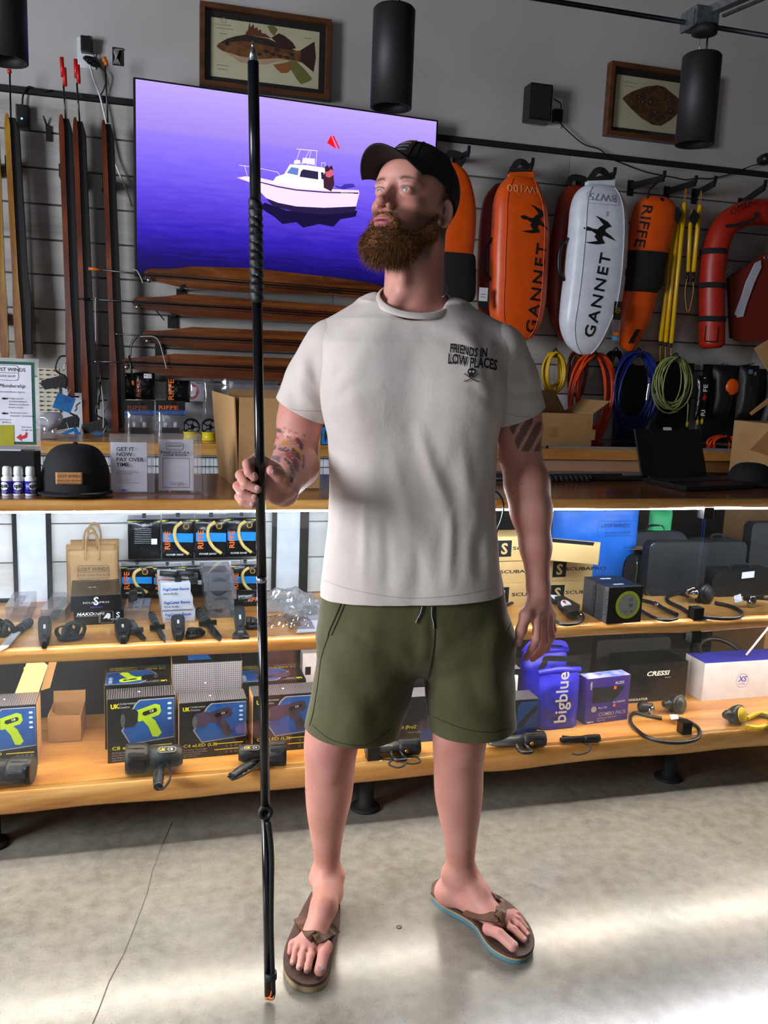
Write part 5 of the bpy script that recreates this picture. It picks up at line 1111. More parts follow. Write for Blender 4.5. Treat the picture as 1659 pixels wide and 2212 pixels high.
for lab, r_, bs in (('band packet in the lower row beside the paper bags',(263,1214,330,1287),False),('band packet in the lower row behind the white knife boxes',(331,1216,392,1287),False),('band packet turned to its back in the lower row behind the clear boxes',(394,1214,440,1286),True),('band packet in the lower row just left of the pole',(498,1211,560,1288),False)): bandpk(lab, *r_, 2.872, bs)
# cartons
GBLK = mat('gloss_black_card','0e0e10',.25)
P,W_,H_ = spx(160,268,1352,1322,M_); 
t_,F,T = pbox('knife_box','black knife carton with white lettering under the larger black box','box',P,W_,H_,.17,.06,GBLK,'boxes on the upper shelf')
text('MAKO',F.at(W_*.05,H_*.70),.013,WINK,t_,bold=.03,wide=1.25,shear=.2); text('KNIFE',F.at(W_*.36,H_*.70),.011,WINK,t_,wide=1.2,shear=.2); strokes(F,[[(W_*.04,H_*.64),(W_*.5,H_*.64)],[(W_*.5,H_*.64),(W_*.5,H_*.1)]],.0012,GREY,t_,'rule')
flat(F,[(W_*.58,H_*.4),(W_*.62,H_*.62),(W_*.66,H_*.8),(W_*.72,H_*.78),(W_*.73,H_*.55),(W_*.70,H_*.35),(W_*.65,H_*.45)],WINK,t_,'shark_mark'); text('S',F.at(W_*.88,H_*.45),.024,WINK,t_,bold=.02,align='CENTER'); text('SCUBAPRO',F.at(W_*.88,H_*.3),.006,WINK,t_,align='CENTER',wide=1.4)
q = rrect(W_*.52,H_*.1,W_*.78,H_*.95,.005); strokes(F,[q+q[:1]],.0008,GREY,t_,'outline')
z2 = P.z+H_+.0008; P2 = at(153,1322,Y=P.y-.004); P2.z = z2; W2 = at(262,1322,Y=P.y).x-P2.x; H2 = at(153,1289,Y=P2.y).z-z2
t_,F,T = pbox('gear_box','larger glossy black box with an S emblem, stacked on the knife carton','box',P2,W2,H2,.20,.06,GBLK,'boxes on the upper shelf')
text('S',F.at(W2*.5,H2*.40),.034,WINK,t_,bold=.02,align='CENTER'); text('SCUBAPRO',F.at(W2*.5,H2*.50),.0075,WINK,t_,align='CENTER',wide=2); text('DEEP DOWN',F.at(W2*.5,H2*.2),.006,mat('violet_ink','6a60d0',.5),t_,align='CENTER'); text('S',T.at(W2*.5,.10).rot(PI/2),.03,GREY,t_,bold=.02,align='CENTER'); text('www.scubapro.com',T.at(W2*.42,.185),.008,WINK,t_); strokes(T,[[(W2*.1,.175),(W2*.95,.175)]],.001,GREY,t_,'rule')
# clear knife boxes
CBOX = clear('box_plastic','f2f0f8',.13,.06,.10)
def cbox(label, P, W_, H_, D_, yaw, lettering=None, inside=None, group='clear plastic boxes on the upper shelf'):
    F = yawfr(P, yaw); t_ = thing('clear_box', label, 'box', F.p(W_/2,0,-D_/2), group)
    MB().box(F.p(0,0,0), F.u*W_, F.v*H_, F.n*-D_, .001).build('clear_shell', CBOX, t_)
    T = Fr(F.p(0,H_,0), F.u, -F.n, F.v)
    if lettering: text(lettering, T.at(W_*.66,D_*.08).rot(PI/2), W_*.48, mat('frost_grey','8c8a98',.6), t_, bold=.02, wide=1.1)
    if inside == 'insert': MB().box(F.p(W_*.1,H_*.12,-.01), F.u*W_*.8, F.v*H_*.5, F.n*-(D_-.02), .006).build('insert', mat('smoke_insert','3a383e',.4), t_)
    if inside == 'hand': 
        MB().tube(smooth_path([F.p(W_*.5,H_*.35,-.02),F.p(W_*.5,H_*.5,-D_*.4),F.p(W_*.55,H_*.4,-D_*.9)],6), [.012]*6+[.009]*7, 8).build('knife_handle', RUBBER, t_)
    return t_, F, T
P,W_,H_ = spx(12,65,1345,1310,M_); cbox('flat clear box with frosted lettering at the left of the case', P,W_,H_,.17,.0,'CRESSI')
P,W_,H_ = spx(88,142,1345,1325,M_); cbox('clear box holding a knife, left of the black boxes', P,W_,H_+.012,.20,-.10,None,'hand')
P,W_,H_ = spx(268,322,1341,1318,M_); cbox('clear box with frosted lettering right of the black boxes', P,W_,H_,.14,-.05,'CRESSI')
P,W_,H_ = spx(447,508,1336,1316,M_); zc = P.z
for i, lab in enumerate(('lowest clear box of the tall clear stack','second clear box from the bottom of the tall clear stack','middle clear box of the tall clear stack','fourth clear box of the tall clear stack','topmost clear box of the tall clear stack with a dark knife')):
    H1 = .0285; t_,F,T = cbox(lab, Vector((P.x-.003*i+(.004 if i==2 else 0), P.y-.002*(i%2), zc)), W_+.006*(i>1), H1, .15, .02*(i%3), None, 'insert', 'tall stack of clear boxes')
    MB().lathe(F.p(W_*.5,H1*.5,-.004), F.n, [(0,.0),(.002,W_*.33),(.003,W_*.3),(.003,0)], 20).build('end_shape', mat('smoke_insert','3a383e',.4), t_); zc += H1+.0006
# fogcutter stack
P,W_,H_ = spx(352,422,1345,1312,M_); zc = P.z; LG = mat('pale_grey_card','c6c6cc',.5)
for i, lab in enumerate(('bottom white knife carton with blue lettering','middle white knife carton with blue lettering','top white knife carton with blue lettering, straps lying on it')):
    H1 = .038 if i < 2 else .042; PP = Vector((P.x-.003*i, P.y-.003*(i==1), zc)); t_,F,T = pbox('knife_box',lab,'box',PP,W_-.004*i,H1,.19,.05,LG,'white knife cartons'); zc += H1+.0007
    text('FogCutter Recon',F.at(W_*.06,H1*.52),.0118,mat('carton_blue','2a50b8',.5),t_,bold=.022,shear=.15,wide=.93); text('Dive Knife',F.at(W_*.08,H1*.20),.0095,INK,t_,wide=1.05); strokes(F,[[(W_*.5+.012*math.cos(PI*k/8),.001+.006*math.sin(PI*k/8)) for k in range(9)]],.0006,GREY,t_,'thumb_notch')
    top = (PP, W_)
def strapring(parent, c, nrm, R, wdt, name='strap', sx=1, m=RUBBER):
    c = Vector(c); nrm = Vector(nrm).normalized(); u_ = Vector((0,0,1)) if abs(nrm.z) < .9 else Vector((1,0,0)); u_ = (u_-nrm*u_.dot(nrm)).normalized(); v_ = nrm.cross(u_)
    pts = [c + u_*math.cos(2*PI*k/24)*R + v_*math.sin(2*PI*k/24)*R*sx for k in range(25)]
    b_ = MB(); rows = []
    b_.grid(lambda s,t2: c + u_*math.cos(2*PI*s)*R + v_*math.sin(2*PI*s)*R*sx + nrm*wdt*(t2-.5), 28, 1, wrap=True)
    return b_.build(name, m, parent, solid=.0025)
S0 = Vector((top[0].x+.012, top[0].y+.02, zc)); t_ = thing('leg_strap', 'pair of looped black straps lying on the white knife cartons', 'strap', S0+Vector((.03,.02,0)))
for dx in (.012,.062): strapring(t_, S0+Vector((dx,.03,.019)), (.1,.25,1), .026, .016, sx=1.1)
MB().abox(S0+Vector((.03,.0,0)), S0+Vector((.05,.05,.012)), .003).build('buckle', BLACK, t_); MB().tube(smooth_path([S0+Vector((-.02,.01,.004)),S0+Vector((0,-.004,.012)),S0+Vector((.02,.0,.004))],5), .0012, 5).build('red_tie', RED, t_)
# knives and sheaths lying along the front of the shelf
def knife(label, h0, h1, tip, hw_, bw, hm, bm_, guard=True, z=M_, curve=0, dbl=False):
    a, c, e = at(*h0,Z=z+.012), at(*h1,Z=z+.012), at(*tip,Z=z+.006); t_ = thing('dive_knife', label, 'knife', Vector((c.x,c.y,z)), 'knives along the shelf front')
    d = (e-c); n = Vector((-d.y,d.x,0)).normalized()
    MB().tube([a, a+(c-a)*.1, a+(c-a)*.35, a+(c-a)*.6, a+(c-a)*.85, c], [hw_*.7,hw_*1.05,hw_*.9,hw_*1.1,hw_*.95,hw_*1.05], 12).build('handle', hm, t_)
    for k in range(4): q = a+(c-a)*(.25+.17*k); MB().tube([q-(c-a).normalized()*.003, q+(c-a).normalized()*.003], hw_*1.14, 12).build('grip_rib', mat('rib_grey','4a5258',.5), t_)
    if dbl: P_ = [c-n*bw, c+d*.6-n*bw*1.1, e, c+d*.6+n*bw*1.1, c+n*bw]
    else: P_ = [c-n*bw, c+d*.75-n*bw, c+d*.93-n*bw*.6, e, c+d*.8+n*bw, c+n*bw]
    MB().prism([p-Vector((0,0,.004)) for p in P_], (0,0,.004), .0008).build('blade', bm_, t_)
    if guard: MB().tube([c-n*hw_*2.1-d.normalized()*.002, c+n*hw_*2.1-d.normalized()*.002], 1, flat=(.010,.014,(0,0,1))).build('guard', hm, t_)
    return t_
def sheath(label, top_, bot, w0, w1, m=RUBBER, z=M_, strapdir=None, wings=False):
    a, c = at(*top_,Z=z), at(*bot,Z=z); d = c-a; n = Vector((-d.y,d.x,0)).normalized(); t_ = thing('knife_sheath', label, 'sheath', Vector((c.x,c.y,z)), 'knife sheaths along the shelf front')
    prof = [(0,.55),(.08,.8),(.25,1),(.6,.95),(.85,.75),(1,.45)]; w = lambda k: w0+(w1-w0)*k
    P_ = [a+d*k+n*w(k)*r_ for k,r_ in prof]+[a+d*k-n*w(k)*r_ for k,r_ in reversed(prof)]
    MB().prism(P_, (0,0,.022), .006).build('sheath_body', m, t_)
    prof2 = [(.15,.6),(.5,.62),(.8,.35)]; MB().prism([p+Vector((0,0,.021)) for p in [a+d*k+n*w(k)*r_ for k,r_ in prof2]+[a+d*k-n*w(k)*r_ for k,r_ in reversed(prof2)]], (0,0,.004), .0015).build('raised_panel', m, t_)
    q = a+d*.5; MB().prism([q+n*.003-d*.08+Vector((0,0,.0255)), q-n*.003-d*.08+Vector((0,0,.0255)), q-n*.003+d*.08+Vector((0,0,.0255)), q+n*.003+d*.08+Vector((0,0,.0255))], (0,0,.0004)).build('logo_mark', WINK, t_)
    MB().ring(a-d.normalized()*.014+Vector((0,0,.009)), (0,0,1), .013, .0035, 18, 7).build('loop', BLACK, t_)
    if wings: MB().prism([c-d*.1+n*w1*1.7, c-d*.02+n*w1*1.7, c-d*.02-n*w1*1.7, c-d*.1-n*w1*1.7, c-d*.3-n*w1*.6, c-d*.3+n*w1*.6], (0,0,.008), .002).build('strap_lug', m, t_)
    return t_
def straps(label, x, y, s, seed, z=M_, n=4):
    rn = random.Random(seed); c = at(x,y,Z=z); t_ = thing('strap_bundle', label, 'straps', Vector((c.x,c.y,z)), 'black strap bundles on the shelf')
    for k in range(n):
        R = s*rn.uniform(.35,.6); strapring(t_, c+Vector((rn.uniform(-.35,.35)*s, rn.uniform(-.25,.25)*s, R*.78+.002)), (rn.uniform(-1,1),rn.uniform(-1,.2),rn.uniform(-.3,.3)), R, .014, sx=rn.uniform(1,1.6))
    MB().abox(c+Vector((-.012,-.01,.001)), c+Vector((.012,.006,.016)), .003).build('buckle', BLACK, t_)
    MB().tube(smooth_path([c+Vector((-s*.6,-.01,.006)), c+Vector((-s*.3,-.025,.008)), c+Vector((s*.3,-.02,.008)), c+Vector((s*.6,.01,.006))],5), .006, 8).build('strap_tail', RUBBER, t_); return t_
KBLADE = mat('black_blade','2a2b2d',.3,.6)
straps('dark strap bundle cut off by the left edge of the case', 6, 1372, .05, 1)
knife('silver bladed dive knife with black handle at the left of the shelf', (66,1342),(36,1364),(2,1404), .0125, .011, RUBBER, mat('blade_silver','d5d7da',.45,.3), False)
sheath('large black knife sheath with a curved handle, left of the strap bundle', (97,1345),(96,1402), .020, .014); straps('thick coiled black strap bundle right of the large sheath', 153, 1380, .05, 4, n=5)
sheath('small black sheath with a white stripe below the black boxes', (264,1350),(267,1392), .024, .018)
knife('short dive knife with a grey patterned handle and round guard', (282,1340),(296,1362),(313,1382), .0085, .008, mat('grey_handle','4a5258',.5), KBLADE)
knife('black dagger with square guard in front of the clear box', (326,1325),(340,1355),(358,1387), .010, .008, RUBBER, KBLADE, True, dbl=True)
sheath('squat black sheath below the white knife cartons', (384,1338),(386,1386), .021, .018); straps('small black strap bundle with a red tie beside the large knife', 418, 1375, .032, 8, n=4)
knife('large black bladed knife with a ribbed handle below the clear stack', (430,1318),(449,1346),(477,1382), .0125, .011, RUBBER, KBLADE)
sheath('tall grey black sheath with lugs left of the pole', (517,1322),(520,1382), .0185, .014, mat('sheath_grey','33353a',.5), wings=True); straps('black strap hanging beside the tall sheath, partly behind the pole', 545, 1355, .03, 11, n=3)
t_ = thing('compass_strap', 'small black wrist strap standing in front of the clear box', 'strap', at(290,1312,Z=M_)); c = at(290,1318,Z=M_); c.z = M_+.030
strapring(t_, c+Vector((.012,.03,.016)), (.3,1,.1), .018, .018); strapring(t_, c+Vector((-.004,.0,.008)), (0,.2,1), .013, .026); MB().abox(c+Vector((-.014,-.004,.016)), c+Vector((.010,.02,.032)), .004).build('module', BLACK, t_)
# loose clear bags and clamshells right of the pole
for i,(x,y,lab,sc) in enumerate(((610,1345,'clear clamshell tray lying right of the pole',(.055,.05,.022)),(648,1352,'second clear clamshell tray nearest the man',(.04,.04,.03)))):
    c = at(x,y,Z=M_); t_ = thing('clamshell', lab, 'tray', Vector((c.x,c.y,M_)), 'clear clamshell trays'); b_ = MB()
    b_.grid(lambda s,t2: c+Vector(((s-.5)*2*sc[0],(t2-.5)*2*sc[1],.002+sc[2]*(max(0,1-abs(2*s-1)**4)*max(0,1-abs(2*t2-1)**4))*(.6+.6*abs(mnoise.noise(Vector((s*7+i*5,t2*7,i))))))), 26, 22, smooth=False)
    b_.build('moulded_shell', clear('clamshell_plastic','ece6e8',.22,.05,.04), t_)
for i,(x,y,w,d_,h,lab) in enumerate(((620,1310,.10,.07,.05,'crumpled clear bag with dark contents right of the pole'),(660,1330,.07,.06,.045,'crumpled clear bag close to the shirt hem'))):
    c = at(x,y,Z=M_); c.y = min(c.y,2.80); t_ = thing('clear_bag', lab, 'bag', Vector((c.x,c.y,M_)), 'crumpled clear bags'); b_ = MB()
    b_.grid(lambda s,t2: c+Vector(((s-.5)*2*w,(t2-.5)*2*d_,.003+h*(max(0,1-abs(2*s-1)**2)*max(0,1-abs(2*t2-1)**2))**.5*(1+.8*mnoise.noise(Vector((s*5,t2*5,i*3)))))), 24, 20, smooth=False); b_.build('bag_film', clear('bag_film_c','e8e8ee',.2,.08,.22), t_)
    MB().ell(c+Vector((.01,.01,.016)), (w*.55,d_*.4,.013), 16).build('dark_contents', mat('smoke_insert','3a383e',.4), t_)
c = at(672,1350,Z=M_); t_ = thing('paper_slip', 'white paper slip lying beside the clear trays', 'paper', Vector((c.x,c.y,M_))); MB().prism([at(x,y,Z=M_+.001) for x,y in ((640,1368),(700,1364),(700,1318),(660,1322))], (0,0,.001)).build('sheet', PAPER, t_)
# dark pouch with orange lettering behind the sheath
P,W_,H_ = spx(505,560,1315,1288,M_); F = yawfr(P+Vector((0,.02,0)),.05,.5); t_ = thing('gear_pouch','small dark pouch with orange lettering behind the tall sheath','pouch',F.o); pillow(F,W_,.055,.015,BAGBLK,'pouch',t_); text('RIFFE',F.at(W_*.55,.012,.015),.018,ORANGE,t_,bold=.02,shear=.3,lift=.002)
# ---------------------------------------------------------------- right half of the upper shelf
SCB = mat('scuba_carton','d8b378',.7,col2='cfa86c',scale=8); SG='tan cartons with a black S emblem'
def scub(lab, x0, x1, yb, yt, z, D_=.12, logo=.15, txt_=.45, yaw=0, y=None):
    P,W_,H_ = spx(x0,x1,yb,yt,z,y); t_,F,T = pbox('gear_carton',lab,'box',P,W_,H_,D_,yaw,SCB,SG)
    if logo is not None: flat(F, rect(W_*logo,H_*.18,W_*logo+H_*.62,H_*.85), INK, t_, 'emblem_block'); text('S',F.at(W_*logo+H_*.31,H_*.3),H_*.62,SCB,t_,bold=.03,align='CENTER',lift=.0012)
    text('SCUBAPRO',F.at(W_*txt_,H_*.45),H_*.2,INK,t_,bold=.02,wide=1.9)
    return t_,F,P,W_,H_
YS = at(1160,1308,Z=M_).y
t_,F,P,W_,H_ = scub('tan carton at the bottom of the left stack beside the arm',1050,1168,1308,1262,M_,y=YS); z1 = P.z+H_+.0008
t_,F,P,W_,H_ = scub('tan carton in the middle of the left stack beside the arm',1040,1166,1262,1213,z1,logo=None,txt_=.3,y=YS+.004); z2 = P.z+H_+.0008
t_,F,P,W_,H_ = scub('tan carton at the top of the left stack with a black emblem',1050,1150,1213,1160,z2,logo=.22,txt_=.55,y=YS)
t_,F,P,W_,H_ = scub('tan carton at the bottom of the right stack behind the gauges',1172,1276,1303,1257,M_,logo=.15,y=YS); z1 = P.z+H_+.0008
t_,F,P,W_,H_ = scub('tan carton in the middle of the right stack behind the gauges',1170,1278,1257,1206,z1,logo=.2,y=YS); z2 = P.z+H_+.0008
F = yawfr((P.x-.02, YS-.02, z2), -.55); t_ = thing('gear_carton','long tan carton lying askew on top of the right stack','box',F.p(.1,0,-.05),SG)
MB().box(F.o, F.u*.19, F.v*.062, F.n*-.085, .0012).build('carton', SCB, t_); MB().box(F.p(.01,.062,-.006), F.u*.16, F.n*-.06, F.v*.0007).build('black_stripe', INK, t_); S2 = Fr(F.p(.19,0,0), -F.n, F.v, F.u); flat(S2, rect(.012,.02,.04,.05), WHITE, t_, 'label'); flat(S2, rect(.05,.03,.066,.045), WHITE, t_, 'label')
# brown sleeves with zip pouches
ZP = mat('pouch_charcoal','1c1d21',.7,bump=.2,bscale=200)
for i,(x0,x1,yb,yt,lab) in enumerate(((1290,1330,1262,1196,'narrow black zip pouch in a brown sleeve, left of two'),(1346,1394,1275,1200,'narrow black zip pouch in a brown sleeve, beside the emblem pouch'))):
    P,W_,H_ = spx(x0,x1,yb,yt,M_); F = yawfr(P,-.12); t_ = thing('zip_pouch',lab,'pouch',F.p(W_/2,0,-.05),'zip pouches in brown sleeves')
    MB().prism([F.p(*q) for q in rrect(0,0,W_,H_,W_*.4,5)], F.n*-.10, .004).build('pouch_body', ZP, t_); MB().tube([F.p(W_*.45,H_*.96,.001),F.p(W_*.5,H_*.6,.003),F.p(W_*.45,H_*.1,.002)], .0025, 6).build('zip', STEEL, t_)
    MB().box(F.p(-.006,0,-.03), F.u*.003, F.v*(H_+.02), F.n*-.13).build('sleeve_side', KRAFT, t_); MB().box(F.p(W_+.003,0,-.012), F.u*.003, F.v*(H_+.02), F.n*-.15).build('sleeve_side', KRAFT, t_); MB().box(F.p(-.006,H_+.017,-.02), F.u*(W_+.012), F.n*-.14, F.v*.003).build('sleeve_top', KRAFT, t_)
# emblem pouch
P,W_,H_ = spx(1394,1514,1288,1172,M_); F = yawfr(P,-.05); t_ = thing('gear_pouch','square charcoal zip pouch with a large S emblem','pouch',F.p(W_/2,0,-.02))
MB().prism([F.p(*q) for q in rrect(0,0,W_,H_,.022,6)], F.n*-.05, .006).build('pouch_body', ZP, t_); q = rrect(.004,.003,W_-.004,H_-.004,.020,6); MB().tube([F.p(a_,c_,-.003) for a_,c_ in q[7:]], .003, 6).build('zip', STEEL, t_)
text('S',F.at(W_*.5,H_*.25),H_*.62,INK,t_,bold=.03,align='CENTER',wide=.9); text('SCUBAPRO',F.at(W_*.5,H_*.40),H_*.11,INK,t_,bold=.01,align='CENTER',wide=2.0)
# bags at the back of the shelf
BDRY = mat('dry_bag_blue','1668d0',.45,bump=.25,bscale=14)
Yb = 2.86; F = wallfr(1188,1210,Yb); w,h = fpx(F,1380,1100); F.o.z = M_; h = .36
t_ = thing('dry_bag','blue dry bag with printed shop name at the back of the case','bag',F.p(w/2,0,0)); pillow(F,w,h,.05,BDRY,'bag_body',t_,seed=3,wr=.25)
G = F.at(*fpx(F,1280,1140),.058); text('LOST WINDS',G.at(0,.012),.02,mat('bag_navy_ink','0c2a6a',.6),t_); text('YOUR LOCAL DIVE SHOP',G.at(0,-.012),.011,mat('bag_navy_ink','0c2a6a',.6),t_); q=rrect(-.01,-.02,.15,.035,.006); strokes(G,[q+q[:1]],.001,mat('bag_navy_ink','0c2a6a',.6),t_,'logo_outline')
def softcase(lab, x0, x1, yb, yt, y, D_, m=ZP, r_=.02, name='gear_case', tagc=False, z=None):
    z = M_ if z is None else z; P = at(x0,yb,Y=y); zt_ = at(x0,yt,Y=y).z; P.z = z; W_ = at(x1,yb,Y=y).x-P.x; H_ = zt_-z; F = yawfr(P,0); t_ = thing(name,lab,'case',F.p(W_/2,0,-D_/2),'black soft cases in the display')
    MB().prism([F.p(*q) for q in rrect(0,0,W_,H_,min(r_,H_*.45),6)], F.n*-D_, .008).build('case_body', m, t_); q = rrect(.003,.003,W_-.003,H_-.003,min(r_,H_*.45),6); MB().tube([F.p(a_,c_,-D_*.3) for a_,c_ in q+q[:1]], .0035, 6).build('zip_seam', BLACK, t_)
    MB().tube(smooth_path([F.p(W_*.35,H_-.002,-D_*.5),F.p(W_*.4,H_+.018,-D_*.5),F.p(W_*.6,H_+.018,-D_*.5),F.p(W_*.65,H_-.002,-D_*.5)],5), .005, 8).build('carry_handle', FABRIC, t_)
    if tagc: MB().prism([F.p(W_*.38,H_+.004,.004),F.p(W_*.55,H_+.008,.004),F.p(W_*.53,H_-.014,.012),F.p(W_*.36,H_-.018,.012)], F.n*.001).build('paper_tag', PAPER, t_)
    return t_
softcase('long black roll case behind the emblem pouch',1350,1480,1240,1150,2.86,.06,r_=.05,name='roll_case'); softcase('tall charcoal hard case right of the emblem pouch',1505,1604,1275,1172,2.80,.10)
softcase('low black moulded case with a paper tag at the right',1535,1690,1298,1240,2.66,.12,m=mat('case_black','101012',.5),r_=.03,tagc=True); softcase('black case cut off at the right end of the upper shelf',1612,1760,1260,1130,2.86,.05)
strokes_ = [(1390,1098,1450,1112,'green bag corner peeking over the black bags at the back',mat('bag_green','1f9a5a',.5))]
F = wallfr(1395,1200,2.905); w,h = fpx(F,1452,1102); F.o.z = M_; t_ = thing('dry_bag',strokes_[0][4],'bag',F.o); pillow(F,w,at(1395,1102,Y=2.905).z-M_,.02,strokes_[0][5],'bag_body',t_)
# boxed watches
P,W_,H_ = spx(1310,1386,1348,1270,M_); D1 = .062
for i,lab in enumerate(('black watch carton with a yellow green dial picture','second black watch carton standing behind the dial carton')):
    F = yawfr(P+Vector((-.004*i,.077*i,0)), .10); t_,F,T = pbox('watch_box',lab,'box',F.o,W_,H_,.074,.06,mat('watch_black','101012',.4),'black watch cartons',side=mat('watch_grey','4a4a50',.5))
    Sf = Fr(F.p(0,0,-.074), F.n, F.v, -F.u); text('SUUNTO',Sf.at(.058,H_*.90,.001).rot(-PI/2),.022,mat('suunto_dark','222226',.5),t_,bold=.01,wide=1.2); flat(T,rect(W_*.3,.03,W_*.6,.042),WHITE,t_,'label')
    if i == 0:
        flat(F,circ(W_*.58,H_*.5,W_*.36,32),mat('dial_lime','b8c818',.4),t_,'dial_ring'); flat(F,circ(W_*.58,H_*.5,W_*.285,32),mat('dial_grey','8f9490',.4),t_,'dial_face',.0010)
        text('150',F.at(W_*.64,H_*.60),.013,INK,t_,align='CENTER',lift=.0014); text('53',F.at(W_*.66,H_*.44),.015,INK,t_,align='CENTER',bold=.02,lift=.0014); text('14.1  18',F.at(W_*.58,H_*.28),.011,INK,t_,align='CENTER',lift=.0014)
        for k in range(12): a_=2*PI*k/12; flat(F,circ(W_*.58+W_*.325*math.cos(a_),H_*.5+W_*.325*math.sin(a_),.0012,6),INK,t_,'dial_mark',.0012)
# gauge console with hose
HOSE = mat('hose_black','16171a',.4)
def hose(pts, t_, z, r=.0055, name='hose', m=HOSE): return MB().tube(smooth_path([at(x,y,Z=z) for x,y in pts],8), r, 10).build(name, m, t_)
t_ = thing('gauge_console','black twin gauge console with white dials and a looped hose','gauge', at(1225,1325,Z=M_))
for (x,y,r_) in ((1200,1288,.024),(1222,1308,.021)):
    c = at(x,y,Z=M_+.03); nr = Vector((.1,-.55,.8)).normalized(); MB().lathe(c-nr*.016, nr, [(0,r_*.8),(.004,r_*1.15),(.018,r_*1.18),(.021,r_*1.05),(.021,0)], 28).build('gauge_body', RUBBER, t_); MB().lathe(c-nr*.016, nr, [(.0212,r_*.95),(.0216,r_*.95),(.0216,0)], 28).build('dial', WHITE, t_)
    g = Fr(c+nr*.0062, (1,0,0), nr.cross(Vector((1,0,0))), nr); flat(g, [(0,0)]+[(r_*.8*math.cos(a_),r_*.8*math.sin(a_)) for a_ in (2.4,2.1,1.8,1.5)], RED, t_, 'red_zone', .0005); strokes(g,[[(0,0),(r_*.6,-r_*.3)]],.0016,INK,t_,'needle',.0008)
MB().prism([at(x,y,Z=M_+.012) for x,y in ((1196,1300),(1214,1296),(1252,1318),(1248,1332),(1228,1336))],(0,0,.02),.006).build('console_boot', RUBBER, t_)
hose(((1180,1312),(1205,1345),(1240,1348),(1258,1338),(1256,1325),(1240,1318)),t_,M_+.012); hose(((1165,1300),(1150,1290),(1112,1300),(1090,1310)),t_,M_+.012); MB().tube([at(1248,1322,Z=M_+.012),at(1256,1332,Z=M_+.012)],.0075,10).build('hose_fitting', CHROME, t_)
# hose lying between boxes, regulator with looped hose, chrome first stage
t_ = thing('inflator_hose','black low pressure hose lying right of the watch carton','hose', at(1430,1325,Z=M_)); hose(((1384,1296),(1410,1303),(1440,1318),(1462,1328)),t_,M_+.012,.0075); hose(((1384,1318),(1410,1333),(1440,1340),(1462,1336)),t_,M_+.009); MB().tube([at(1415,1304,Z=M_+.013),at(1424,1309,Z=M_+.013)],.0088,10).build('silver_band', CHROME, t_)
def regulator(lab, x, y, s, loop, z, chrome=True, col=None):
    c = at(x,y,Z=z); c.z = z+.028*s; t_ = thing('regulator',lab,'regulator',Vector((c.x,c.y,z)),'regulators on the shelves')
    nr = Vector((.35,-.9,.3)).normalized(); MB().lathe(c, nr, [(-.03*s,.0),(-.03*s,.016*s),(-.012*s,.026*s),(0,.030*s),(.010*s,.030*s),(.014*s,.024*s),(.014*s,0)], 28).build('second_stage', BLACK, t_)
    MB().lathe(c+nr*.0142*s, nr, [(0,.023*s),(.003*s,.022*s),(.004*s,0)], 28).build('front_cover', col or mat('reg_grey','2b2d30',.35), t_)
    MB().box(c+Vector((-.016*s,.004,-.04*s)), (.032*s,0,0), (0,.02*s,0), (0,0,.022*s), .004*s).build('mouthpiece', RUBBER, t_)
    d = Vector((-1,-.15,.1)).normalized(); MB().lathe(c+d*.022*s, d, [(0,.012*s),(.012*s,.012*s),(.014*s,.015*s),(.024*s,.015*s),(.026*s,.010*s),(.034*s,.010*s),(.034*s,0)], 20).build('adjustment_knob', CHROME if chrome else BLACK, t_)
    hose(loop,t_,z+.007,.0065,m=HOSE); return t_
t_ = regulator('chrome and black regulator with a looped hose by the black clip',1520,1302,1.2,((1545,1302),(1585,1312),(1602,1325),(1590,1335),(1550,1336),(1500,1328),(1470,1312),(1445,1300),(1442,1290),(1465,1282),(1490,1288)),M_)
c = at(1485,1298,Z=M_); c.z = M_+.03; MB().lathe(c,(.3,-.6,.7),[(0,.018),(.014,.022),(.02,.022),(.03,.012),(.034,.012),(.034,0)],22).build('first_stage', CHROME, t_); MB().lathe(c+Vector((.02,.005,.01)),(.9,-.3,.2),[(0,.01),(.02,.01),(.024,.015),(.03,.015),(.03,0)],18).build('yoke_knob', BLACK, t_)
t_ = thing('first_stage','chrome regulator first stage with a paper tag at the right','regulator', at(1625,1318,Z=M_)); c = at(1622,1312,Z=M_); c.z = M_+.004
MB().lathe(c,(0,0,1),[(0,.013),(.006,.016),(.024,.016),(.028,.012),(.036,.012),(.04,.008),(.04,0)],22).build('chrome_body', CHROME, t_); MB().tube([c+Vector((-.03,0,.03)),c+Vector((.05,.01,.034))],.009,12).build('port_bar', BLACK, t_); hose(((1630,1292),(1659,1294),(1700,1300)),t_,M_+.02); MB().prism([at(x,y,Z=M_+.035) for x,y in ((1585,1288),(1600,1283),(1604,1300),(1588,1303))],(0,0,.001)).build('paper_tag', PAPER, t_)
# ================================================================ lower shelf of the display case
Z_ = LOWZ
m, t, b = nt('hex_print'); N = t.nodes; L = t.links; tc = N.new('ShaderNodeTexCoord'); vo = N.new('ShaderNodeTexVoronoi'); vo.inputs['Scale'].default_value = 150; vo.inputs['Randomness'].default_value = 0
L.new(tc.outputs['Object'], vo.inputs['Vector']); rp = N.new('ShaderNodeValToRGB'); rp.color_ramp.interpolation = 'CONSTANT'; e = rp.color_ramp.elements; e[0].color = lin('0e0e12'); e[1].position = .46; e[1].color = lin('70707a'); L.new(vo.outputs['Distance'], rp.inputs[0]); L.new(rp.outputs[0], b.inputs['Base Color']); b.inputs['Roughness'].default_value = .35
HEX = m; UKBLK = mat('torch_box_black','0d0d0f',.35); UKBLUE = mat('torch_box_blue','1a5aa8',.4,col2='0f3a80',scale=10); LIME = mat('lime_print','b4d820',.4); TDARK = mat('torch_print_dark','2c2430',.4,col2='4a3a50',scale=30); TANS = mat('box_tan_side','d0a878',.7)
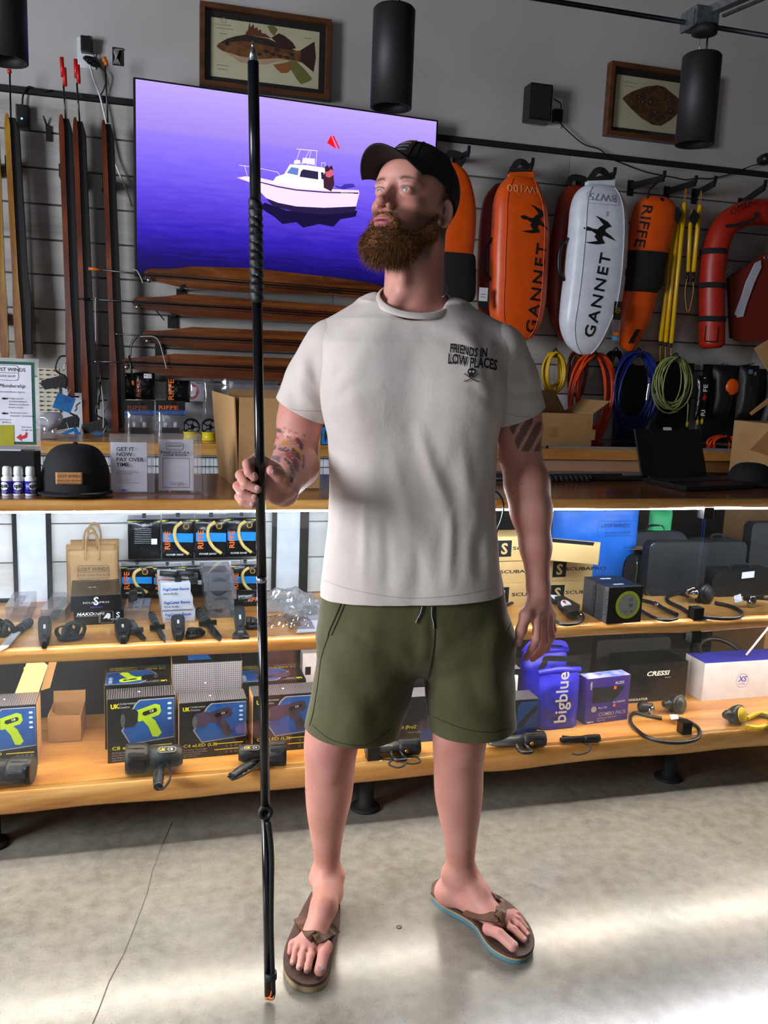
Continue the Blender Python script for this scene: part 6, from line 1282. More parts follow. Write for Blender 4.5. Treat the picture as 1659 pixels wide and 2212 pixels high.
def ukart(F, W_, H_, t_, lime, model, name):
    q = lambda pts: [(x*W_, y*H_) for x, y in pts]
    flat(F, q([(.40,.90),(.47,.965),(.985,.965),(.985,.33),(.33,.27),(.20,.50)]), GREY, t_, 'panel_edge', .0005); flat(F, q([(.42,.89),(.48,.95),(.98,.95),(.98,.345),(.335,.29),(.225,.50)]), UKBLUE, t_, 'blue_panel', .0008)
    bod = LIME if lime else TDARK
    flat(F, q([(.42,.80),(.70,.885),(.77,.86),(.79,.76),(.75,.70),(.46,.62),(.40,.68)]), bod, t_, 'torch_body', .0012); flat(F, q([(.50,.66),(.62,.69),(.70,.62),(.795,.42),(.74,.36),(.66,.37),(.60,.53)]), bod, t_, 'torch_grip', .0013)
    flat(F, q([(.20,.64),(.24,.80),(.40,.83),(.45,.78),(.44,.62),(.38,.555),(.25,.55)]), INK if lime else mat('torch_print_violet','4a3a58',.4), t_, 'torch_head', .0015); flat(F, [(W_*.225+W_*.035*math.cos(a*.5236), H_*.66+H_*.11*math.sin(a*.5236)) for a in range(12)], STEEL, t_, 'torch_lens', .0018)
    flat(F, q([(.52,.77),(.70,.82),(.73,.80),(.72,.76),(.55,.71),(.51,.73)]), INK, t_, 'torch_badge', .0016); text(name[:2], F.at(W_*.62,H_*.755).rot(.2), H_*.05, WINK, t_, bold=.02, lift=.002)
    text('UK', F.at(W_*.05,H_*.855), H_*.095, YELLOW, t_, bold=.04, wide=.9); text('Underwater', F.at(W_*.165,H_*.905), H_*.05, GREY, t_, bold=.015); text('Kinetics', F.at(W_*.165,H_*.85), H_*.05, GREY, t_, bold=.015)
    text(model, F.at(W_*.06,H_*.205), H_*.075, YELLOW, t_, wide=1.35, bold=.01)
    for i, s in enumerate(('The Perfect Travel Light' if not lime else 'All Purpose Dive Light','Airline Safe Rechargeable Battery','Super Bright & Focused','High & Low Power')): text(s, F.at(W_*.06,H_*(.145-.038*i)), H_*(.04 if not i else .03), GREY, t_)
    for i in range(2): flat(F, rect(W_*.52,H_*(.22-.105*i),W_*.95,H_*(.235-.105*i)), YELLOW, t_, 'yellow_rule', .0008)
    for i in range(4):
        for j in range(2): strokes(F, [circ(W_*(.70+.07*i),H_*(.175-.105*j),H_*.018,6)+circ(W_*(.70+.07*i),H_*(.175-.105*j),H_*.018,6)[:1]], .0008, GREY, t_, 'spec_icon')
    for i in range(4): q2 = rrect(W_*.885,H_*(.86-.08*i),W_*.945,H_*(.895-.08*i),.003); flat(F, q2, mat('pale_blue_ink','c8dcf4',.5), t_, 'icon', .0012)
def ukbox(lab, x0, x1, yb, yt, D_, yaw, lime, model, name):
    P,W_,H_ = spx(x0,x1,yb,yt,Z_); t_,F,T = pbox('torch_box',lab,'box',P,W_,H_,D_,yaw,UKBLK,'printed torch boxes',tops=HEX,side=TANS); ukart(F,W_,H_,t_,lime,model,name); flat(T,rect(W_*.46,D_*.48,W_*.49,D_*.58),WHITE,t_,'tab_mark',.0012); return t_,F,T,W_,H_,P
def ukflat(lab, P, W_, H_, D_, lime, model, name):
    t_,F,T = pbox('torch_box',lab,'box',P,W_,H_,D_,0,UKBLK,'printed torch boxes',side=TANS); T2 = Fr(T.p(W_,D_,.0), -T.u, -T.v, T.n); ukart(T2,W_,D_,t_,lime,model,name); return t_
t_,F,T,W_,H_,P = ukbox('torch box with a lime torch picture, front of the second stack',233,379,1650,1512,.085,.05,True,'C8 eLED','C8'); W8,H8 = W_,H_
ukflat('torch box lying on its back behind the lime torch box',Vector((P.x-.012,P.y+.10,Z_)),W_,H_+.006,.17,True,'C8 eLED','C8')
t_,F,T,W_,H_,P = ukbox('torch box with a dark torch picture left of the pole',387,532,1641,1520,.085,.03,False,'C4 eLED (L2)','C4')
PP = Vector((P.x-.018,P.y+.10,Z_)); zt_ = at(372,1433,Y=PP.y).z; t_,F,T = pbox('torch_box','taller torch box with a honeycomb printed face behind the dark torch box','box',PP,W_+.012,zt_-Z_,.11,0,UKBLK,'printed torch boxes',side=TANS); HH = zt_-Z_
MB().box(F.p(.002,HH*.45,.0004),F.u*(W_+.008),F.v*HH*.54,F.n*.0006).build('honeycomb_panel', HEX, t_); flat(F,circ(W_*.5,HH*.75,.003,4),WHITE,t_,'tab_mark',.002); flat(T,[(.05,.02),(W_*.6,.02),(W_*.55,.07),(.05,.09)],UKBLUE,t_,'blue_panel')
t_,F,T,W_,H_,P = ukbox('torch box with a dark torch picture between the pole and the shorts',545,690,1628,1505,.09,.02,False,'C4 eLED (L2)','C4')
ukflat('torch box lying on its back behind the pole',Vector((P.x-.03,P.y+.10,Z_)),W_,H_+.008,.16,False,'C4 eLED (L2)','C4')
t_,F,T,W_,H_,P = ukbox('torch box with a lime torch picture at the left edge, its flaps open',-60,82,1664,1530,.10,.0,True,'C8 eLED','C8')
MB().prism([F.p(W_*.6,H_,-.10),F.p(W_*.98,H_,-.10),F.p(W_*1.12,H_+.075,-.12),F.p(W_*1.02,H_+.09,-.125),F.p(W_*.78,H_+.085,-.125)],(0,.002,0)).build('raised_flap', TANS, t_); MB().prism([F.p(W_*1.0,H_,-.11),F.p(W_*1.14,H_*1.0,-.13),F.p(W_*1.3,H_+.11,-.16),F.p(W_*1.16,H_+.10,-.14)],(0,.002,0)).build('raised_flap', KRAFT, t_)
# white and printed cartons at the back left
P = at(-30,1500,Y=2.88); P.z = Z_; t_,F,T = pbox('torch_box','black carton with a yellow logo standing at the back left','box',Vector((P.x,2.86,Z_)),.13,.30,.04,.0,UKBLK,'printed torch boxes'); flat(F,[(0,.18),(.10,.285),(.07,.30),(0,.30)],WHITE,t_,'white_panel'); text('UK',F.at(.118,.20).rot(-PI/2),.022,YELLOW,t_,bold=.03); text('Underwater Kinetics',F.at(.112,.165).rot(-PI/2),.008,GREY,t_)
P,W_,H_ = spx(104,176,1606,1548,Z_); t_,F = kraftbox('cardboard_box','small open brown box beside the left torch box',P,(W_,.12,H_),-.05,False); MB().prism([F.p(0,H_,-.12),F.p(W_,H_,-.12),F.p(W_,H_+.035,-.125),F.p(0,H_+.035,-.125)],(0,.002,0)).build('flap', KRAFT, t_); MB().prism([F.p(0,H_,-.01),F.p(0,H_,-.05),F.p(.025,H_-.012,-.03)],(0,0,.002)).build('flap', KRAFT, t_)
# ---- torches lying in front
TR = mat('torch_rubber','1d1e21',.5,bump=.2,bscale=90)
def torch(lab, head, tail, rh, rb, z=Z_, grip=None, body=TR, badge=True, cord=True, pist=True):
    a, c = at(*head,Z=z), at(*tail,Z=z); a.z = c.z = z+rh; d = (c-a); Ln = d.length; d.normalize(); side = Vector((-d.y,d.x,0)); side = side if side.y < 0 else -side
    t_ = thing('dive_torch',lab,'torch',Vector(((a.x+c.x)/2,(a.y+c.y)/2,z)),'dive torches on the lower shelf')
    MB().lathe(a, d, [(0,rh*.86),(0,rh),(Ln*.12,rh),(Ln*.16,rh*.96),(Ln*.36,rh*.96),(Ln*.40,rb)], 30).build('bezel', TR, t_)
    for k in range(10): 
        an = 2*PI*k/10; v = side*math.cos(an)+Vector((0,0,1))*math.sin(an); MB().tube([a+d*Ln*.05+v*rh*.97, a+d*Ln*.33+v*rh*.94], 1, flat=(rh*.28,rh*.12,v)).build('grip_rib', TR, t_)
    MB().lathe(a+d*Ln*.02, d, [(0,rh*.84),(.001,rh*.84),(Ln*.06,rh*.3),(Ln*.06,0)], 24).build('reflector', CHROME, t_); MB().lathe(a+d*Ln*.004, d, [(0,rh*.85),(.0015,rh*.85),(.0015,0)], 24).build('lens', GLASS, t_)
    MB().lathe(a+d*Ln*.39, d, [(0,rb),(Ln*.5,rb*.95),(Ln*.58,rb*.8),(Ln*.61,rb*.7),(Ln*.61,0)], 26).build('barrel', body, t_)
    if badge: 
        B = Fr(a+d*Ln*.72+side*rb*.55+Vector((0,0,rb*.80)), d if d.x > 0 else -d, Vector((0,0,1))*.55-side*.83, side*.55+Vector((0,0,.83))); flat(B, rrect(-Ln*.16,-rb*.28,Ln*.16,rb*.28,rb*.27), GREY, t_, 'badge', .0035); flat(B, rrect(-Ln*.15,-rb*.23,Ln*.15,rb*.23,rb*.22), INK, t_, 'badge', .004); text('UK', B.at(-Ln*.13,-rb*.13), rb*.36, YELLOW, t_, bold=.03, lift=.0045); text(badge, B.at(Ln*.01,-rb*.13), rb*.38, WINK, t_, lift=.0045)
    if grip:
        g0 = a+d*Ln*.62+side*rb*.8; g0.z = z+rb*.7; g1 = at(*grip,Z=z+.014); MB().tube(smooth_path([g0, g0+(g1-g0)*.5+Vector((0,0,.004)), g1],5), [.012]+[.0115]*9+[.013], 12).build('pistol_grip', TR, t_)
        for k in range(3): q = g0+(g1-g0)*(.35+.2*k); MB().tube([q-Vector((.012,0,.002)),q+Vector((.012,0,-.002))],.006,8).build('finger_rib', TR, t_)
        if cord: MB().tube(smooth_path([g1, g1+Vector((.012,-.006,-.004)), g0+(g1-g0)*.6+Vector((.03,0,.0)), g0+Vector((.015,-.005,.01)), g0+(g1-g0)*.45+Vector((-.014,-.004,.01)), g1+Vector((-.01,0,0))],6), 1, flat=(.006,.003,(0,0,1))).build('lanyard', FABRIC, t_)
    return t_
torch('black torch cut off by the left edge of the case',(72,1690),(-60,1688),.036,.030,badge='C8')
torch('black pistol torch in front of the lime torch box',(272,1668),(395,1660),.042,.034,grip=(342,1700),badge='C8')
torch('black pistol torch with its lens facing right, behind the pole',(618,1650),(515,1652),.036,.028,grip=(500,1678),badge='C4')
GT = mat('torch_silver','7e8488',.35,.5)
for lab,x in (('silver torch with a black head between the legs',905),('silver torch with a black head right of the shorts',1174)):
    yb = 1628 if x == 905 else 1612; t_ = torch(lab,(x,yb-2),(x-118,yb+6),.024,.017,badge=None,body=GT)
    a = at(x-46,yb+4,Z=Z_); b_ = MB(); b_.tube(smooth_path([a+Vector((-.022,0,.02)),a+Vector((-.024,-.02,.008)),a+Vector((-.016,-.045,.007)),a+Vector((.012,-.045,.007)),a+Vector((.012,-.02,.008)),a+Vector((.006,0,.02))],5), .006, 10); b_.build('handle_loop', BLACK, t_)
    MB().lathe(a+Vector((.022,-.02,.022)),(0,-1,.2),[(0,.006),(.004,.006),(.004,0)],14).build('brass_screw', mat('brass','c8903a',.3,1), t_)
    if x == 905: MB().tube(smooth_path([at(px_,py_,Z=Z_+.004) for px_,py_ in ((800,1622),(830,1640),(860,1640),(875,1650),(860,1658),(840,1650),(858,1636),(895,1634),(908,1645),(890,1650),(868,1646))],5), 1, flat=(.006,.003,(0,0,1))).build('lanyard', FABRIC, t_)
t_ = torch('slim black pocket torch with a wrist cord',(1294,1602),(1210,1606),.0125,.0105,badge=None,grip=None); MB().tube(smooth_path([at(x,y,Z=Z_+.004) for x,y in ((1214,1590),(1232,1592),(1250,1600),(1262,1606),(1276,1610),(1270,1624),(1250,1630),(1236,1628))],5), 1, flat=(.006,.003,(0,0,1))).build('wrist_cord', FABRIC, t_)
# printed box between the legs, and one right of the shorts
P,W_,H_ = spx(800,940,1612,1512,Z_); t_,F,T = pbox('torch_box','dark torch box seen between the legs','box',P,W_,H_,.08,0,UKBLK,'printed torch boxes',tops=HEX); text('SL4 (Pro2)',F.at(W_*.55,H_*.32),.016,YELLOW,t_,bold=.01,align='CENTER'); text('Video Light',F.at(W_*.66,H_*.22),.010,GREY,t_,align='CENTER'); flat(F,[(W_*.72,H_*.3),(W_*.99,H_*.3),(W_*.99,H_*.02),(W_*.78,H_*.02)],UKBLUE,t_,'blue_panel'); flat(F,[(W_*.68,H_*.3),(W_*.72,H_*.46),(W_*.95,H_*.55),(W_*.99,H_*.36),(W_*.8,H_*.26)],TDARK,t_,'torch_picture',.001)
t_,F,T = pbox('torch_box','taller dark carton with small white print behind the box between the legs','box',P+Vector((-.01,.10,0)),W_,H_+.05,.10,0,UKBLK,'printed torch boxes',tops=HEX); [text('Rechargeable Video Light',F.at(W_*.5,H_+.006+.012*k),.008,WINK,t_,align='CENTER') for k in range(3)]
P,W_,H_ = spx(1040,1158,1606,1518,Z_); t_,F,T = pbox('torch_box','dark torch box with a blue panel left of the blue roll bags','box',P,W_,H_,.08,0,UKBLK,'printed torch boxes',tops=HEX); flat(F,[(W_*.62,H_*.85),(W_*.68,H_*.95),(W_*.99,H_*.95),(W_*.99,H_*.05),(W_*.6,H_*.05)],UKBLUE,t_,'blue_panel'); flat(F,[(W_*.62,H_*.35),(W_*.66,H_*.45),(W_*.95,H_*.85),(W_*.99,H_*.78),(W_*.7,H_*.3)],INK,t_,'torch_picture',.001)
t_,F,T = pbox('torch_box','carton with a pale label standing behind the blue panel box','box',P+Vector((-.02,.10,0)),W_-.005,at(1120,1445,Y=P.y+.1).z-Z_,.10,0,UKBLK,'printed torch boxes',tops=HEX); flat(F,rrect(W_*.55,H_*.85,W_*.93,H_*1.35,.006),PAPER,t_,'pale_label'); flat(F,rect(W_*.75,H_*1.2,W_*.83,H_*1.25),BLUEP,t_,'blue_mark',.001)
P,W_,H_ = spx(650,700,1580,1412,Z_,y=2.86); t_,F,T = pbox('gear_carton','white carton at the back left of the shorts','box',P,W_,H_,.05,0,PAPER); flat(F,rect(.01,H_*.6,.03,H_*.75),INK,t_,'printed_mark')
# ---- blue roll top bags
ROLL = mat('roll_bag_blue','2422c0',.42,bump=.12,bscale=12)
def rollbag(lab, x0, x1, yb, yt, yroll, y=None, txt_=True, lean=0):
    P,W_,H_ = spx(x0,x1,yb,yt,Z_,y); F = yawfr(P+Vector((0,.03,0)),.04); t_ = thing('roll_top_bag',lab,'bag',F.p(W_/2,0,-.03),'blue roll top bags'); hr = H_*yroll
    rows = []; b_ = MB()
    def fn(s,t2):
        an = 2*PI*s; k = 1 if t2 < .75 else 1-(t2-.75)/.25*.55; p_ = .5
        cs,sn = math.cos(an),math.sin(an); x = math.copysign(abs(cs)**.55,cs)*W_*.5*(1+.02*mnoise.noise(Vector((t2*5,cs,3)))); d_ = math.copysign(abs(sn)**.6,sn)*.036*k*(1+.25*mnoise.noise(Vector((cs*2,t2*6,sn))))
        return F.p(W_*.5+x, hr*t2, -d_-.0)
    b_.grid(fn, 40, 18, wrap=True); b_.build('bag_body', ROLL, t_)
    MB().tube([F.p(-.004,hr+.004,.006),F.p(W_*.5,hr+.010,.008),F.p(W_+.004,hr+.004,.006)], [.010,.013,.010], 12).build('rolled_top', ROLL, t_)
    MB().tube(smooth_path([F.p(W_*.0,hr+.006,.004),F.p(W_*.15,hr+.035,0),F.p(W_*.2,H_,-.004),F.p(W_*.6,H_*.985,-.004),F.p(W_*.92,H_*.96,0),F.p(W_,hr+.004,.004)],6), 1, flat=(.018,.004,(0,-1,.2))).build('buckle_strap', ROLL if not txt_ else BLACK, t_)
    MB().box(F.p(W_*.3,hr+.012,.0),F.u*W_*.55,F.v*.010,F.n*.008,.002).build('buckle', BLACK, t_)
    if txt_: text('bigblue', F.at(W_*.62,H_*.10,.040).rot(PI/2), W_*.42, WINK, t_, bold=.015, lift=.002)
    return t_
rollbag('blue roll top bag in front with white vertical lettering',1162,1250,1578,1432,.80); rollbag('blue roll top bag standing behind the lettered one',1128,1222,1548,1396,.84,y=2.72,txt_=False)
# ---- combo pack box, regulator carton, white carton
CMB = mat('combo_blue','2a2a98',.4,col2='4a2a78',scale=6)
P,W_,H_ = spx(1262,1360,1566,1468,Z_); t_,F,T = pbox('torch_box','violet blue combo pack carton beside the roll top bags','box',P,W_,H_,.055,.10,CMB,'printed torch boxes',tops=mat('combo_top','3a5ac0',.4,col2='b8c0e8',scale=25))
flat(F,[(W_*.14,H_*.46),(W_*.62,H_*.46),(W_*.86,H_*.72),(W_*.86,H_*.78),(W_*.14,H_*.80)],mat('combo_window','20222a',.3),t_,'window'); text('AL250',F.at(W_*.64,H_*.83),.014,WINK,t_); text('AL1300WP',F.at(W_*.62,H_*.41),.011,WINK,t_); text('Easy Clip',F.at(W_*.29,H_*.32),.010,WINK,t_)
text('COMBO PACK',F.at(W_*.30,H_*.155),.0185,mat('combo_grey','c0bccc',.4),t_,shear=.25,wide=.95,bold=.005); text('AL250, AL1300WP &',F.at(W_*.28,H_*.09),.009,mat('combo_grey','c0bccc',.4),t_,shear=.25); text('Easy Clip',F.at(W_*.28,H_*.04),.009,mat('combo_grey','c0bccc',.4),t_,shear=.25); flat(F,circ(W_*.19,H_*.32,.011),GREY,t_,'clip_picture'); flat(F,rect(W_*.62,H_*.72,W_*.68,H_*.79),ORANGE,t_,'orange_mark',.001); flat(F,rect(W_*.63,H_*.33,W_*.69,H_*.39),ORANGE,t_,'orange_mark',.001); text('bigblue',F.at(W_*.08,H_*.93).rot(-PI/2),.010,WINK,t_,bold=.02); text('bigblue',F.at(W_*.05,H_*.03),.010,WINK,t_,bold=.02); flat(F,[(W_*.18,H_*.52),(W_*.55,H_*.56),(W_*.55,H_*.68),(W_*.18,H_*.66)],MATTE,t_,'torch_picture',.001)
P,W_,H_ = spx(1352,1480,1520,1437,Z_); t_,F,T = pbox('regulator_box','black regulator carton with white lettering','box',P,W_,H_,.14,.02,GBLK,'boxes on the lower shelf'); text('CRESSI',F.at(W_*.30,H_*.68),.024,WINK,t_,bold=.03,wide=1.35,shear=.2); text('REGULATOR',F.at(W_*.03,H_*.06),.012,WINK,t_,bold=.02,wide=1.2); text('SINCE 1946',F.at(W_*.62,H_*.60),.005,WINK,t_)
P,W_,H_ = spx(1515,1700,1515,1434,Z_); t_,F,T = pbox('gear_carton','white carton with a violet lid and a round logo at the right','box',P,W_,H_,.12,.0,mat('white_card','e2e2ec',.5),'boxes on the lower shelf',tops=VBLUE,side=mat('white_card','e2e2ec',.5)); cx_,cy_ = fpx(F,1603,1470); strokes(F,[circ(cx_,cy_,.027,32)+circ(cx_,cy_,.027,32)[:1]],.0012,VBLUE,t_,'logo_ring'); text('XS',F.at(cx_,cy_-.004),.030,VBLUE,t_,align='CENTER',bold=.02,shear=.2); text('SCUBA',F.at(cx_,cy_-.016),.009,VBLUE,t_,align='CENTER'); text('XS SCUBA',T.at(W_*.48,.075).rot(PI),.024,mat('pale_violet','9090d8',.5),t_,align='CENTER',bold=.02)
softcase('large black padded case seen through the glass at the back',1282,1440,1490,1384,2.90,.04,z=Z_+.0,name='padded_case')
t_ = regulator('black regulator with a looped hose in front of the regulator carton',1462,1538,1.15,((1430,1552),(1400,1546),(1370,1540),(1362,1560),(1390,1588),(1430,1602),(1475,1604),(1508,1594),(1508,1572),(1480,1556),(1455,1550)),Z_,False)
c = at(1378,1540,Z=Z_); c.z = Z_+.024; MB().lathe(c,(.6,-.7,.2),[(0,.014),(.01,.02),(.03,.02),(.034,.014),(.05,.014),(.05,0)],20).build('first_stage', BLACK, t_); MB().lathe(c+Vector((.02,-.02,0)),(.5,-.8,-.1),[(0,.012),(.012,.012),(.014,.017),(.024,.016),(.024,0)],18).build('yoke_knob', CHROME, t_); MB().prism([at(x,y,Z=Z_+.02) for x,y in ((1446,1545),(1464,1545),(1466,1554),(1450,1556))],(0,0,.003)).build('paper_tag', PAPER, t_)
YH = mat('octopus_yellow','e0c014',.4); t_ = regulator('black octopus regulator with a yellow cover and yellow hose at the right',1592,1562,1.15,((1600,1548),(1620,1546),(1650,1548),(1690,1556)),Z_,False,YH); hose(((1610,1568),(1640,1572),(1665,1562),(1700,1552)),t_,Z_+.012,.0085,'yellow_hose',YH); hose(((1612,1552),(1640,1540),(1665,1545),(1700,1560)),t_,Z_+.016,.0085,'yellow_hose',YH)
t_ = thing('hose_loop','thick black hose loop seen behind the glass above the white carton','hose', at(1560,1440,Y=2.8)); q = at(1560,1415,Y=2.78); MB().ring(q,(.1,-.5,.85),.085,.009,36,10,sx=1.2).build('loop', HOSE, t_); MB().tube([q+Vector((0,.09,.02)),q+Vector((0,.10,.142))],.004,6).build('tie', BLACK, t_)
o = MB().tube([at(1612,1415,Y=2.62), at(1668,1345,Y=2.62)], .004, 8).build('white_rod', WHITE); tag(o,'thin white rod leaning on the white carton','rod')
# ================================================================ the man
PO = Vector((.57, 1.93, 0)); PR = Vector((.96, -.28, 0)); PB = Vector((.28, .96, 0))     # person frame: right of picture, away from camera
def LP(x, y, b=0):
    d = ray(x, y); t_ = (b + (PO-CAMP).dot(PB))/d.dot(PB); p = CAMP + d*t_ - PO; return Vector((p.dot(PR), b, p.z))
def LZ(x, y, z): p = at(x, y, Z=z) - PO; return Vector((p.dot(PR), p.dot(PB), z))
def L2W(p): return PO + PR*p[0] + PB*p[1] + Vector((0,0,p[2]))
def pxof(V):
    """local points (n,3) -> photo pixels (only used to lay print and seams out on the cloth)"""
    Wd = np.outer(V[:,0], PR) + np.outer(V[:,1], PB) + np.array(PO - CAMP); Wd[:,2] += V[:,2]
    A = np.array([AX, AY, AZ]); c = Wd @ A; return c[:,0]/c[:,2]*FPX + 829.5, c[:,1]/c[:,2]*FPX + 1106
class Field:
    def __init__(s, ax, ay, az):
        s.ax = [np.asarray(v, np.float32) for v in (ax, ay, az)]; s.D = np.full([len(v) for v in s.ax], .15, np.float32)
    def sl(s, lo, hi):
        o = []
        for i in range(3):
            a = max(0, np.searchsorted(s.ax[i], lo[i])-1); c = min(len(s.ax[i]), np.searchsorted(s.ax[i], hi[i])+1); o.append(slice(a, max(a+1, c)))
        return tuple(o)
    def op(s, lo, hi, fn, k, mode='u'):
        pad = k + .025; q = s.sl([v-pad for v in lo], [v+pad for v in hi])
        X = s.ax[0][q[0]][:,None,None]; Y = s.ax[1][q[1]][None,:,None]; Z = s.ax[2][q[2]][None,None,:]
        d = fn(X, Y, Z).astype(np.float32); D = s.D[q]
        if mode == 's': D = -D
        h = np.clip(.5 + .5*(D-d)/k, 0, 1); r = D + (d-D)*h - k*h*(1-h)
        s.D[q] = -r if mode == 's' else r
    def cone(s, p, r, q, r2, k=.012, mode='u'):
        p, q = np.array(p, np.float32), np.array(q, np.float32); v = q-p; L2 = float(v@v) + 1e-9; R = max(r, r2)
        def fn(X, Y, Z):
            t_ = np.clip(((X-p[0])*v[0] + (Y-p[1])*v[1] + (Z-p[2])*v[2])/L2, 0, 1)
            return np.sqrt((X-p[0]-t_*v[0])**2 + (Y-p[1]-t_*v[1])**2 + (Z-p[2]-t_*v[2])**2) - (r + (r2-r)*t_)
        s.op(np.minimum(p, q)-R, np.maximum(p, q)+R, fn, k, mode)
    def chain(s, pts, rs, k=.012):
        for i in range(len(pts)-1): s.cone(pts[i], rs[i], pts[i+1], rs[i+1], k)
    def ell(s, c, r, A=None, k=.012, mode='u'):
        c = np.array(c, np.float32); A = np.eye(3) if A is None else np.array(A); R = max(r)
        def fn(X, Y, Z):
            x, y, z = X-c[0], Y-c[1], Z-c[2]; u_ = [(x*A[i][0] + y*A[i][1] + z*A[i][2])/r[i] for i in range(3)]
            k0 = np.sqrt(u_[0]**2+u_[1]**2+u_[2]**2) + 1e-6; k1 = np.sqrt((u_[0]/r[0])**2+(u_[1]/r[1])**2+(u_[2]/r[2])**2) + 1e-6
            return k0*(k0-1)/k1
        s.op(c-R, c+R, fn, k, mode)
    def loft(s, rows, k, p=2.5):
        """rows: (z, a_left, a_right, b_front, b_back) superellipse sections"""
        R_ = np.array(sorted(rows), np.float32)
        def fn(X, Y, Z):
            g = [np.interp(Z.ravel(), R_[:,0], R_[:,i])[None,None,:] for i in range(1,5)]
            cx_, w, cy_, d = (g[0]+g[1])/2, (g[1]-g[0])/2, (g[2]+g[3])/2, (g[3]-g[2])/2
            f = (np.abs((X-cx_)/w)**p + np.abs((Y-cy_)/d)**p)**(1/p); e = (f-1)*np.minimum(w, d)
            zz = np.maximum(R_[0,0]-Z, Z-R_[-1,0]); return np.maximum(e, zz)
        s.op((R_[:,1].min(), R_[:,3].min(), R_[0,0]), (R_[:,2].max(), R_[:,4].max(), R_[-1,0]), fn, k)
    def mesh(s):
        D = s.D; S_ = D < 0; n = D.shape
        cnt = np.zeros([v-1 for v in n], np.uint8)
        for i in (0,1):
            for j in (0,1):
                for k in (0,1): cnt += S_[i:n[0]-1+i, j:n[1]-1+j, k:n[2]-1+k]
        I = np.argwhere((cnt > 0) & (cnt < 8)); idx = np.full(cnt.shape, -1, np.int32); idx[I[:,0], I[:,1], I[:,2]] = np.arange(len(I)); del cnt
        acc = np.zeros((len(I), 3)); num = np.zeros(len(I)); co = [(i,j,k) for i in (0,1) for j in (0,1) for k in (0,1)]
        ev = lambda o: D[I[:,0]+o[0], I[:,1]+o[1], I[:,2]+o[2]].astype(np.float64)
        po = lambda o: np.stack([s.ax[q][I[:,q]+o[q]] for q in range(3)], 1).astype(np.float64)
        for a in co:
            for q in range(3):
                if a[q]: continue
                b_ = list(a); b_[q] = 1; d0, d1 = ev(a), ev(b_); m_ = (d0 < 0) != (d1 < 0); t_ = np.where(m_, d0/(d0-d1+1e-12), 0)
                P0, P1 = po(a), po(b_); acc += np.where(m_[:,None], P0+(P1-P0)*t_[:,None], 0); num += m_
        V = acc/num[:,None]; F_ = []
        for q in range(3):
            u_, v_ = [(1,2),(2,0),(0,1)][q]; A = [slice(None)]*3; B = [slice(None)]*3; A[q] = slice(0,-1); B[q] = slice(1,None)
            for sg in (True, False):
                E_ = np.argwhere((S_[tuple(A)] == sg) & (S_[tuple(B)] == (not sg))); E_ = E_[(E_[:,u_] > 0) & (E_[:,v_] > 0) & (E_[:,u_] < n[u_]-1) & (E_[:,v_] < n[v_]-1)]
                def g(du, dv): c = E_.copy(); c[:,u_] += du; c[:,v_] += dv; return idx[c[:,0], c[:,1], c[:,2]]
                Q = np.stack([g(-1,-1), g(0,-1), g(0,0), g(-1,0)], 1); F_.append(Q if sg else Q[:,::-1])
        return V, np.concatenate(F_)
def axis(*seg):
    """(start, step, ..., end) pieces of a grid axis"""
    out = []
    for i in range(0, len(seg)-2, 2): out += list(np.arange(seg[i], seg[i+2]-seg[i+1]*.3, seg[i+1]))
    return out + [seg[-1]]
def np_obj(name, V, F_, m, parent=None, loc=None, smooth=True, cols=None):
    W_ = np.outer(V[:,0], PR) + np.outer(V[:,1], PB) + np.array(PO); W_[:,2] = V[:,2]
    off = ORG[parent] if parent is not None else Vector(loc); W_ = W_ - np.array(off)
    me = bpy.data.meshes.new(name); me.vertices.add(len(W_)); me.vertices.foreach_set('co', W_.astype(np.float32).ravel())
    F_ = np.asarray(F_); me.loops.add(F_.size); me.loops.foreach_set('vertex_index', F_.astype(np.int32).ravel())
    me.polygons.add(len(F_)); me.polygons.foreach_set('loop_start', np.arange(0, F_.size, F_.shape[1], dtype=np.int32)); me.update(calc_edges=True)
    me.polygons.foreach_set('use_smooth', np.full(len(F_), smooth)); me.materials.append(m)
    if cols is not None:
        at_ = me.color_attributes.new('col', 'FLOAT_COLOR', 'POINT'); at_.data.foreach_set('color', np.c_[cols, np.ones(len(cols))].astype(np.float32).ravel())
    o = bpy.data.objects.new(name, me); link(o, parent); ORG[o] = off
    if parent is None: o.location = off
    return o
# ---- body field
B_ = Field(axis(-.46,.0029,-.13,.0016,.135,.0029,.42), axis(-.41,.0029,-.155,.0017,.135,.004,.19), axis(0,.0022,.11,.005,.66,.0027,1.17,.005,1.6,.0016,1.90))
# pole line first: the hand closes on it
PB0 = LZ(580,2160,0.0); PB0 = Vector((PB0.x, PB0.y, .012)); PT0 = LP(546,88,-.30)
def pole_at(z): k = (z-PB0.z)/(PT0.z-PB0.z); return PB0 + (PT0-PB0)*k
# torso and neck
B_.cone((.0,.01,.86), .10, (.07,.01,.86), .10, .03); B_.ell((.03,.005,1.05), (.145,.092,.17), k=.03); B_.ell((.02,.0,1.28), (.168,.11,.19), k=.05)
B_.cone((-.15,.015,1.445), .045, (.19,.015,1.445), .045, .04); B_.cone((-.06,.025,1.49), .05, (.10,.025,1.49), .05, .05)
B_.cone((.014,.022,1.47), .072, (.010,.016,1.66), .0655, .03)
B_.cone((-.045,-.045,1.50), .016, (.05,-.02,1.66), .018, .02); B_.ell((-.014,-.054,1.585), (.012,.012,.02), k=.02)                         # neck cord, larynx
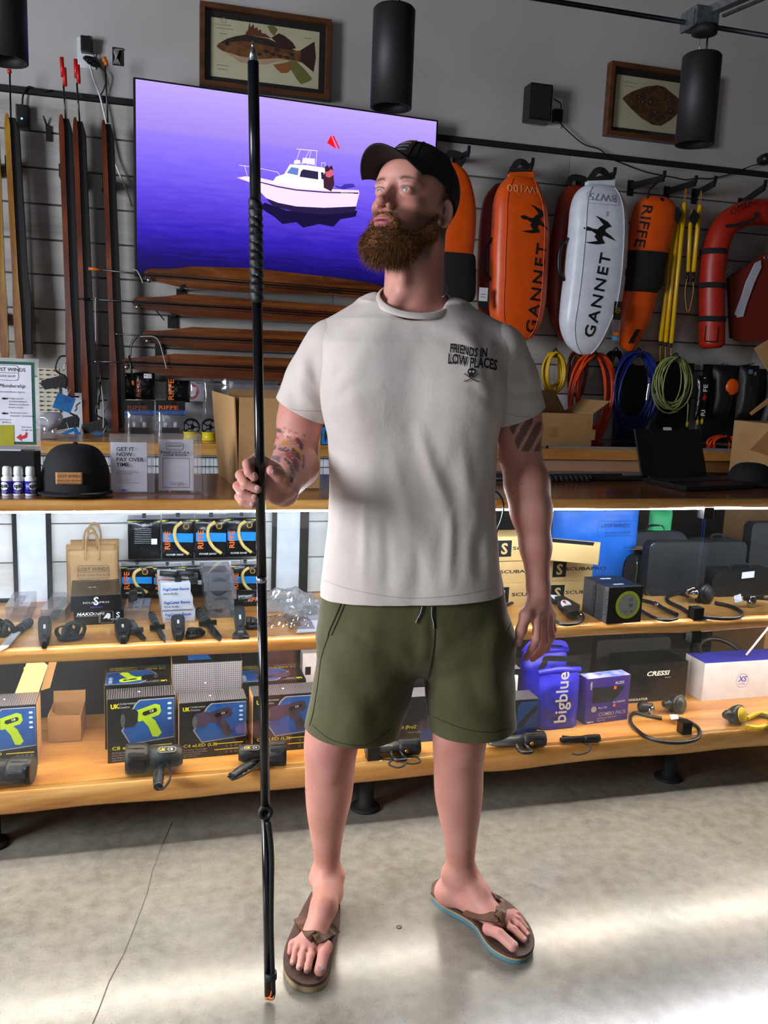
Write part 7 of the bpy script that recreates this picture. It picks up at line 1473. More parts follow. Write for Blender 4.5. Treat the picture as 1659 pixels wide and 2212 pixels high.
# legs
def limb(pts, bs, k=.015, f=None):
    P_ = [LP(x, y, b_) for (x, y, h), b_ in zip(pts, bs)]; r = [h/905 for x, y, h in pts]; R_ = [v.x for v in smooth_path([(v, 0, 0) for v in r], 5)]; B_.chain(smooth_path(P_, 5), R_, .006); return P_
RLg = limb([(770,1470,70),(728,1555,62),(715,1610,58),(713,1650,54),(711,1700,52),(707,1755,44),(706,1805,35),(706,1850,29),(706,1885,28)], (.0,-.005,-.01,.0,.012,.018,.024,.03,.034))
LLg = limb([(1012,1460,72),(1000,1548,62),(993,1595,58),(991,1645,54),(991,1698,53),(993,1752,46),(994,1805,37),(995,1850,31),(994,1885,30)], (.0,-.005,-.01,.0,.012,.018,.024,.03,.034))
B_.cone((-.02,.005,.84), .085, RLg[0], .078, .03); B_.cone((.11,.005,.84), .085, LLg[0], .080, .03)
for kx, ky, s_ in ((712,1618,-1),(992,1592,1)):
    B_.ell(LP(kx,ky,-.045), (.034,.024,.034), k=.02); B_.ell(LP(kx+2,ky+42,-.048), (.02,.016,.03), k=.02)
for x,y,bb in ((735,1893,.03),(676,1900,.04),(962,1888,.03),(1027,1893,.04)): B_.ell(LP(x,y,bb), (.010,.014,.014), k=.014)                # ankle bones
B_.ell(LP(712,1705,.045), (.048,.04,.085), k=.03); B_.ell(LP(990,1700,.045), (.05,.04,.085), k=.03)
# feet
def foot(ank, heel, inst, ball, toes):
    B_.cone(ank, .034, heel, .030, .02); B_.ell(heel, (.032,.036,.030), k=.015); B_.cone(ank, .034, inst, .030, .025); B_.cone(inst, .030, ball, .023, .02); B_.cone(heel, .026, ball, .022, .02)
    for (bx,by,tx_,ty_,r) in toes:
        b0, t0 = LZ(bx,by,.040+.3*r), LZ(tx_,ty_,.026+r*.95); m0 = b0+(t0-b0)*.45+Vector((0,0,.006)); B_.cone(ball+(b0-ball)*.35, .016, b0, r*1.15, .012); B_.cone(b0, r*1.1, m0, r*.98, .004); B_.cone(m0, r*.98, t0, r*.98, .004)
RB, LB = LZ(675,2025,.050), LZ(1072,1985,.050)
foot(LP(706,1890,.034), LZ(712,1928,.052), LZ(700,1958,.078), RB, ((704,2046,691,2096,.0135),(676,2052,664,2095,.0088),(658,2050,647,2089,.0085),(643,2045,633,2078,.008),(632,2038,627,2056,.0078)))
foot(LP(995,1885,.034), LZ(968,1926,.052), LZ(1032,1932,.078), LB, ((1056,2006,1108,2044,.0135),(1092,1998,1132,2030,.0088),(1101,1988,1139,2019,.0085),(1107,1979,1137,2007,.008),(1110,1972,1128,1990,.0078)))
# his left arm, hanging
SL, EL, WL = Vector((.205,.012,1.425)), LP(1124,985,.05), LP(1163,1268,.005)
B_.chain([SL, LP(1122,860,.03), LP(1122,925,.04), EL], [.052,.050,.050,.047], .02); B_.chain([EL, LP(1138,1045,.035), LP(1148,1105,.025), LP(1157,1180,.015), WL], [.046,.051,.047,.035,.0265], .02)
PLm = LP(1163,1318,-.0)
B_.cone(WL, .026, LP(1166,1310,.0), .024, .015)
mc = [((1158,1338),-.026),((1173,1342),-.006),((1184,1337),.014),((1190,1328),.03)]
for (q, bb) in mc: B_.cone(LP(1164,1285,.004), .018, LP(*q,bb), .0125, .012)
def finger(pts, bs, rs, k=.006):
    P_ = [LP(x,y,b_) for (x,y), b_ in zip(pts, bs)]; B_.chain(P_, rs, k); return P_
FL = [finger(((1160,1338),(1159,1378),(1149,1402),(1137,1421)), (-.026,-.034,-.030,-.022), (.0108,.0098,.0088,.0078)),
 finger(((1174,1342),(1177,1386),(1166,1410),(1151,1423)), (-.006,-.012,-.008,-.002), (.0108,.0098,.0088,.0078)),
 finger(((1185,1337),(1190,1376),(1180,1400),(1165,1413)), (.014,.010,.014,.018), (.0105,.0095,.0085,.0075)),
 finger(((1190,1328),(1194,1360),(1188,1380),(1177,1394)), (.03,.03,.032,.034), (.0098,.0085,.0078,.007))]
TL_ = finger(((1152,1300),(1136,1328),(1126,1360),(1119,1388)), (-.012,-.032,-.040,-.040), (.017,.0135,.0112,.0098), .012)
# his right arm, bent towards the camera, fist on the pole
SR, ER = Vector((-.165,.012,1.425)), LP(638,978,.045)
B_.chain([SR, LP(655,850,.03), LP(648,910,.045), ER], [.052,.051,.051,.048], .02)
zh = LP(566,1040,-.33).z; PH = pole_at(zh); bp = PH.y
WRp = LP(612,1062,bp+.085)
B_.chain([ER, ER+(WRp-ER)*.3+Vector((.006,0,-.006)), ER+(WRp-ER)*.62, WRp], [.048,.052,.042,.029], .02)
B_.cone(WRp, .027, LP(592,1040,bp+.04), .026, .018); B_.cone(LP(590,1025,bp+.035), .019, LP(598,1068,bp+.042), .022, .015)
FR = []
for (m0, p0, d0, t0, r) in (((556,990),(534,1002),(537,1020),(549,1031),.0098),((552,1013),(519,1026),(530,1046),(556,1057),.0100),((550,1038),(513,1050),(524,1067),(550,1078),.0096),((552,1060),(516,1073),(524,1085),(545,1092),.0086)):
    B_.cone(LP(590,(m0[1]+1040)/2,bp+.045), .016, LP(*m0,bp+.034), r*1.25, .012)
    FR.append(finger((m0,p0,d0,t0), (bp+.034,bp+.002,bp-.020,bp-.0205), (r*1.15,r*1.0,r*.93,r*.87), .003))
TR_ = finger(((622,1056),(616,1040),(602,1026),(586,1016)), (bp+.055,bp+.028,bp+.002,bp-.013), (.019,.0155,.0125,.0105), .010)
# ---- head
HP, HT, HRo, HS = .60, .215, -.03, 1.03
lat = Vector((math.cos(HP), -math.sin(HP), 0)); hf = Vector((-math.sin(HP)*math.cos(HT), -math.cos(HP)*math.cos(HT), math.sin(HT))); hu_ = hf.cross(lat)
lat, hu_ = lat*math.cos(HRo)+hu_*math.sin(HRo), hu_*math.cos(HRo)-lat*math.sin(HRo); HO = Vector((.003,.0,1.743))
def Hd(x, y, z): return HO + (lat*x + hf*y + hu_*z)*HS
HA = [lat, hf, hu_]
def he(c, r, k=.012, mode='u', rz=0):
    A = HA
    if rz: A = [lat*math.cos(rz)+hf*math.sin(rz), hf*math.cos(rz)-lat*math.sin(rz), hu_]
    B_.ell(Hd(*c), [v*HS for v in r], A, k, mode)
def hc(p, r, q, r2, k=.01, mode='u'): B_.cone(Hd(*p), r*HS, Hd(*q), r2*HS, k, mode)
he((0,-.012,.035), (.0745,.095,.083), .02); he((0,.028,-.03), (.062,.062,.072), .03); he((0,.045,-.07), (.046,.046,.05), .03)     # cranium, face, jaw
hc((-.052,-.005,-.062), .018, (0,.074,-.106), .020, .02); hc((.052,-.005,-.062), .018, (0,.074,-.106), .020, .02); hc((0,-.03,-.06), .05, (0,-.03,-.02), .06, .03)
hc((-.042,.071,.020), .012, (.042,.071,.020), .012, .018); he((0,.066,.045), (.05,.026,.03), .02)                                   # brow, forehead
for s_ in (-1, 1):
    he((s_*.043,.057,-.028), (.016,.017,.014), .02); he((s_*.033,.094,.002), (.019,.016,.012), .010, 's')                            # cheek, socket
    he((s_*.032,.0745,.001), (.0165,.0152,.0145), .004); he((s_*.032,.079,.012), (.018,.010,.005), .006)                              # lids
    he((s_*.0325,.0905,-.0005), (.0142,.008,.0046 if s_ > 0 else .0026), .0025, 's')
    he((s_*.078,-.012,-.016), (.007,.018,.031), .006, rz=s_*.45); he((s_*.084,-.010,-.012), (.006,.011,.020), .005, 's', rz=s_*.45); he((s_*.077,.0,-.040), (.006,.008,.009), .006)
hc((0,.084,.014), .0075, (0,.108,-.028), .0095, .009); he((0,.1135,-.035), (.0118,.0125,.0105), .006)                                  # nose
for s_ in (-1,1): he((s_*.0132,.099,-.040), (.0072,.0105,.0078), .005); he((s_*.0068,.106,-.0475), (.0038,.0058,.0045), .003, 's')
he((0,.089,-.066), (.027,.014,.018), .012); he((0,.0985,-.0665), (.0205,.0075,.0048), .003); he((0,.0975,-.0765), (.018,.0080,.0056), .003); he((0,.107,-.0712), (.017,.008,.0014), .0022, 's')
he((0,.083,-.105), (.022,.017,.016), .012)
V, Q = B_.mesh(); del B_.D
# ---- skin colours
HV = V - np.array(HO); hx, hy, hz = [HV @ np.array(v)/HS for v in HA]; X_, Y_ = pxof(V)
C_ = np.tile(np.array(lin('c98f80')[:3]), (len(V),1))
nz_ = np.array([mnoise.noise(Vector(v)*16) for v in V[::1]]) if len(V) < 900000 else np.zeros(len(V))
def mixc(mask, col, amt=1.0):
    global C_
    w = np.clip(mask, 0, 1)*amt; C_ = C_*(1-w[:,None]) + np.array(lin(col)[:3])*w[:,None]
mixc(.5+nz_*1.3, 'b97468', .5)
gs = lambda c, s_: np.exp(-(((hx-c[0])/s_[0])**2 + ((hy-c[1])/s_[1])**2 + ((hz-c[2])/s_[2])**2))
mixc(gs((.045,.06,-.03),(.03,.05,.025)) + gs((-.045,.06,-.03),(.03,.05,.025)), 'c0746a', .45); mixc(gs((0,.12,-.04),(.016,.03,.014)), 'bd6c62', .4)
lips = ((hx/.0215)**2 + ((hz+.0715)/.0098)**2 < 1) & (hy > .086); mixc(lips.astype(float), 'a8505a', .75); mixc(((np.abs(hx) < .017) & (hy > .085) & (np.abs(hz+.0712) < .0016)).astype(float), '4a1f22', .9)
hairm = np.clip((.014-hy+.3*np.minimum(hz,0))/.016, 0, 1)*np.clip((hz+.085)/.03, 0, 1)*(V[:,2] > 1.60)*(np.abs(hx) < .0775); mixc(hairm, '3a2415', .85)
jaw = np.clip((-.030 - hz + .25*np.maximum(0, .05-hy) - .012*(hy > .095))/.014, 0, 1)*np.clip((hz+.135)/.03, 0, 1)*np.clip((hy+.015)/.012, 0, 1); mouthz = np.exp(-((hx/.024)**2 + ((hz+.072)/.016)**2))*(hy > .07)
mixc(jaw*(1-np.clip(mouthz*2.2, 0, 1)), '4e2f1a', .8)
for s_ in (-1,1): mixc(np.exp(-(((hx-s_*.036)/.019)**2 + ((hz-.0205-.003*np.cos((hx-s_*.03)*60))/.004)**2))*(hy > .05), '4e301c', .95)
for s_ in (-1,1): mixc(np.exp(-(((hz-(.0056-22*(hx-s_*.032)**2))/.0013)**2))*(np.abs(hx-s_*.032) < .0155)*(hy > .06), '4a2a20', .75)
for kx, ky, am in ((712,1640,.5),(992,1610,.45)): mixc(np.exp(-(((X_-kx)/42)**2 + ((Y_-ky)/50)**2)), 'b06a6a', am)
mixc(((V[:,2] < .52) & (V[:,2] > .09))*(.5+nz_), 'b98064', .35); mixc(((V[:,2] < .09))*(.5+.8*nz_), 'd08a80', .5)
def near(p, r): p = np.array(p); return np.linalg.norm(V-p, axis=1) < r
# tattoos: ink shapes laid out on the forearm and below the other sleeve
def inpoly(P_):
    P_ = [(480+x/6.38, 860+y/6.38) for x, y in P_]; r = np.zeros(len(X_), bool)
    for (x0,y0),(x1,y1) in zip(P_, P_[1:]+P_[:1]):
        if y0 != y1: r ^= ((y0 > Y_) != (y1 > Y_)) & (X_ < (x1-x0)*(Y_-y0)/(y1-y0)+x0)
    return r
arm_r = (V[:,0] < -.17) & (V[:,2] > .98) & (V[:,2] < 1.26)
edge = np.array([mnoise.noise(Vector(v)*140) if a_ else 0 for v, a_ in zip(V, arm_r)])
INKS = [('3a3a40',[(590,480),(640,430),(740,405),(800,430),(850,470),(800,480),(740,470),(700,500),(640,520),(600,560)]),('3a3a40',[(590,590),(630,540),(680,560),(650,600),(600,620)]),('b0303c',[(710,535),(745,525),(800,545),(760,565),(730,560)]),('c88a1c',[(805,600),(850,582),(930,615),(925,645),(850,640)]),('7a3038',[(880,520),(930,520),(945,545),(900,555)]),('2c2c34',[(1000,560),(1040,540),(1110,620),(1120,700),(1090,720),(1040,640)]),('b0303c',[(1005,570),(1035,560),(1050,610),(1020,620)]),('4a4a50',[(600,650),(650,640),(680,690),(740,640),(750,690),(690,730),(640,720),(600,740)]),('34343a',[(770,690),(880,675),(940,720),(900,745),(800,730)]),('9c2c3c',[(860,750),(930,735),(1000,780),(1000,850),(940,860),(880,800)]),('2e2e34',[(960,680),(1010,690),(1060,760),(1090,830),(1060,860),(1000,800),(950,740)]),('c88a1c',[(990,660),(1040,690),(1090,760),(1110,850),(1090,850),(1060,770),(1000,700)]),('6a2c40',[(960,850),(1030,830),(1060,930),(1040,1010),(1000,1000),(970,930)]),('3a3a40',[(830,810),(880,830),(960,900),(990,1000),(1000,1080),(960,1040),(930,940),(870,870)]),('5a5a60',[(600,800),(680,790),(800,800),(800,890),(740,860),(660,830),(610,830)]),('30303a',[(1110,760),(1145,840),(1130,960),(1100,960),(1110,860)]),('30303a',[(930,1030),(1000,1080),(950,1180),(940,1110)])]
reg = inpoly([(590,470),(720,405),(860,430),(1040,540),(1130,640),(1150,800),(1120,950),(1000,1100),(950,1180),(920,1040),(860,900),(600,850)]) & arm_r; mixc((reg & (np.abs(np.sin(edge*11+V[:,2]*160)) < .30)).astype(float), '4a4248', .6)
for c, P_ in INKS: mixc((inpoly(P_) & arm_r & (edge > -.4)).astype(float), c, .85)
mixc((inpoly([(690,360),(800,380),(1000,470),(1180,520),(1190,530),(1000,490),(820,400),(700,370)]) & arm_r).astype(float), '7a3c34', .6)
Ts = ((X_-1135)/40, (Y_-945)/42); tl2 = (V[:,0] > .2) & (V[:,2] > 1.14) & (V[:,2] < 1.30); st = np.sin((X_*.55+Y_*.30)*.42); mixc(((Ts[0]**2+Ts[1]**2 < 1.0+.35*st) & tl2 & (X_ > 1098+.35*(Y_-915)) & (Y_ < 975)).astype(float)*(st > -.55), '2a2426', .75)
rs = np.random.RandomState(5)
for i in np.where((V[:,2] > .9) & (V[:,2] < 1.2) & (V[:,0] > .2))[0][rs.randint(0, 9999, 14)]: mixc(near(V[i], .0022).astype(float), '6a3428', .7)
m, t, b = nt('skin'); N = t.nodes; L = t.links; vc = N.new('ShaderNodeVertexColor'); vc.layer_name = 'col'; L.new(vc.outputs[0], b.inputs['Base Color']); b.inputs['Roughness'].default_value = .5; b.inputs['Specular IOR Level'].default_value = .35
b.inputs['Subsurface Weight'].default_value = .12; b.inputs['Subsurface Radius'].default_value = (.012,.005,.003); b.inputs['Subsurface Scale'].default_value = .5
tc = N.new('ShaderNodeTexCoord'); n_ = N.new('ShaderNodeTexNoise'); n_.inputs['Scale'].default_value = 260; n_.inputs['Detail'].default_value = 3; L.new(tc.outputs['Object'], n_.inputs['Vector']); bp_ = N.new('ShaderNodeBump'); bp_.inputs['Strength'].default_value = .12; bp_.inputs['Distance'].default_value = .002; L.new(n_.outputs['Fac'], bp_.inputs['Height']); L.new(bp_.outputs[0], b.inputs['Normal'])
SKIN = m
man = np_obj('person', V, Q, SKIN, None, (PO.x, PO.y, 0), cols=C_); tag(man, 'man in a pale t-shirt, olive shorts and black cap holding a tall black pole', 'person')
# ================================================================ clothes, beard, cap, sandals
def bvh_of(o): return BVHTree.FromPolygons([v.co + ORG[o] for v in o.data.vertices], [tuple(p.vertices) for p in o.data.polygons])
def onmesh(bv, x, y, lift=.0015):
    d = ray(x, y).normalized(); h, n, _, _ = bv.ray_cast(CAMP, d)
    return (h - d*lift) if h else None
def seam(bv, pts, r, m, parent, name, lift=.001, n=6, flatw=None):
    P_ = [onmesh(bv, q.x, q.y, lift) for q in smooth_path([(x,y,0) for x,y in pts], n)]; P_ = [p for p in P_ if p]
    if len(P_) > 1: return MB().tube(P_, r, 6).build(name, m, parent) if not flatw else MB().tube(P_, 1, flat=(flatw, r*2, CAMP-P_[0])).build(name, m, parent)
def cutobj(o, cuts):
    """trim the cloth with planes: (point, normal to remove towards)"""
    bm = bmesh.new(); bm.from_mesh(o.data)
    for p, n, sel in cuts:
        p = L2W(p) - ORG[o]; n = (PR*n[0] + PB*n[1] + Vector((0,0,n[2]))).normalized()
        fs = [f for f in bm.faces if sel(f.calc_center_median() + ORG[o])]
        g = fs + list({e for f in fs for e in f.edges}) + list({v for f in fs for v in f.verts})
        bmesh.ops.bisect_plane(bm, geom=g, plane_co=p, plane_no=n, clear_outer=True)
    bm.to_mesh(o.data); bm.free()
def folds(V, Q_, lines, soft=0):
    """push cloth in or out along fold lines given on the front of the garment"""
    n = np.zeros_like(V); f = V[Q_]; fn = np.cross(f[:,2]-f[:,0], f[:,3]-f[:,1])
    for k in range(4): np.add.at(n, Q_[:,k], fn)
    n /= np.linalg.norm(n, axis=1)[:,None] + 1e-9; X, Y = pxof(V); d = np.zeros(len(V)); front = np.clip((.03-V[:,1])/.03, 0, 1)
    for pts, amp, w in lines:
        best = np.full(len(V), 1e9); par = np.zeros(len(V)); cum = 0.0; tot = sum(math.hypot(pts[i+1][0]-pts[i][0], pts[i+1][1]-pts[i][1]) for i in range(len(pts)-1))
        for i in range(len(pts)-1):
            a, c = np.array(pts[i], float), np.array(pts[i+1], float); v = c-a; ln = math.hypot(*v); t_ = np.clip(((X-a[0])*v[0]+(Y-a[1])*v[1])/(v@v), 0, 1); q = np.hypot(X-a[0]-t_*v[0], Y-a[1]-t_*v[1])
            par = np.where(q < best, (cum+t_*ln)/tot, par); best = np.minimum(best, q); cum += ln
        ww = w*1.25*(.8+.5*par); d += amp*.8*np.sin(np.pi*np.clip(par*.92+.04, 0, 1))**.8*(np.exp(-(best/ww)**2) - .4*np.exp(-((best-ww*1.8)/(ww*1.2))**2))
    if soft: d += np.array([mnoise.noise(Vector((v[0]*9, v[1]*9, v[2]*5)))*soft + mnoise.noise(Vector((v[0]*24, v[1]*24, v[2]*13)))*soft*.35 for v in V])
    return V + n*(d*front)[:,None]
def cloth(name, c1, c2, bs=700):
    m, t, b = nt(name); N = t.nodes; L = t.links; tc = N.new('ShaderNodeTexCoord'); n1 = N.new('ShaderNodeTexNoise'); n1.inputs['Scale'].default_value = 9; n1.inputs['Detail'].default_value = 4; L.new(tc.outputs['Object'], n1.inputs['Vector'])
    r = N.new('ShaderNodeValToRGB'); r.color_ramp.elements[0].position = .35; r.color_ramp.elements[1].position = .65; r.color_ramp.elements[0].color = lin(c1); r.color_ramp.elements[1].color = lin(c2); L.new(n1.outputs['Fac'], r.inputs[0]); L.new(r.outputs[0], b.inputs['Base Color']); b.inputs['Roughness'].default_value = .85; b.inputs['Sheen Weight'].default_value = .1
    n2 = N.new('ShaderNodeTexNoise'); n2.inputs['Scale'].default_value = bs; n3 = N.new('ShaderNodeTexNoise'); n3.inputs['Scale'].default_value = 28; n3.inputs['Detail'].default_value = 5; n3.inputs['Distortion'].default_value = .8
    for n in (n2, n3): L.new(tc.outputs['Object'], n.inputs['Vector'])
    b1 = N.new('ShaderNodeBump'); b1.inputs['Strength'].default_value = .10; b1.inputs['Distance'].default_value = .002; L.new(n2.outputs['Fac'], b1.inputs['Height'])
    b2 = N.new('ShaderNodeBump'); b2.inputs['Strength'].default_value = .18; b2.inputs['Distance'].default_value = .008; L.new(n3.outputs['Fac'], b2.inputs['Height']); L.new(b1.outputs[0], b2.inputs['Normal']); L.new(b2.outputs[0], b.inputs['Normal']); return m
TEE = cloth('tee_cotton', 'cbbfb8', 'c3b6ad'); TEES = mat('tee_seam', 'a3978f', .9)
F_ = Field(axis(-.24,.0032,.30), axis(-.17,.0034,.17), axis(.80,.0034,1.62))
rows = [(LP(xl,y).z, LP(xl,y).x, LP(xr,y).x, bf, bb) for xl,xr,y,bf,bb in ((692,1092,1345,-.132,.125),(693,1087,1262,-.134,.125),(699,1079,1200,-.128,.12),(707,1073,1130,-.122,.115),(711,1069,1060,-.121,.112),(711,1071,1000,-.124,.112),(709,1075,930,-.130,.116),(705,1079,870,-.134,.12),(708,1084,800,-.132,.122),(715,1080,740,-.120,.118),(745,1050,690,-.095,.11),(790,1000,655,-.06,.10))]
F_.loft(rows, .02, 2.6)
F_.cone((-.075,.022,1.498), .052, (-.165,.012,1.428), .066, .03); F_.cone((.105,.022,1.491), .052, (.205,.012,1.430), .068, .03); F_.cone((-.06,.03,1.495), .052, (.09,.03,1.49), .052, .03); F_.ell((-.075,-.055,1.33), (.10,.085,.12), k=.05); F_.ell((.11,-.055,1.33), (.10,.085,.12), k=.05)
F_.cone((.013,.03,1.50), .076, (.008,-.02,1.68), .082, .012, 's'); F_.cone((.013,-.035,1.53), .066, (.008,-.09,1.66), .075, .012, 's')
Vs, Qs = F_.mesh()
Vs = folds(Vs, Qs, [([(708,872),(722,820),(738,770)],-.004,9),([(708,875),(752,840),(800,822)],-.003,10),([(706,862),(700,800),(690,740)],-.003,8),([(1074,884),(1058,820),(1045,750),(1035,710)],-.005,10),([(1074,888),(1040,850),(1010,835)],-.003,10),([(1066,870),(1078,800),(1080,730)],-.003,8),([(905,925),(930,1010),(962,1085),(975,1160)],.006,12),([(975,1110),(972,1200),(968,1275)],.005,9),([(1050,1120),(1036,1190),(1042,1262)],-.006,11),([(788,1085),(786,1180),(782,1290)],.003,8),([(850,985),(872,1080),(888,1180)],.004,14),([(1000,960),(1010,1060),(1005,1150)],.004,13),([(740,1000),(735,1100),(730,1240)],.003,12),([(930,700),(990,720),(1040,770)],.003,12),([(830,690),(760,700),(720,720)],.002,14),([(1060,1030),(1052,1090),(1062,1150)],-.004,10),([(900,1180),(905,1240),(900,1300)],-.004,12),([(835,1130),(838,1210),(836,1300)],-.003,10)], .0035)
shirt = np_obj('t_shirt', Vs, Qs, TEE, man); cutobj(shirt, [(Vector((0,0,.858)), (.06,0,-1), lambda c: True)]); shirt['label'] = 'pale grey cotton t-shirt with a small black chest print'
md = shirt.modifiers.new('solid', 'SOLIDIFY'); md.thickness = .0025; md.offset = -1
for side, sh, cu_, r0, r1, lines in ((-1, Vector((-.168,.012,1.424)), LP(651,885,.030), .0690, .0615, [([(702,880),(680,820),(672,760)],-.004,9),([(690,890),(655,850),(640,800)],.004,11),([(640,890),(628,830),(640,770)],-.003,10),([(700,860),(660,800),(650,740)],.003,9)]), (1, Vector((.206,.012,1.428)), LP(1121,898,.036), .071, .0605, [([(1078,880),(1105,830),(1120,770)],-.004,9),([(1085,840),(1110,780),(1115,730)],.003,9),([(1082,842),(1120,850),(1165,842)],-.004,8),([(1140,880),(1150,820),(1140,760)],.003,10)])):
    d = (cu_-sh); F_ = Field(axis(min(sh.x,cu_.x)-.10,.0032,max(sh.x,cu_.x)+.10), axis(-.10,.0034,.14), axis(cu_.z-.12,.0034,sh.z+.10)); F_.cone(sh, r0, sh+d*.55, (r0+r1)/2+.005, .01); F_.cone(sh+d*.5, (r0+r1)/2+.005, cu_+d*.25, r1+.002, .015)
    Vv, Qq = F_.mesh(); Vv = folds(Vv, Qq, lines, .003); sl = np_obj('sleeve', Vv, Qq, TEE, shirt); ax_ = d.normalized(); cutobj(sl, [(cu_, (ax_.x + side*-.0, ax_.y, ax_.z), lambda c: True)])
    md = sl.modifiers.new('solid', 'SOLIDIFY'); md.thickness = .0025; md.offset = -1
    bs = bvh_of(sl); hemp = ((598,872),(640,886),(700,888)) if side < 0 else ((1078,886),(1120,900),(1168,900)); seam(bs, hemp, .0004, TEES, shirt, 'hem_stitch')
    bs2 = bvh_of(shirt); 
bsh = bvh_of(shirt)
seam(bsh, ((697,1252),(760,1274),(880,1292),(1000,1284),(1083,1264)), .0004, TEES, shirt, 'hem_stitch')
# ribbed collar
ring = []
for k in range(49):
    a_ = 2*PI*k/48; q = Vector((.0145+.083*math.cos(a_), -.012+.084*math.sin(a_), 0)); q.z = 1.547 + .52*q.y*.9 - .05*(q.x-.0145); ring.append(L2W(q))
b_ = MB(); b_.grid(lambda s, t2: (lambda k: L2W(Vector((.0145+(.0785+.012*(1-t2))*math.cos(k), -.012+(.081+.013*(1-t2))*math.sin(k), 1.549 + .47*(-.012+.084*math.sin(k)) - .05*.083*math.cos(k) - .013*(1-t2)+.004*math.sin(t2*PI)))))(2*PI*s), 56, 5, wrap=True); b_.build('collar', TEE, shirt, solid=.003)
# chain necklace
nk = [L2W(Vector((.0125+.0745*math.cos(a_), .012+.0745*math.sin(a_), 1.565+.50*.0745*math.sin(a_)))) for a_ in [2*PI*k/90 for k in range(90)]]
for k in range(0, 90): MB().ring(nk[k], (nk[(k+1)%90]-nk[k]).cross(Vector((0,0,1))) if k % 2 else Vector((0,0,1)), .0026, .0007, 8, 5).build('chain_link', STEEL, man) if k >= 82 or k < 14 else None
# chest print
pr = lambda p: (lambda h: h[0] - (p-CAMP).normalized()*.0028 if h[0] else p)(bsh.ray_cast(CAMP, (p-CAMP).normalized()))
ctr = onmesh(bsh, 1013, 780); G = Fr(ctr, PR, (0,0,1), -PB); TP = mat('tee_print', '17161a', .8)
for s, x, y, h, w_ in (('FRIENDS IN', 971, 761, 19, .62), ('LOW PLACES', 967, 785, 22, .60)):
    p = onmesh(bsh, x, y); F = Fr(p, PR, Vector((-.08,0,1)), -PB).rot(-.10 if s[0] == 'F' else -.09); z0 = at(x, y, Y=p.y).z; sz = (at(x, y-h, Y=p.y).z - z0)/.72
    text(s, F, sz, TP, shirt, bold=.03, wide=w_, proj=lambda q: pr(q + Vector((0,0,.0016*math.sin((q-p).dot(PR)*95)))))
sk = Fr(onmesh(bsh,1019,803), PR, (0,0,1), -PB)
def pflat(pts, m, nm): b_ = MB(); b_.poly([pr(sk.p(x, y)) for x, y in pts]); return b_.build(nm, m, shirt)
pflat([(.009*math.cos(a_*PI/8), .0085*math.sin(a_*PI/8)) for a_ in range(-1,10)] + [(-.006,-.006),(-.005,-.011),(.005,-.011),(.006,-.006)], TP, 'skull_print')
for sx in (-1,1): b_ = MB(); b_.poly([pr(sk.p(sx*.0035+.0024*math.cos(k), .0005+.0022*math.sin(k)))-(sk.o-CAMP).normalized()*.0006 for k in np.arange(0,6.2,.8)]); b_.build('skull_print', TEE, shirt)
for sx in (-1,1): MB().tube([pr(sk.p(sx*(-.016+.032*k/8), -.021+.017*(k/8)**1.3*1.0))-(sk.o-CAMP).normalized()*.0003 for k in range(9)], .0009, 5).build('cutlass_print', TP, shirt)
# ---- shorts
OLV = cloth('olive_twill', '4c4826', '44401f', 500); OSE = mat('shorts_seam', '1d1c10', .9)
F_ = Field(axis(-.26,.0034,.36), axis(-.17,.0036,.18), axis(.44,.0034,1.0))
rows = [(LP(xl,y).z, LP(xl,y).x, LP(xr,y).x, bf, bb) for xl,xr,y,bf,bb in ((700,1085,1220,-.115,.115),(693,1096,1285,-.122,.13),(685,1108,1370,-.122,.14),(700,1100,1410,-.10,.12),(740,1070,1440,-.06,.08))]
F_.loft(rows, .02, 2.4)
for top, bot, rt, rb_ in (((800,1400),(760,1580),116,97),((1012,1400),(1021,1580),103,92)):
    a, c = LP(*top,.0), LP(*bot,-.002); a2 = a+(c-a)*.5; F_.cone(a, rt/905, a2, (rt+rb_)/1810, .025); F_.cone(a2, (rt+rb_)/1810, c+(c-a)*.25, rb_/905+.004, .012)
Vs, Qs = F_.mesh()
Vs = folds(Vs, Qs, [([(925,1462),(860,1400),(780,1372)],.006,14),([(925,1465),(890,1420),(800,1410)],-.004,12),([(940,1455),(1000,1420),(1070,1400)],.004,14),([(700,1440),(760,1520),(790,1600)],.005,18),([(720,1350),(800,1385),(900,1385)],-.004,10),([(1080,1320),(1060,1420),(1075,1560)],.005,16),([(960,1480),(1000,1530),(1040,1580)],.004,16),([(690,1500),(700,1560),(720,1600)],-.004,12),([(930,1320),(936,1380),(934,1440)],-.004,8),([(860,1480),(820,1540),(800,1610)],-.004,16),([(1010,1450),(1040,1510),(1090,1550)],-.004,16)], .005)
shorts = np_obj('shorts', Vs, Qs, OLV, man); hz = LP(760,1572).z; hz2 = LP(1021,1566).z; amid = L2W(Vector((.055,0,0)))
isR = lambda c: (c-PO).dot(PR) < .055; cutobj(shorts, [(Vector((-.09,0,hz)), (-.05,.0,-1), lambda c: isR(c) and c.z < .66), (Vector((.2,0,hz2)), (.06,.0,-1), lambda c: not isR(c) and c.z < .66)])
md = shorts.modifiers.new('solid', 'SOLIDIFY'); md.thickness = .003; md.offset = -1; shorts['label'] = 'olive green board shorts with dark seams'
bso = bvh_of(shorts)
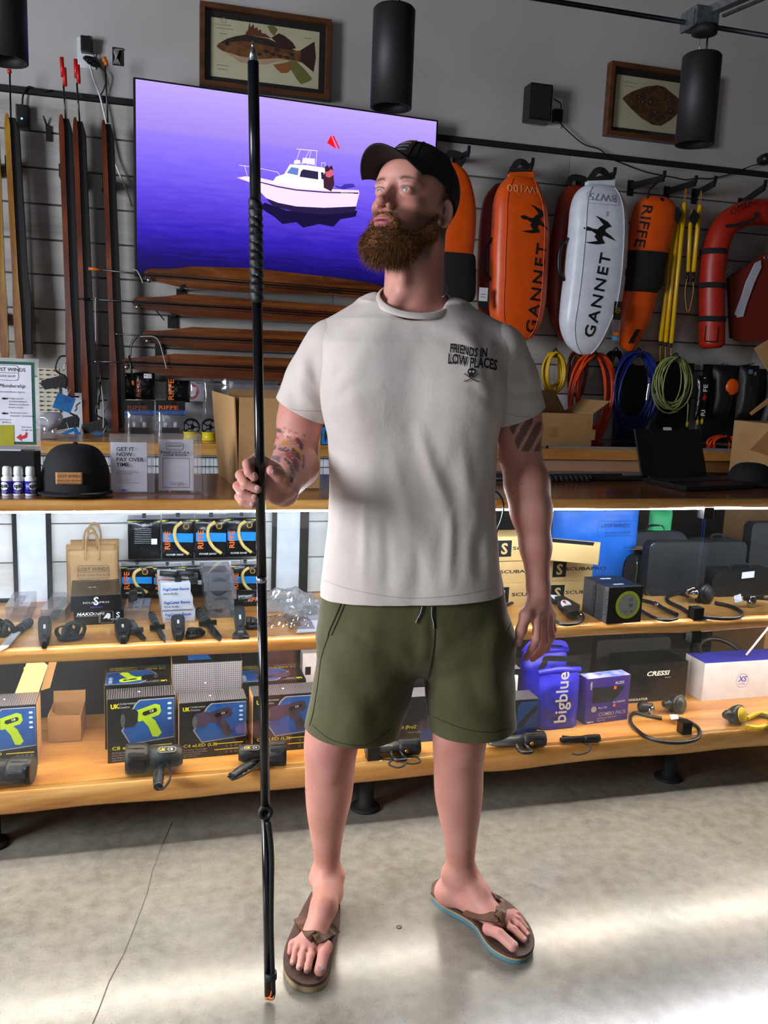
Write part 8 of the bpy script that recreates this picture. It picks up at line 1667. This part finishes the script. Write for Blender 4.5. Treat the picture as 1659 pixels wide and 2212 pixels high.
for pts, r in ((((745,1284),(730,1320),(712,1362),(708,1378)),.0018),(((752,1286),(737,1324),(716,1372)),.0014),(((708,1378),(694,1420),(686,1480),(676,1540),(668,1568)),.0011),(((939,1312),(940,1350),(938,1392),(932,1430),(926,1458)),.0014),(((926,1458),(922,1490),(926,1545)),.0012),(((1106,1300),(1108,1330),(1098,1360)),.0012),(((674,1566),(720,1600),(790,1609),(846,1575)),.0007),(((936,1548),(1000,1574),(1060,1582),(1106,1572)),.0007)): seam(bso, pts, r, OSE, shorts, 'seam')
for pts in (((912,1309),(908,1325),(901,1338),(898,1346)),((933,1310),(932,1328),(936,1345),(937,1357))): seam(bso, pts, .0022, mat('drawstring','15150f',.8), shorts, 'drawstring', .004); seam(bso, pts, .0006, WHITE, shorts, 'drawstring_fleck', .0068)
# ---- eyes
EYW = mat('eye_white', '94908f', .3)
for s_ in (-1,1):
    c = L2W(Hd(s_*.032,.0752,.0005)); e = MB().ell(c, (.0128,)*3, 24).build('eye', EYW, man); gz = (L2W(Hd(s_*.032-.003,.0752+.0120,.0005+.0048))-c).normalized(); off = .0128
    MB().lathe(c+gz*.0114, gz, [(0,.0062),(.0008,.0056),(.0014,.0)], 20).build('iris', mat('iris_blue','5a7484',.25), e); MB().lathe(c+gz*.0126, gz, [(0,.0026),(.0003,0)], 14).build('pupil', INK, e)
    for k in range(14):
        x = -.012+.024*k/13; q0 = Hd(s_*.032+x,.0885-6*x*x,.0050-18*x*x); MB().tube([L2W(q0), L2W(q0+(hf*.0035+hu_*.0008+lat*x*.15))], [.00022,.00008], 4).build('eyelash', mat('lash_brown','4a2f1c',.8), man)
# ---- beard: a core with many strands
for s_ in (-1,1):
    b_ = MB()
    for k in range(90):
        u_ = random.random(); x = s_*(.016+.036*u_); q0 = Hd(x, .0890-.004*u_-.018*u_*u_, .0195+.0065*math.sin(u_*2.4)+random.uniform(-.0028,.0028)); b_.tube([L2W(q0-hf*.002*0), L2W(q0+hf*.0022+lat*s_*.0055+hu_*(.002-.003*u_))], [.0003,.0001], 3)
    eb = b_.build('eyebrow', mat('brow_hair','5a3a20',.8), man); eb['kind'] = 'stuff'
BRD = mat('beard_hair','855528',.9,col2='4c2c14',scale=160); F_ = Field(axis(-.13,.0025,.12), axis(-.20,.0025,.05), axis(1.56,.0025,1.78))
def bc_(p, r, q, r2, k=.012): F_.cone(Hd(*p), r*HS, Hd(*q), r2*HS, k)
for s_ in (-1,1): bc_((s_*.0655,-.002,-.030), .010, (s_*.060,.006,-.062), .016); bc_((s_*.060,.006,-.062), .016, (s_*.036,.060,-.108), .024); bc_((s_*.036,.060,-.108), .024, (0,.082,-.116), .030); bc_((s_*.028,.086,-.076), .008, (s_*.024,.080,-.105), .018); bc_((s_*.003,.1005,-.0560), .0022, (s_*.014,.0985,-.0580), .0030); bc_((s_*.014,.0985,-.0580), .0030, (s_*.028,.0885,-.070), .0065)
F_.ell(Hd(0,.081,-.112), (.042*HS,.032*HS,.027*HS), HA, .02); F_.ell(Hd(0,.050,-.110), (.04*HS,.04*HS,.024*HS), HA, .02); F_.ell(Hd(0,.106,-.0715), (.020,.02,.0115), HA, .004, 's')
Vb, Qb = F_.mesh(); f = Vb[Qb]; fn = np.cross(f[:,2]-f[:,0], f[:,3]-f[:,1]); fc = f.mean(1); ar = np.linalg.norm(fn, axis=1); fn /= ar[:,None]+1e-9
rs = np.random.RandomState(2); vs = [Vb]; qs = [Qb]; n0 = len(Vb); hb = fc-np.array(HO); hy_ = hb@np.array(hf)/HS; hz_ = hb@np.array(hu_)/HS
pick = rs.choice(len(fc), 9000, p=ar/ar.sum()); NV, NF = [], []; dnv = -np.array(hu_)*.9 + np.array(hf)*.25
for i in pick:
    p, n = fc[i], fn[i]; Ln = (.009 + .014*np.clip((-.09-hz_[i])/.05, 0, 1))*rs.uniform(.6,1.3)*(.4 if hz_[i] > -.068 else 1); d = n*.8 + dnv*.7 + rs.normal(0,.28,3); d /= np.linalg.norm(d); w = np.cross(d, rs.normal(0,1,3)); w /= np.linalg.norm(w)+1e-9; w *= .00042
    e = p + d*Ln*.5 + rs.normal(0,.0015,3); tp = e + (d*.6+dnv*.45+rs.normal(0,.3,3))*Ln*.5; p = p - n*.002; b0 = n0+len(NV); NV += [p-w, p+w, e+w*.8, e-w*.8, tp+w*.2, tp-w*.2]; NF += [(b0,b0+1,b0+2,b0+3),(b0+3,b0+2,b0+4,b0+5)]
bd = np_obj('beard', np.concatenate([Vb, np.array(NV)]), np.concatenate([Qb, np.array(NF)]), BRD, man); bd['kind'] = 'stuff'; bd['label'] = 'full reddish brown beard'
NV, NF = [], []; vis = np.where(((V[:,2] > .14) & (V[:,2] < .50) & (np.abs(V[:,0]-.01) < .30)))[0]; fc2 = V[rs.choice(vis, 2600)]      # fine leg hair
for p in fc2:
    ce = np.array(LP(708,1700,.02) if p[0] < .02 else LP(992,1700,.02)); n = np.array([p[0]-ce[0], p[1]-ce[1], 0]); n /= np.linalg.norm(n)+1e-9; d = n*.7+np.array([0,0,-.8])+rs.normal(0,.35,3); w = np.cross(d, rs.normal(0,1,3)); w = w/(np.linalg.norm(w)+1e-9)*.00014; tp = p+d*.005; b0 = len(NV); NV += [p-w,p+w,tp+w*.3,tp-w*.3]; NF += [(b0,b0+1,b0+2,b0+3)]
lh = np_obj('leg_hair', np.array(NV), np.array(NF), mat('leg_hair_m','a87850',.6), man); lh['kind'] = 'stuff'
# ---- cap
CAPM = mat('worn_cap_black','0f0d0e',.75,bump=.25,bscale=600)
def rim(th): return .024 + .030*math.cos(th) + (.010*math.cos(th)**3 if math.cos(th) > 0 else 0)
def crownp(th, t2, o=0):
    rx_, ry_, rz_, zc = .0835+o, .104+o, .092+o, .036; f = max(0, math.cos(th)); s0 = math.asin(max(-.9, min(.9, (rim(th)-zc)/rz_))); ph = s0+(PI/2-s0)*t2
    k = math.cos(ph)**(.86 if f > 0 else 1.0); return L2W(Hd(rx_*math.sin(th)*k, -.010+ry_*math.cos(th)*k*(1+.0*f), zc+rz_*math.sin(ph)*(1+.06*f*math.sin(2*ph))))
cap = MB(); cap.grid(lambda s, t2: crownp(2*PI*s, t2*.999), 64, 20, wrap=True); cap = cap.build('cap', CAPM, man); cap['label'] = 'black curved brim baseball cap'
MB().ell(crownp(0,1), (.007,.007,.004), 10).build('cap_button', CAPM, cap)
for k in range(6): MB().tube([crownp(PI/6+2*PI*k/6, t2/12*.99, .0008) for t2 in range(13)], .0009, 5).build('panel_seam', MATTE, cap)
def visor(s, t2):
    th = (s-.5)*2.15; x0 = .0835*math.sin(th); y0 = -.010+.104*math.cos(th)*.97; z0 = rim(th)+.001; Lv = .070*max(0, math.cos(th*.72))**.75
    return L2W(Hd(x0*(1+.05*t2), y0+Lv*t2, z0 + .004*t2 - .10*Lv*t2 - 2.6*(x0*(1+.05*t2))**2*t2 + .012*t2*(1-t2)))
MB().grid(visor, 40, 8).build('visor', CAPM, cap, solid=.0035)
MB().tube([visor(k/40, 1) for k in range(41)], .0022, 6).build('visor_edge', CAPM, cap)
b_ = MB(); b_.grid(lambda s, t2: crownp(-.30+.62*s, .10+.42*t2, .0016), 10, 8); b_.build('patch', mat('patch_dark','1c1a1b',.6), cap)
q = [(-.30+.62*k/10, .10) for k in range(11)]+[(.32,.10+.42*k/8) for k in range(1,9)]+[(.32-.62*k/10,.52) for k in range(1,11)]+[(-.30,.52-.42*k/8) for k in range(1,9)]; MB().tube([crownp(a_,c_,.002) for a_,c_ in q], .0012, 5).build('patch_border', mat('patch_red','6a1414',.6), cap)
for k in range(3): MB().tube([crownp(-.22+.46*j/8,.19+.10*k,.0022) for j in range(9)], .0016, 5).build('patch_stripe', mat('patch_grey','4a4648',.6), cap)
# ---- nails
bman = bvh_of(man); NLM = mat('nail_pink','e3b3aa',.25)
for x, y, rx_, ry_ in ((551,1025,.0050,.0058),(556,1054,.0052,.0060),(549,1073,.0050,.0058),(544,1089,.0044,.0048),(591,1020,.0042,.0056),(1119,1386,.0052,.0068),(692,2091,.0085,.0065),(663,2093,.0045,.004),(646,2087,.0045,.004),(632,2077,.004,.0036),(1113,2038,.0075,.0075),(1134,2028,.0042,.0042),(1140,2017,.0038,.004)):
    d = ray(x, y).normalized(); h, n, _, _ = bman.ray_cast(CAMP, d)
    if h: u_ = PR - n*PR.dot(n); u_.normalize(); v_ = n.cross(u_); MB().ell(h, (rx_, ry_, .0011), 14, Matrix((u_, v_, n)).transposed()).build('nail', NLM, man)
# ---- sandals
BRN = mat('sandal_brown','4e3226',.7,col2='432a20',scale=30,bump=.15,bscale=200); TAN = mat('sandal_tan','a58a62',.7); TEAL = mat('sandal_teal','4f7f8c',.6); STR = mat('sandal_strap','5a3620',.55,bump=.2,bscale=150)
bman = bvh_of(man)
def sandal(lab, outl, mid, straps_, post):
    P_ = smooth_path([at(x,y,Z=.024) for x,y in outl]+[at(*outl[0],Z=.024)], 4)[:-1]; ce = sum(P_, Vector())/len(P_); t_ = MB(); t_.prism([p-Vector((0,0,.008)) for p in P_], (0,0,.0075), .0015); t_ = t_.build('sandal', BRN, man); t_['label'] = lab
    for z0, h_, m, s_ in ((.0105,.0055,TAN,.995),(.001,.0095,mid,.985)): MB().prism([Vector((ce.x+(p.x-ce.x)*s_, ce.y+(p.y-ce.y)*s_, z0)) for p in P_], (0,0,h_)).build('sole_layer', m, t_)
    for pts in straps_:
        P2 = []
        for x, y in pts:
            h = onmesh(bman, x, y, .004); g = at(x, y, Z=.030); P2.append(h if h and (h-CAMP).length < (g-CAMP).length else g)
        P2 = smooth_path(P2, 6); MB().tube(P2, 1, flat=(.027,.004,(0,-.5,1))).build('strap', STR, t_)
    a, c = post; p0, p1 = onmesh(bman, *a, .004) or at(*a,Z=.06), onmesh(bman, *c, .0) or at(*c,Z=.03); MB().tube([p0, (p0+p1)/2+Vector((0,-.002,.003)), p1-Vector((0,0,.008))], [.0095,.0065,.0045], 10).build('toe_post', mat('post_canvas','6b5230',.8), t_)
sandal('brown flip flop with tan sole under his right foot', [(672,1926),(655,1958),(634,2000),(617,2040),(612,2075),(622,2103),(645,2121),(670,2126),(697,2118),(712,2096),(718,2066),(727,2030),(734,1990),(735,1955),(727,1930),(702,1915)], TAN, [[(645,1982),(656,1999),(668,2014),(680,2027)],[(682,2026),(698,2021),(712,2014),(727,2004)]], ((680,2018),(684,2062)))
sandal('brown flip flop with a teal striped sole under his left foot', [(931,1926),(957,1950),(996,1971),(1027,1992),(1044,2019),(1063,2041),(1092,2058),(1121,2065),(1142,2058),(1154,2040),(1153,2020),(1144,1998),(1122,1968),(1088,1940),(1040,1916),(990,1898),(955,1896),(935,1906)], TEAL, [[(1006,1968),(1030,1977),(1052,1980),(1076,1982)],[(1079,1982),(1083,1962),(1078,1945),(1064,1932)]], ((1074,1970),(1094,2008)))
# ================================================================ the pole spear he holds
PBK = mat('pole_black','0d0d0f',.22); t_ = thing('pole_spear', 'tall black pole spear held upright in his right hand', 'pole spear', L2W(PB0)-Vector((0,0,.012)))
def py(y, x=560): 
    lo, hi = 0.0, 2.2
    for _ in range(40):
        md_ = (lo+hi)/2; Yp = pxof(np.array([list(pole_at(md_))]))[1][0]
        if Yp < y: hi = md_
        else: lo = md_
    return L2W(pole_at(lo))
MB().tube([py(88), py(106)], [.0022,.003], 10).build('needle', CHROME, t_); MB().tube([py(104), py(108), py(134)], [.0035,.0045,.0095], 18).build('tip_cone', STEEL, t_)
MB().tube([py(134), py(445)], .0105, 18).build('upper_shaft', mat('pole_upper','14181c',.25,.3), t_)
A_, Z2 = py(432), py(648); gp = [A_+(Z2-A_)*k/40 + Vector((.0016*math.cos(k*1.9),0.0016*math.sin(k*1.9),0)) for k in range(41)]; MB().tube(gp, [.0128+.0012*math.sin(k*1.9) for k in range(41)], 16).build('wrapped_grip', RUBBER, t_)
MB().tube([py(646), py(1250)], .0100, 18).build('shaft', PBK, t_); MB().tube([py(1246), py(1258)], .0107, 18).build('silver_ring', STEEL, t_); MB().tube([py(1258), py(1750)], .0100, 18).build('lower_shaft', PBK, t_); MB().tube([py(1745), py(2150)], .0092, 16).build('butt_section', PBK, t_)
k0 = py(1752)+Vector((-.001,-.006,0)); MB().ring(k0, (0,-1,.1), .011, .0058, 22, 10).build('sling_knot', RUBBER, t_)
p1, p2, p3, p4 = py(1770), py(1850), py(2000), py(2140); ofs = Vector((.010,-.006,0)); MB().tube(smooth_path([p1+Vector((.004,-.008,0)), p2+ofs, p3+ofs*.7, p4+ofs*.9],8), .0062, 12).build('sling_band', RUBBER, t_); MB().tube([py(2098)+ofs*.5, py(2112)+ofs*.5], .0135, 14).build('sling_wrap', RUBBER, t_)
MB().tube([py(2140)+ofs*.9, py(2152)+ofs*.6], [.0065,.003], 10).build('band_end', PBK, t_)
e = py(2150); MB().tube(smooth_path([e+Vector((.006,-.008,.02)), e+Vector((.002,-.010,.004)), e+Vector((-.008,-.006,-.002)), e+Vector((.008,-.010,-.004)), e+Vector((.014,-.004,.006))],5), .0018, 6).build('orange_cord', mat('cord_orange','e8721a',.5), t_)
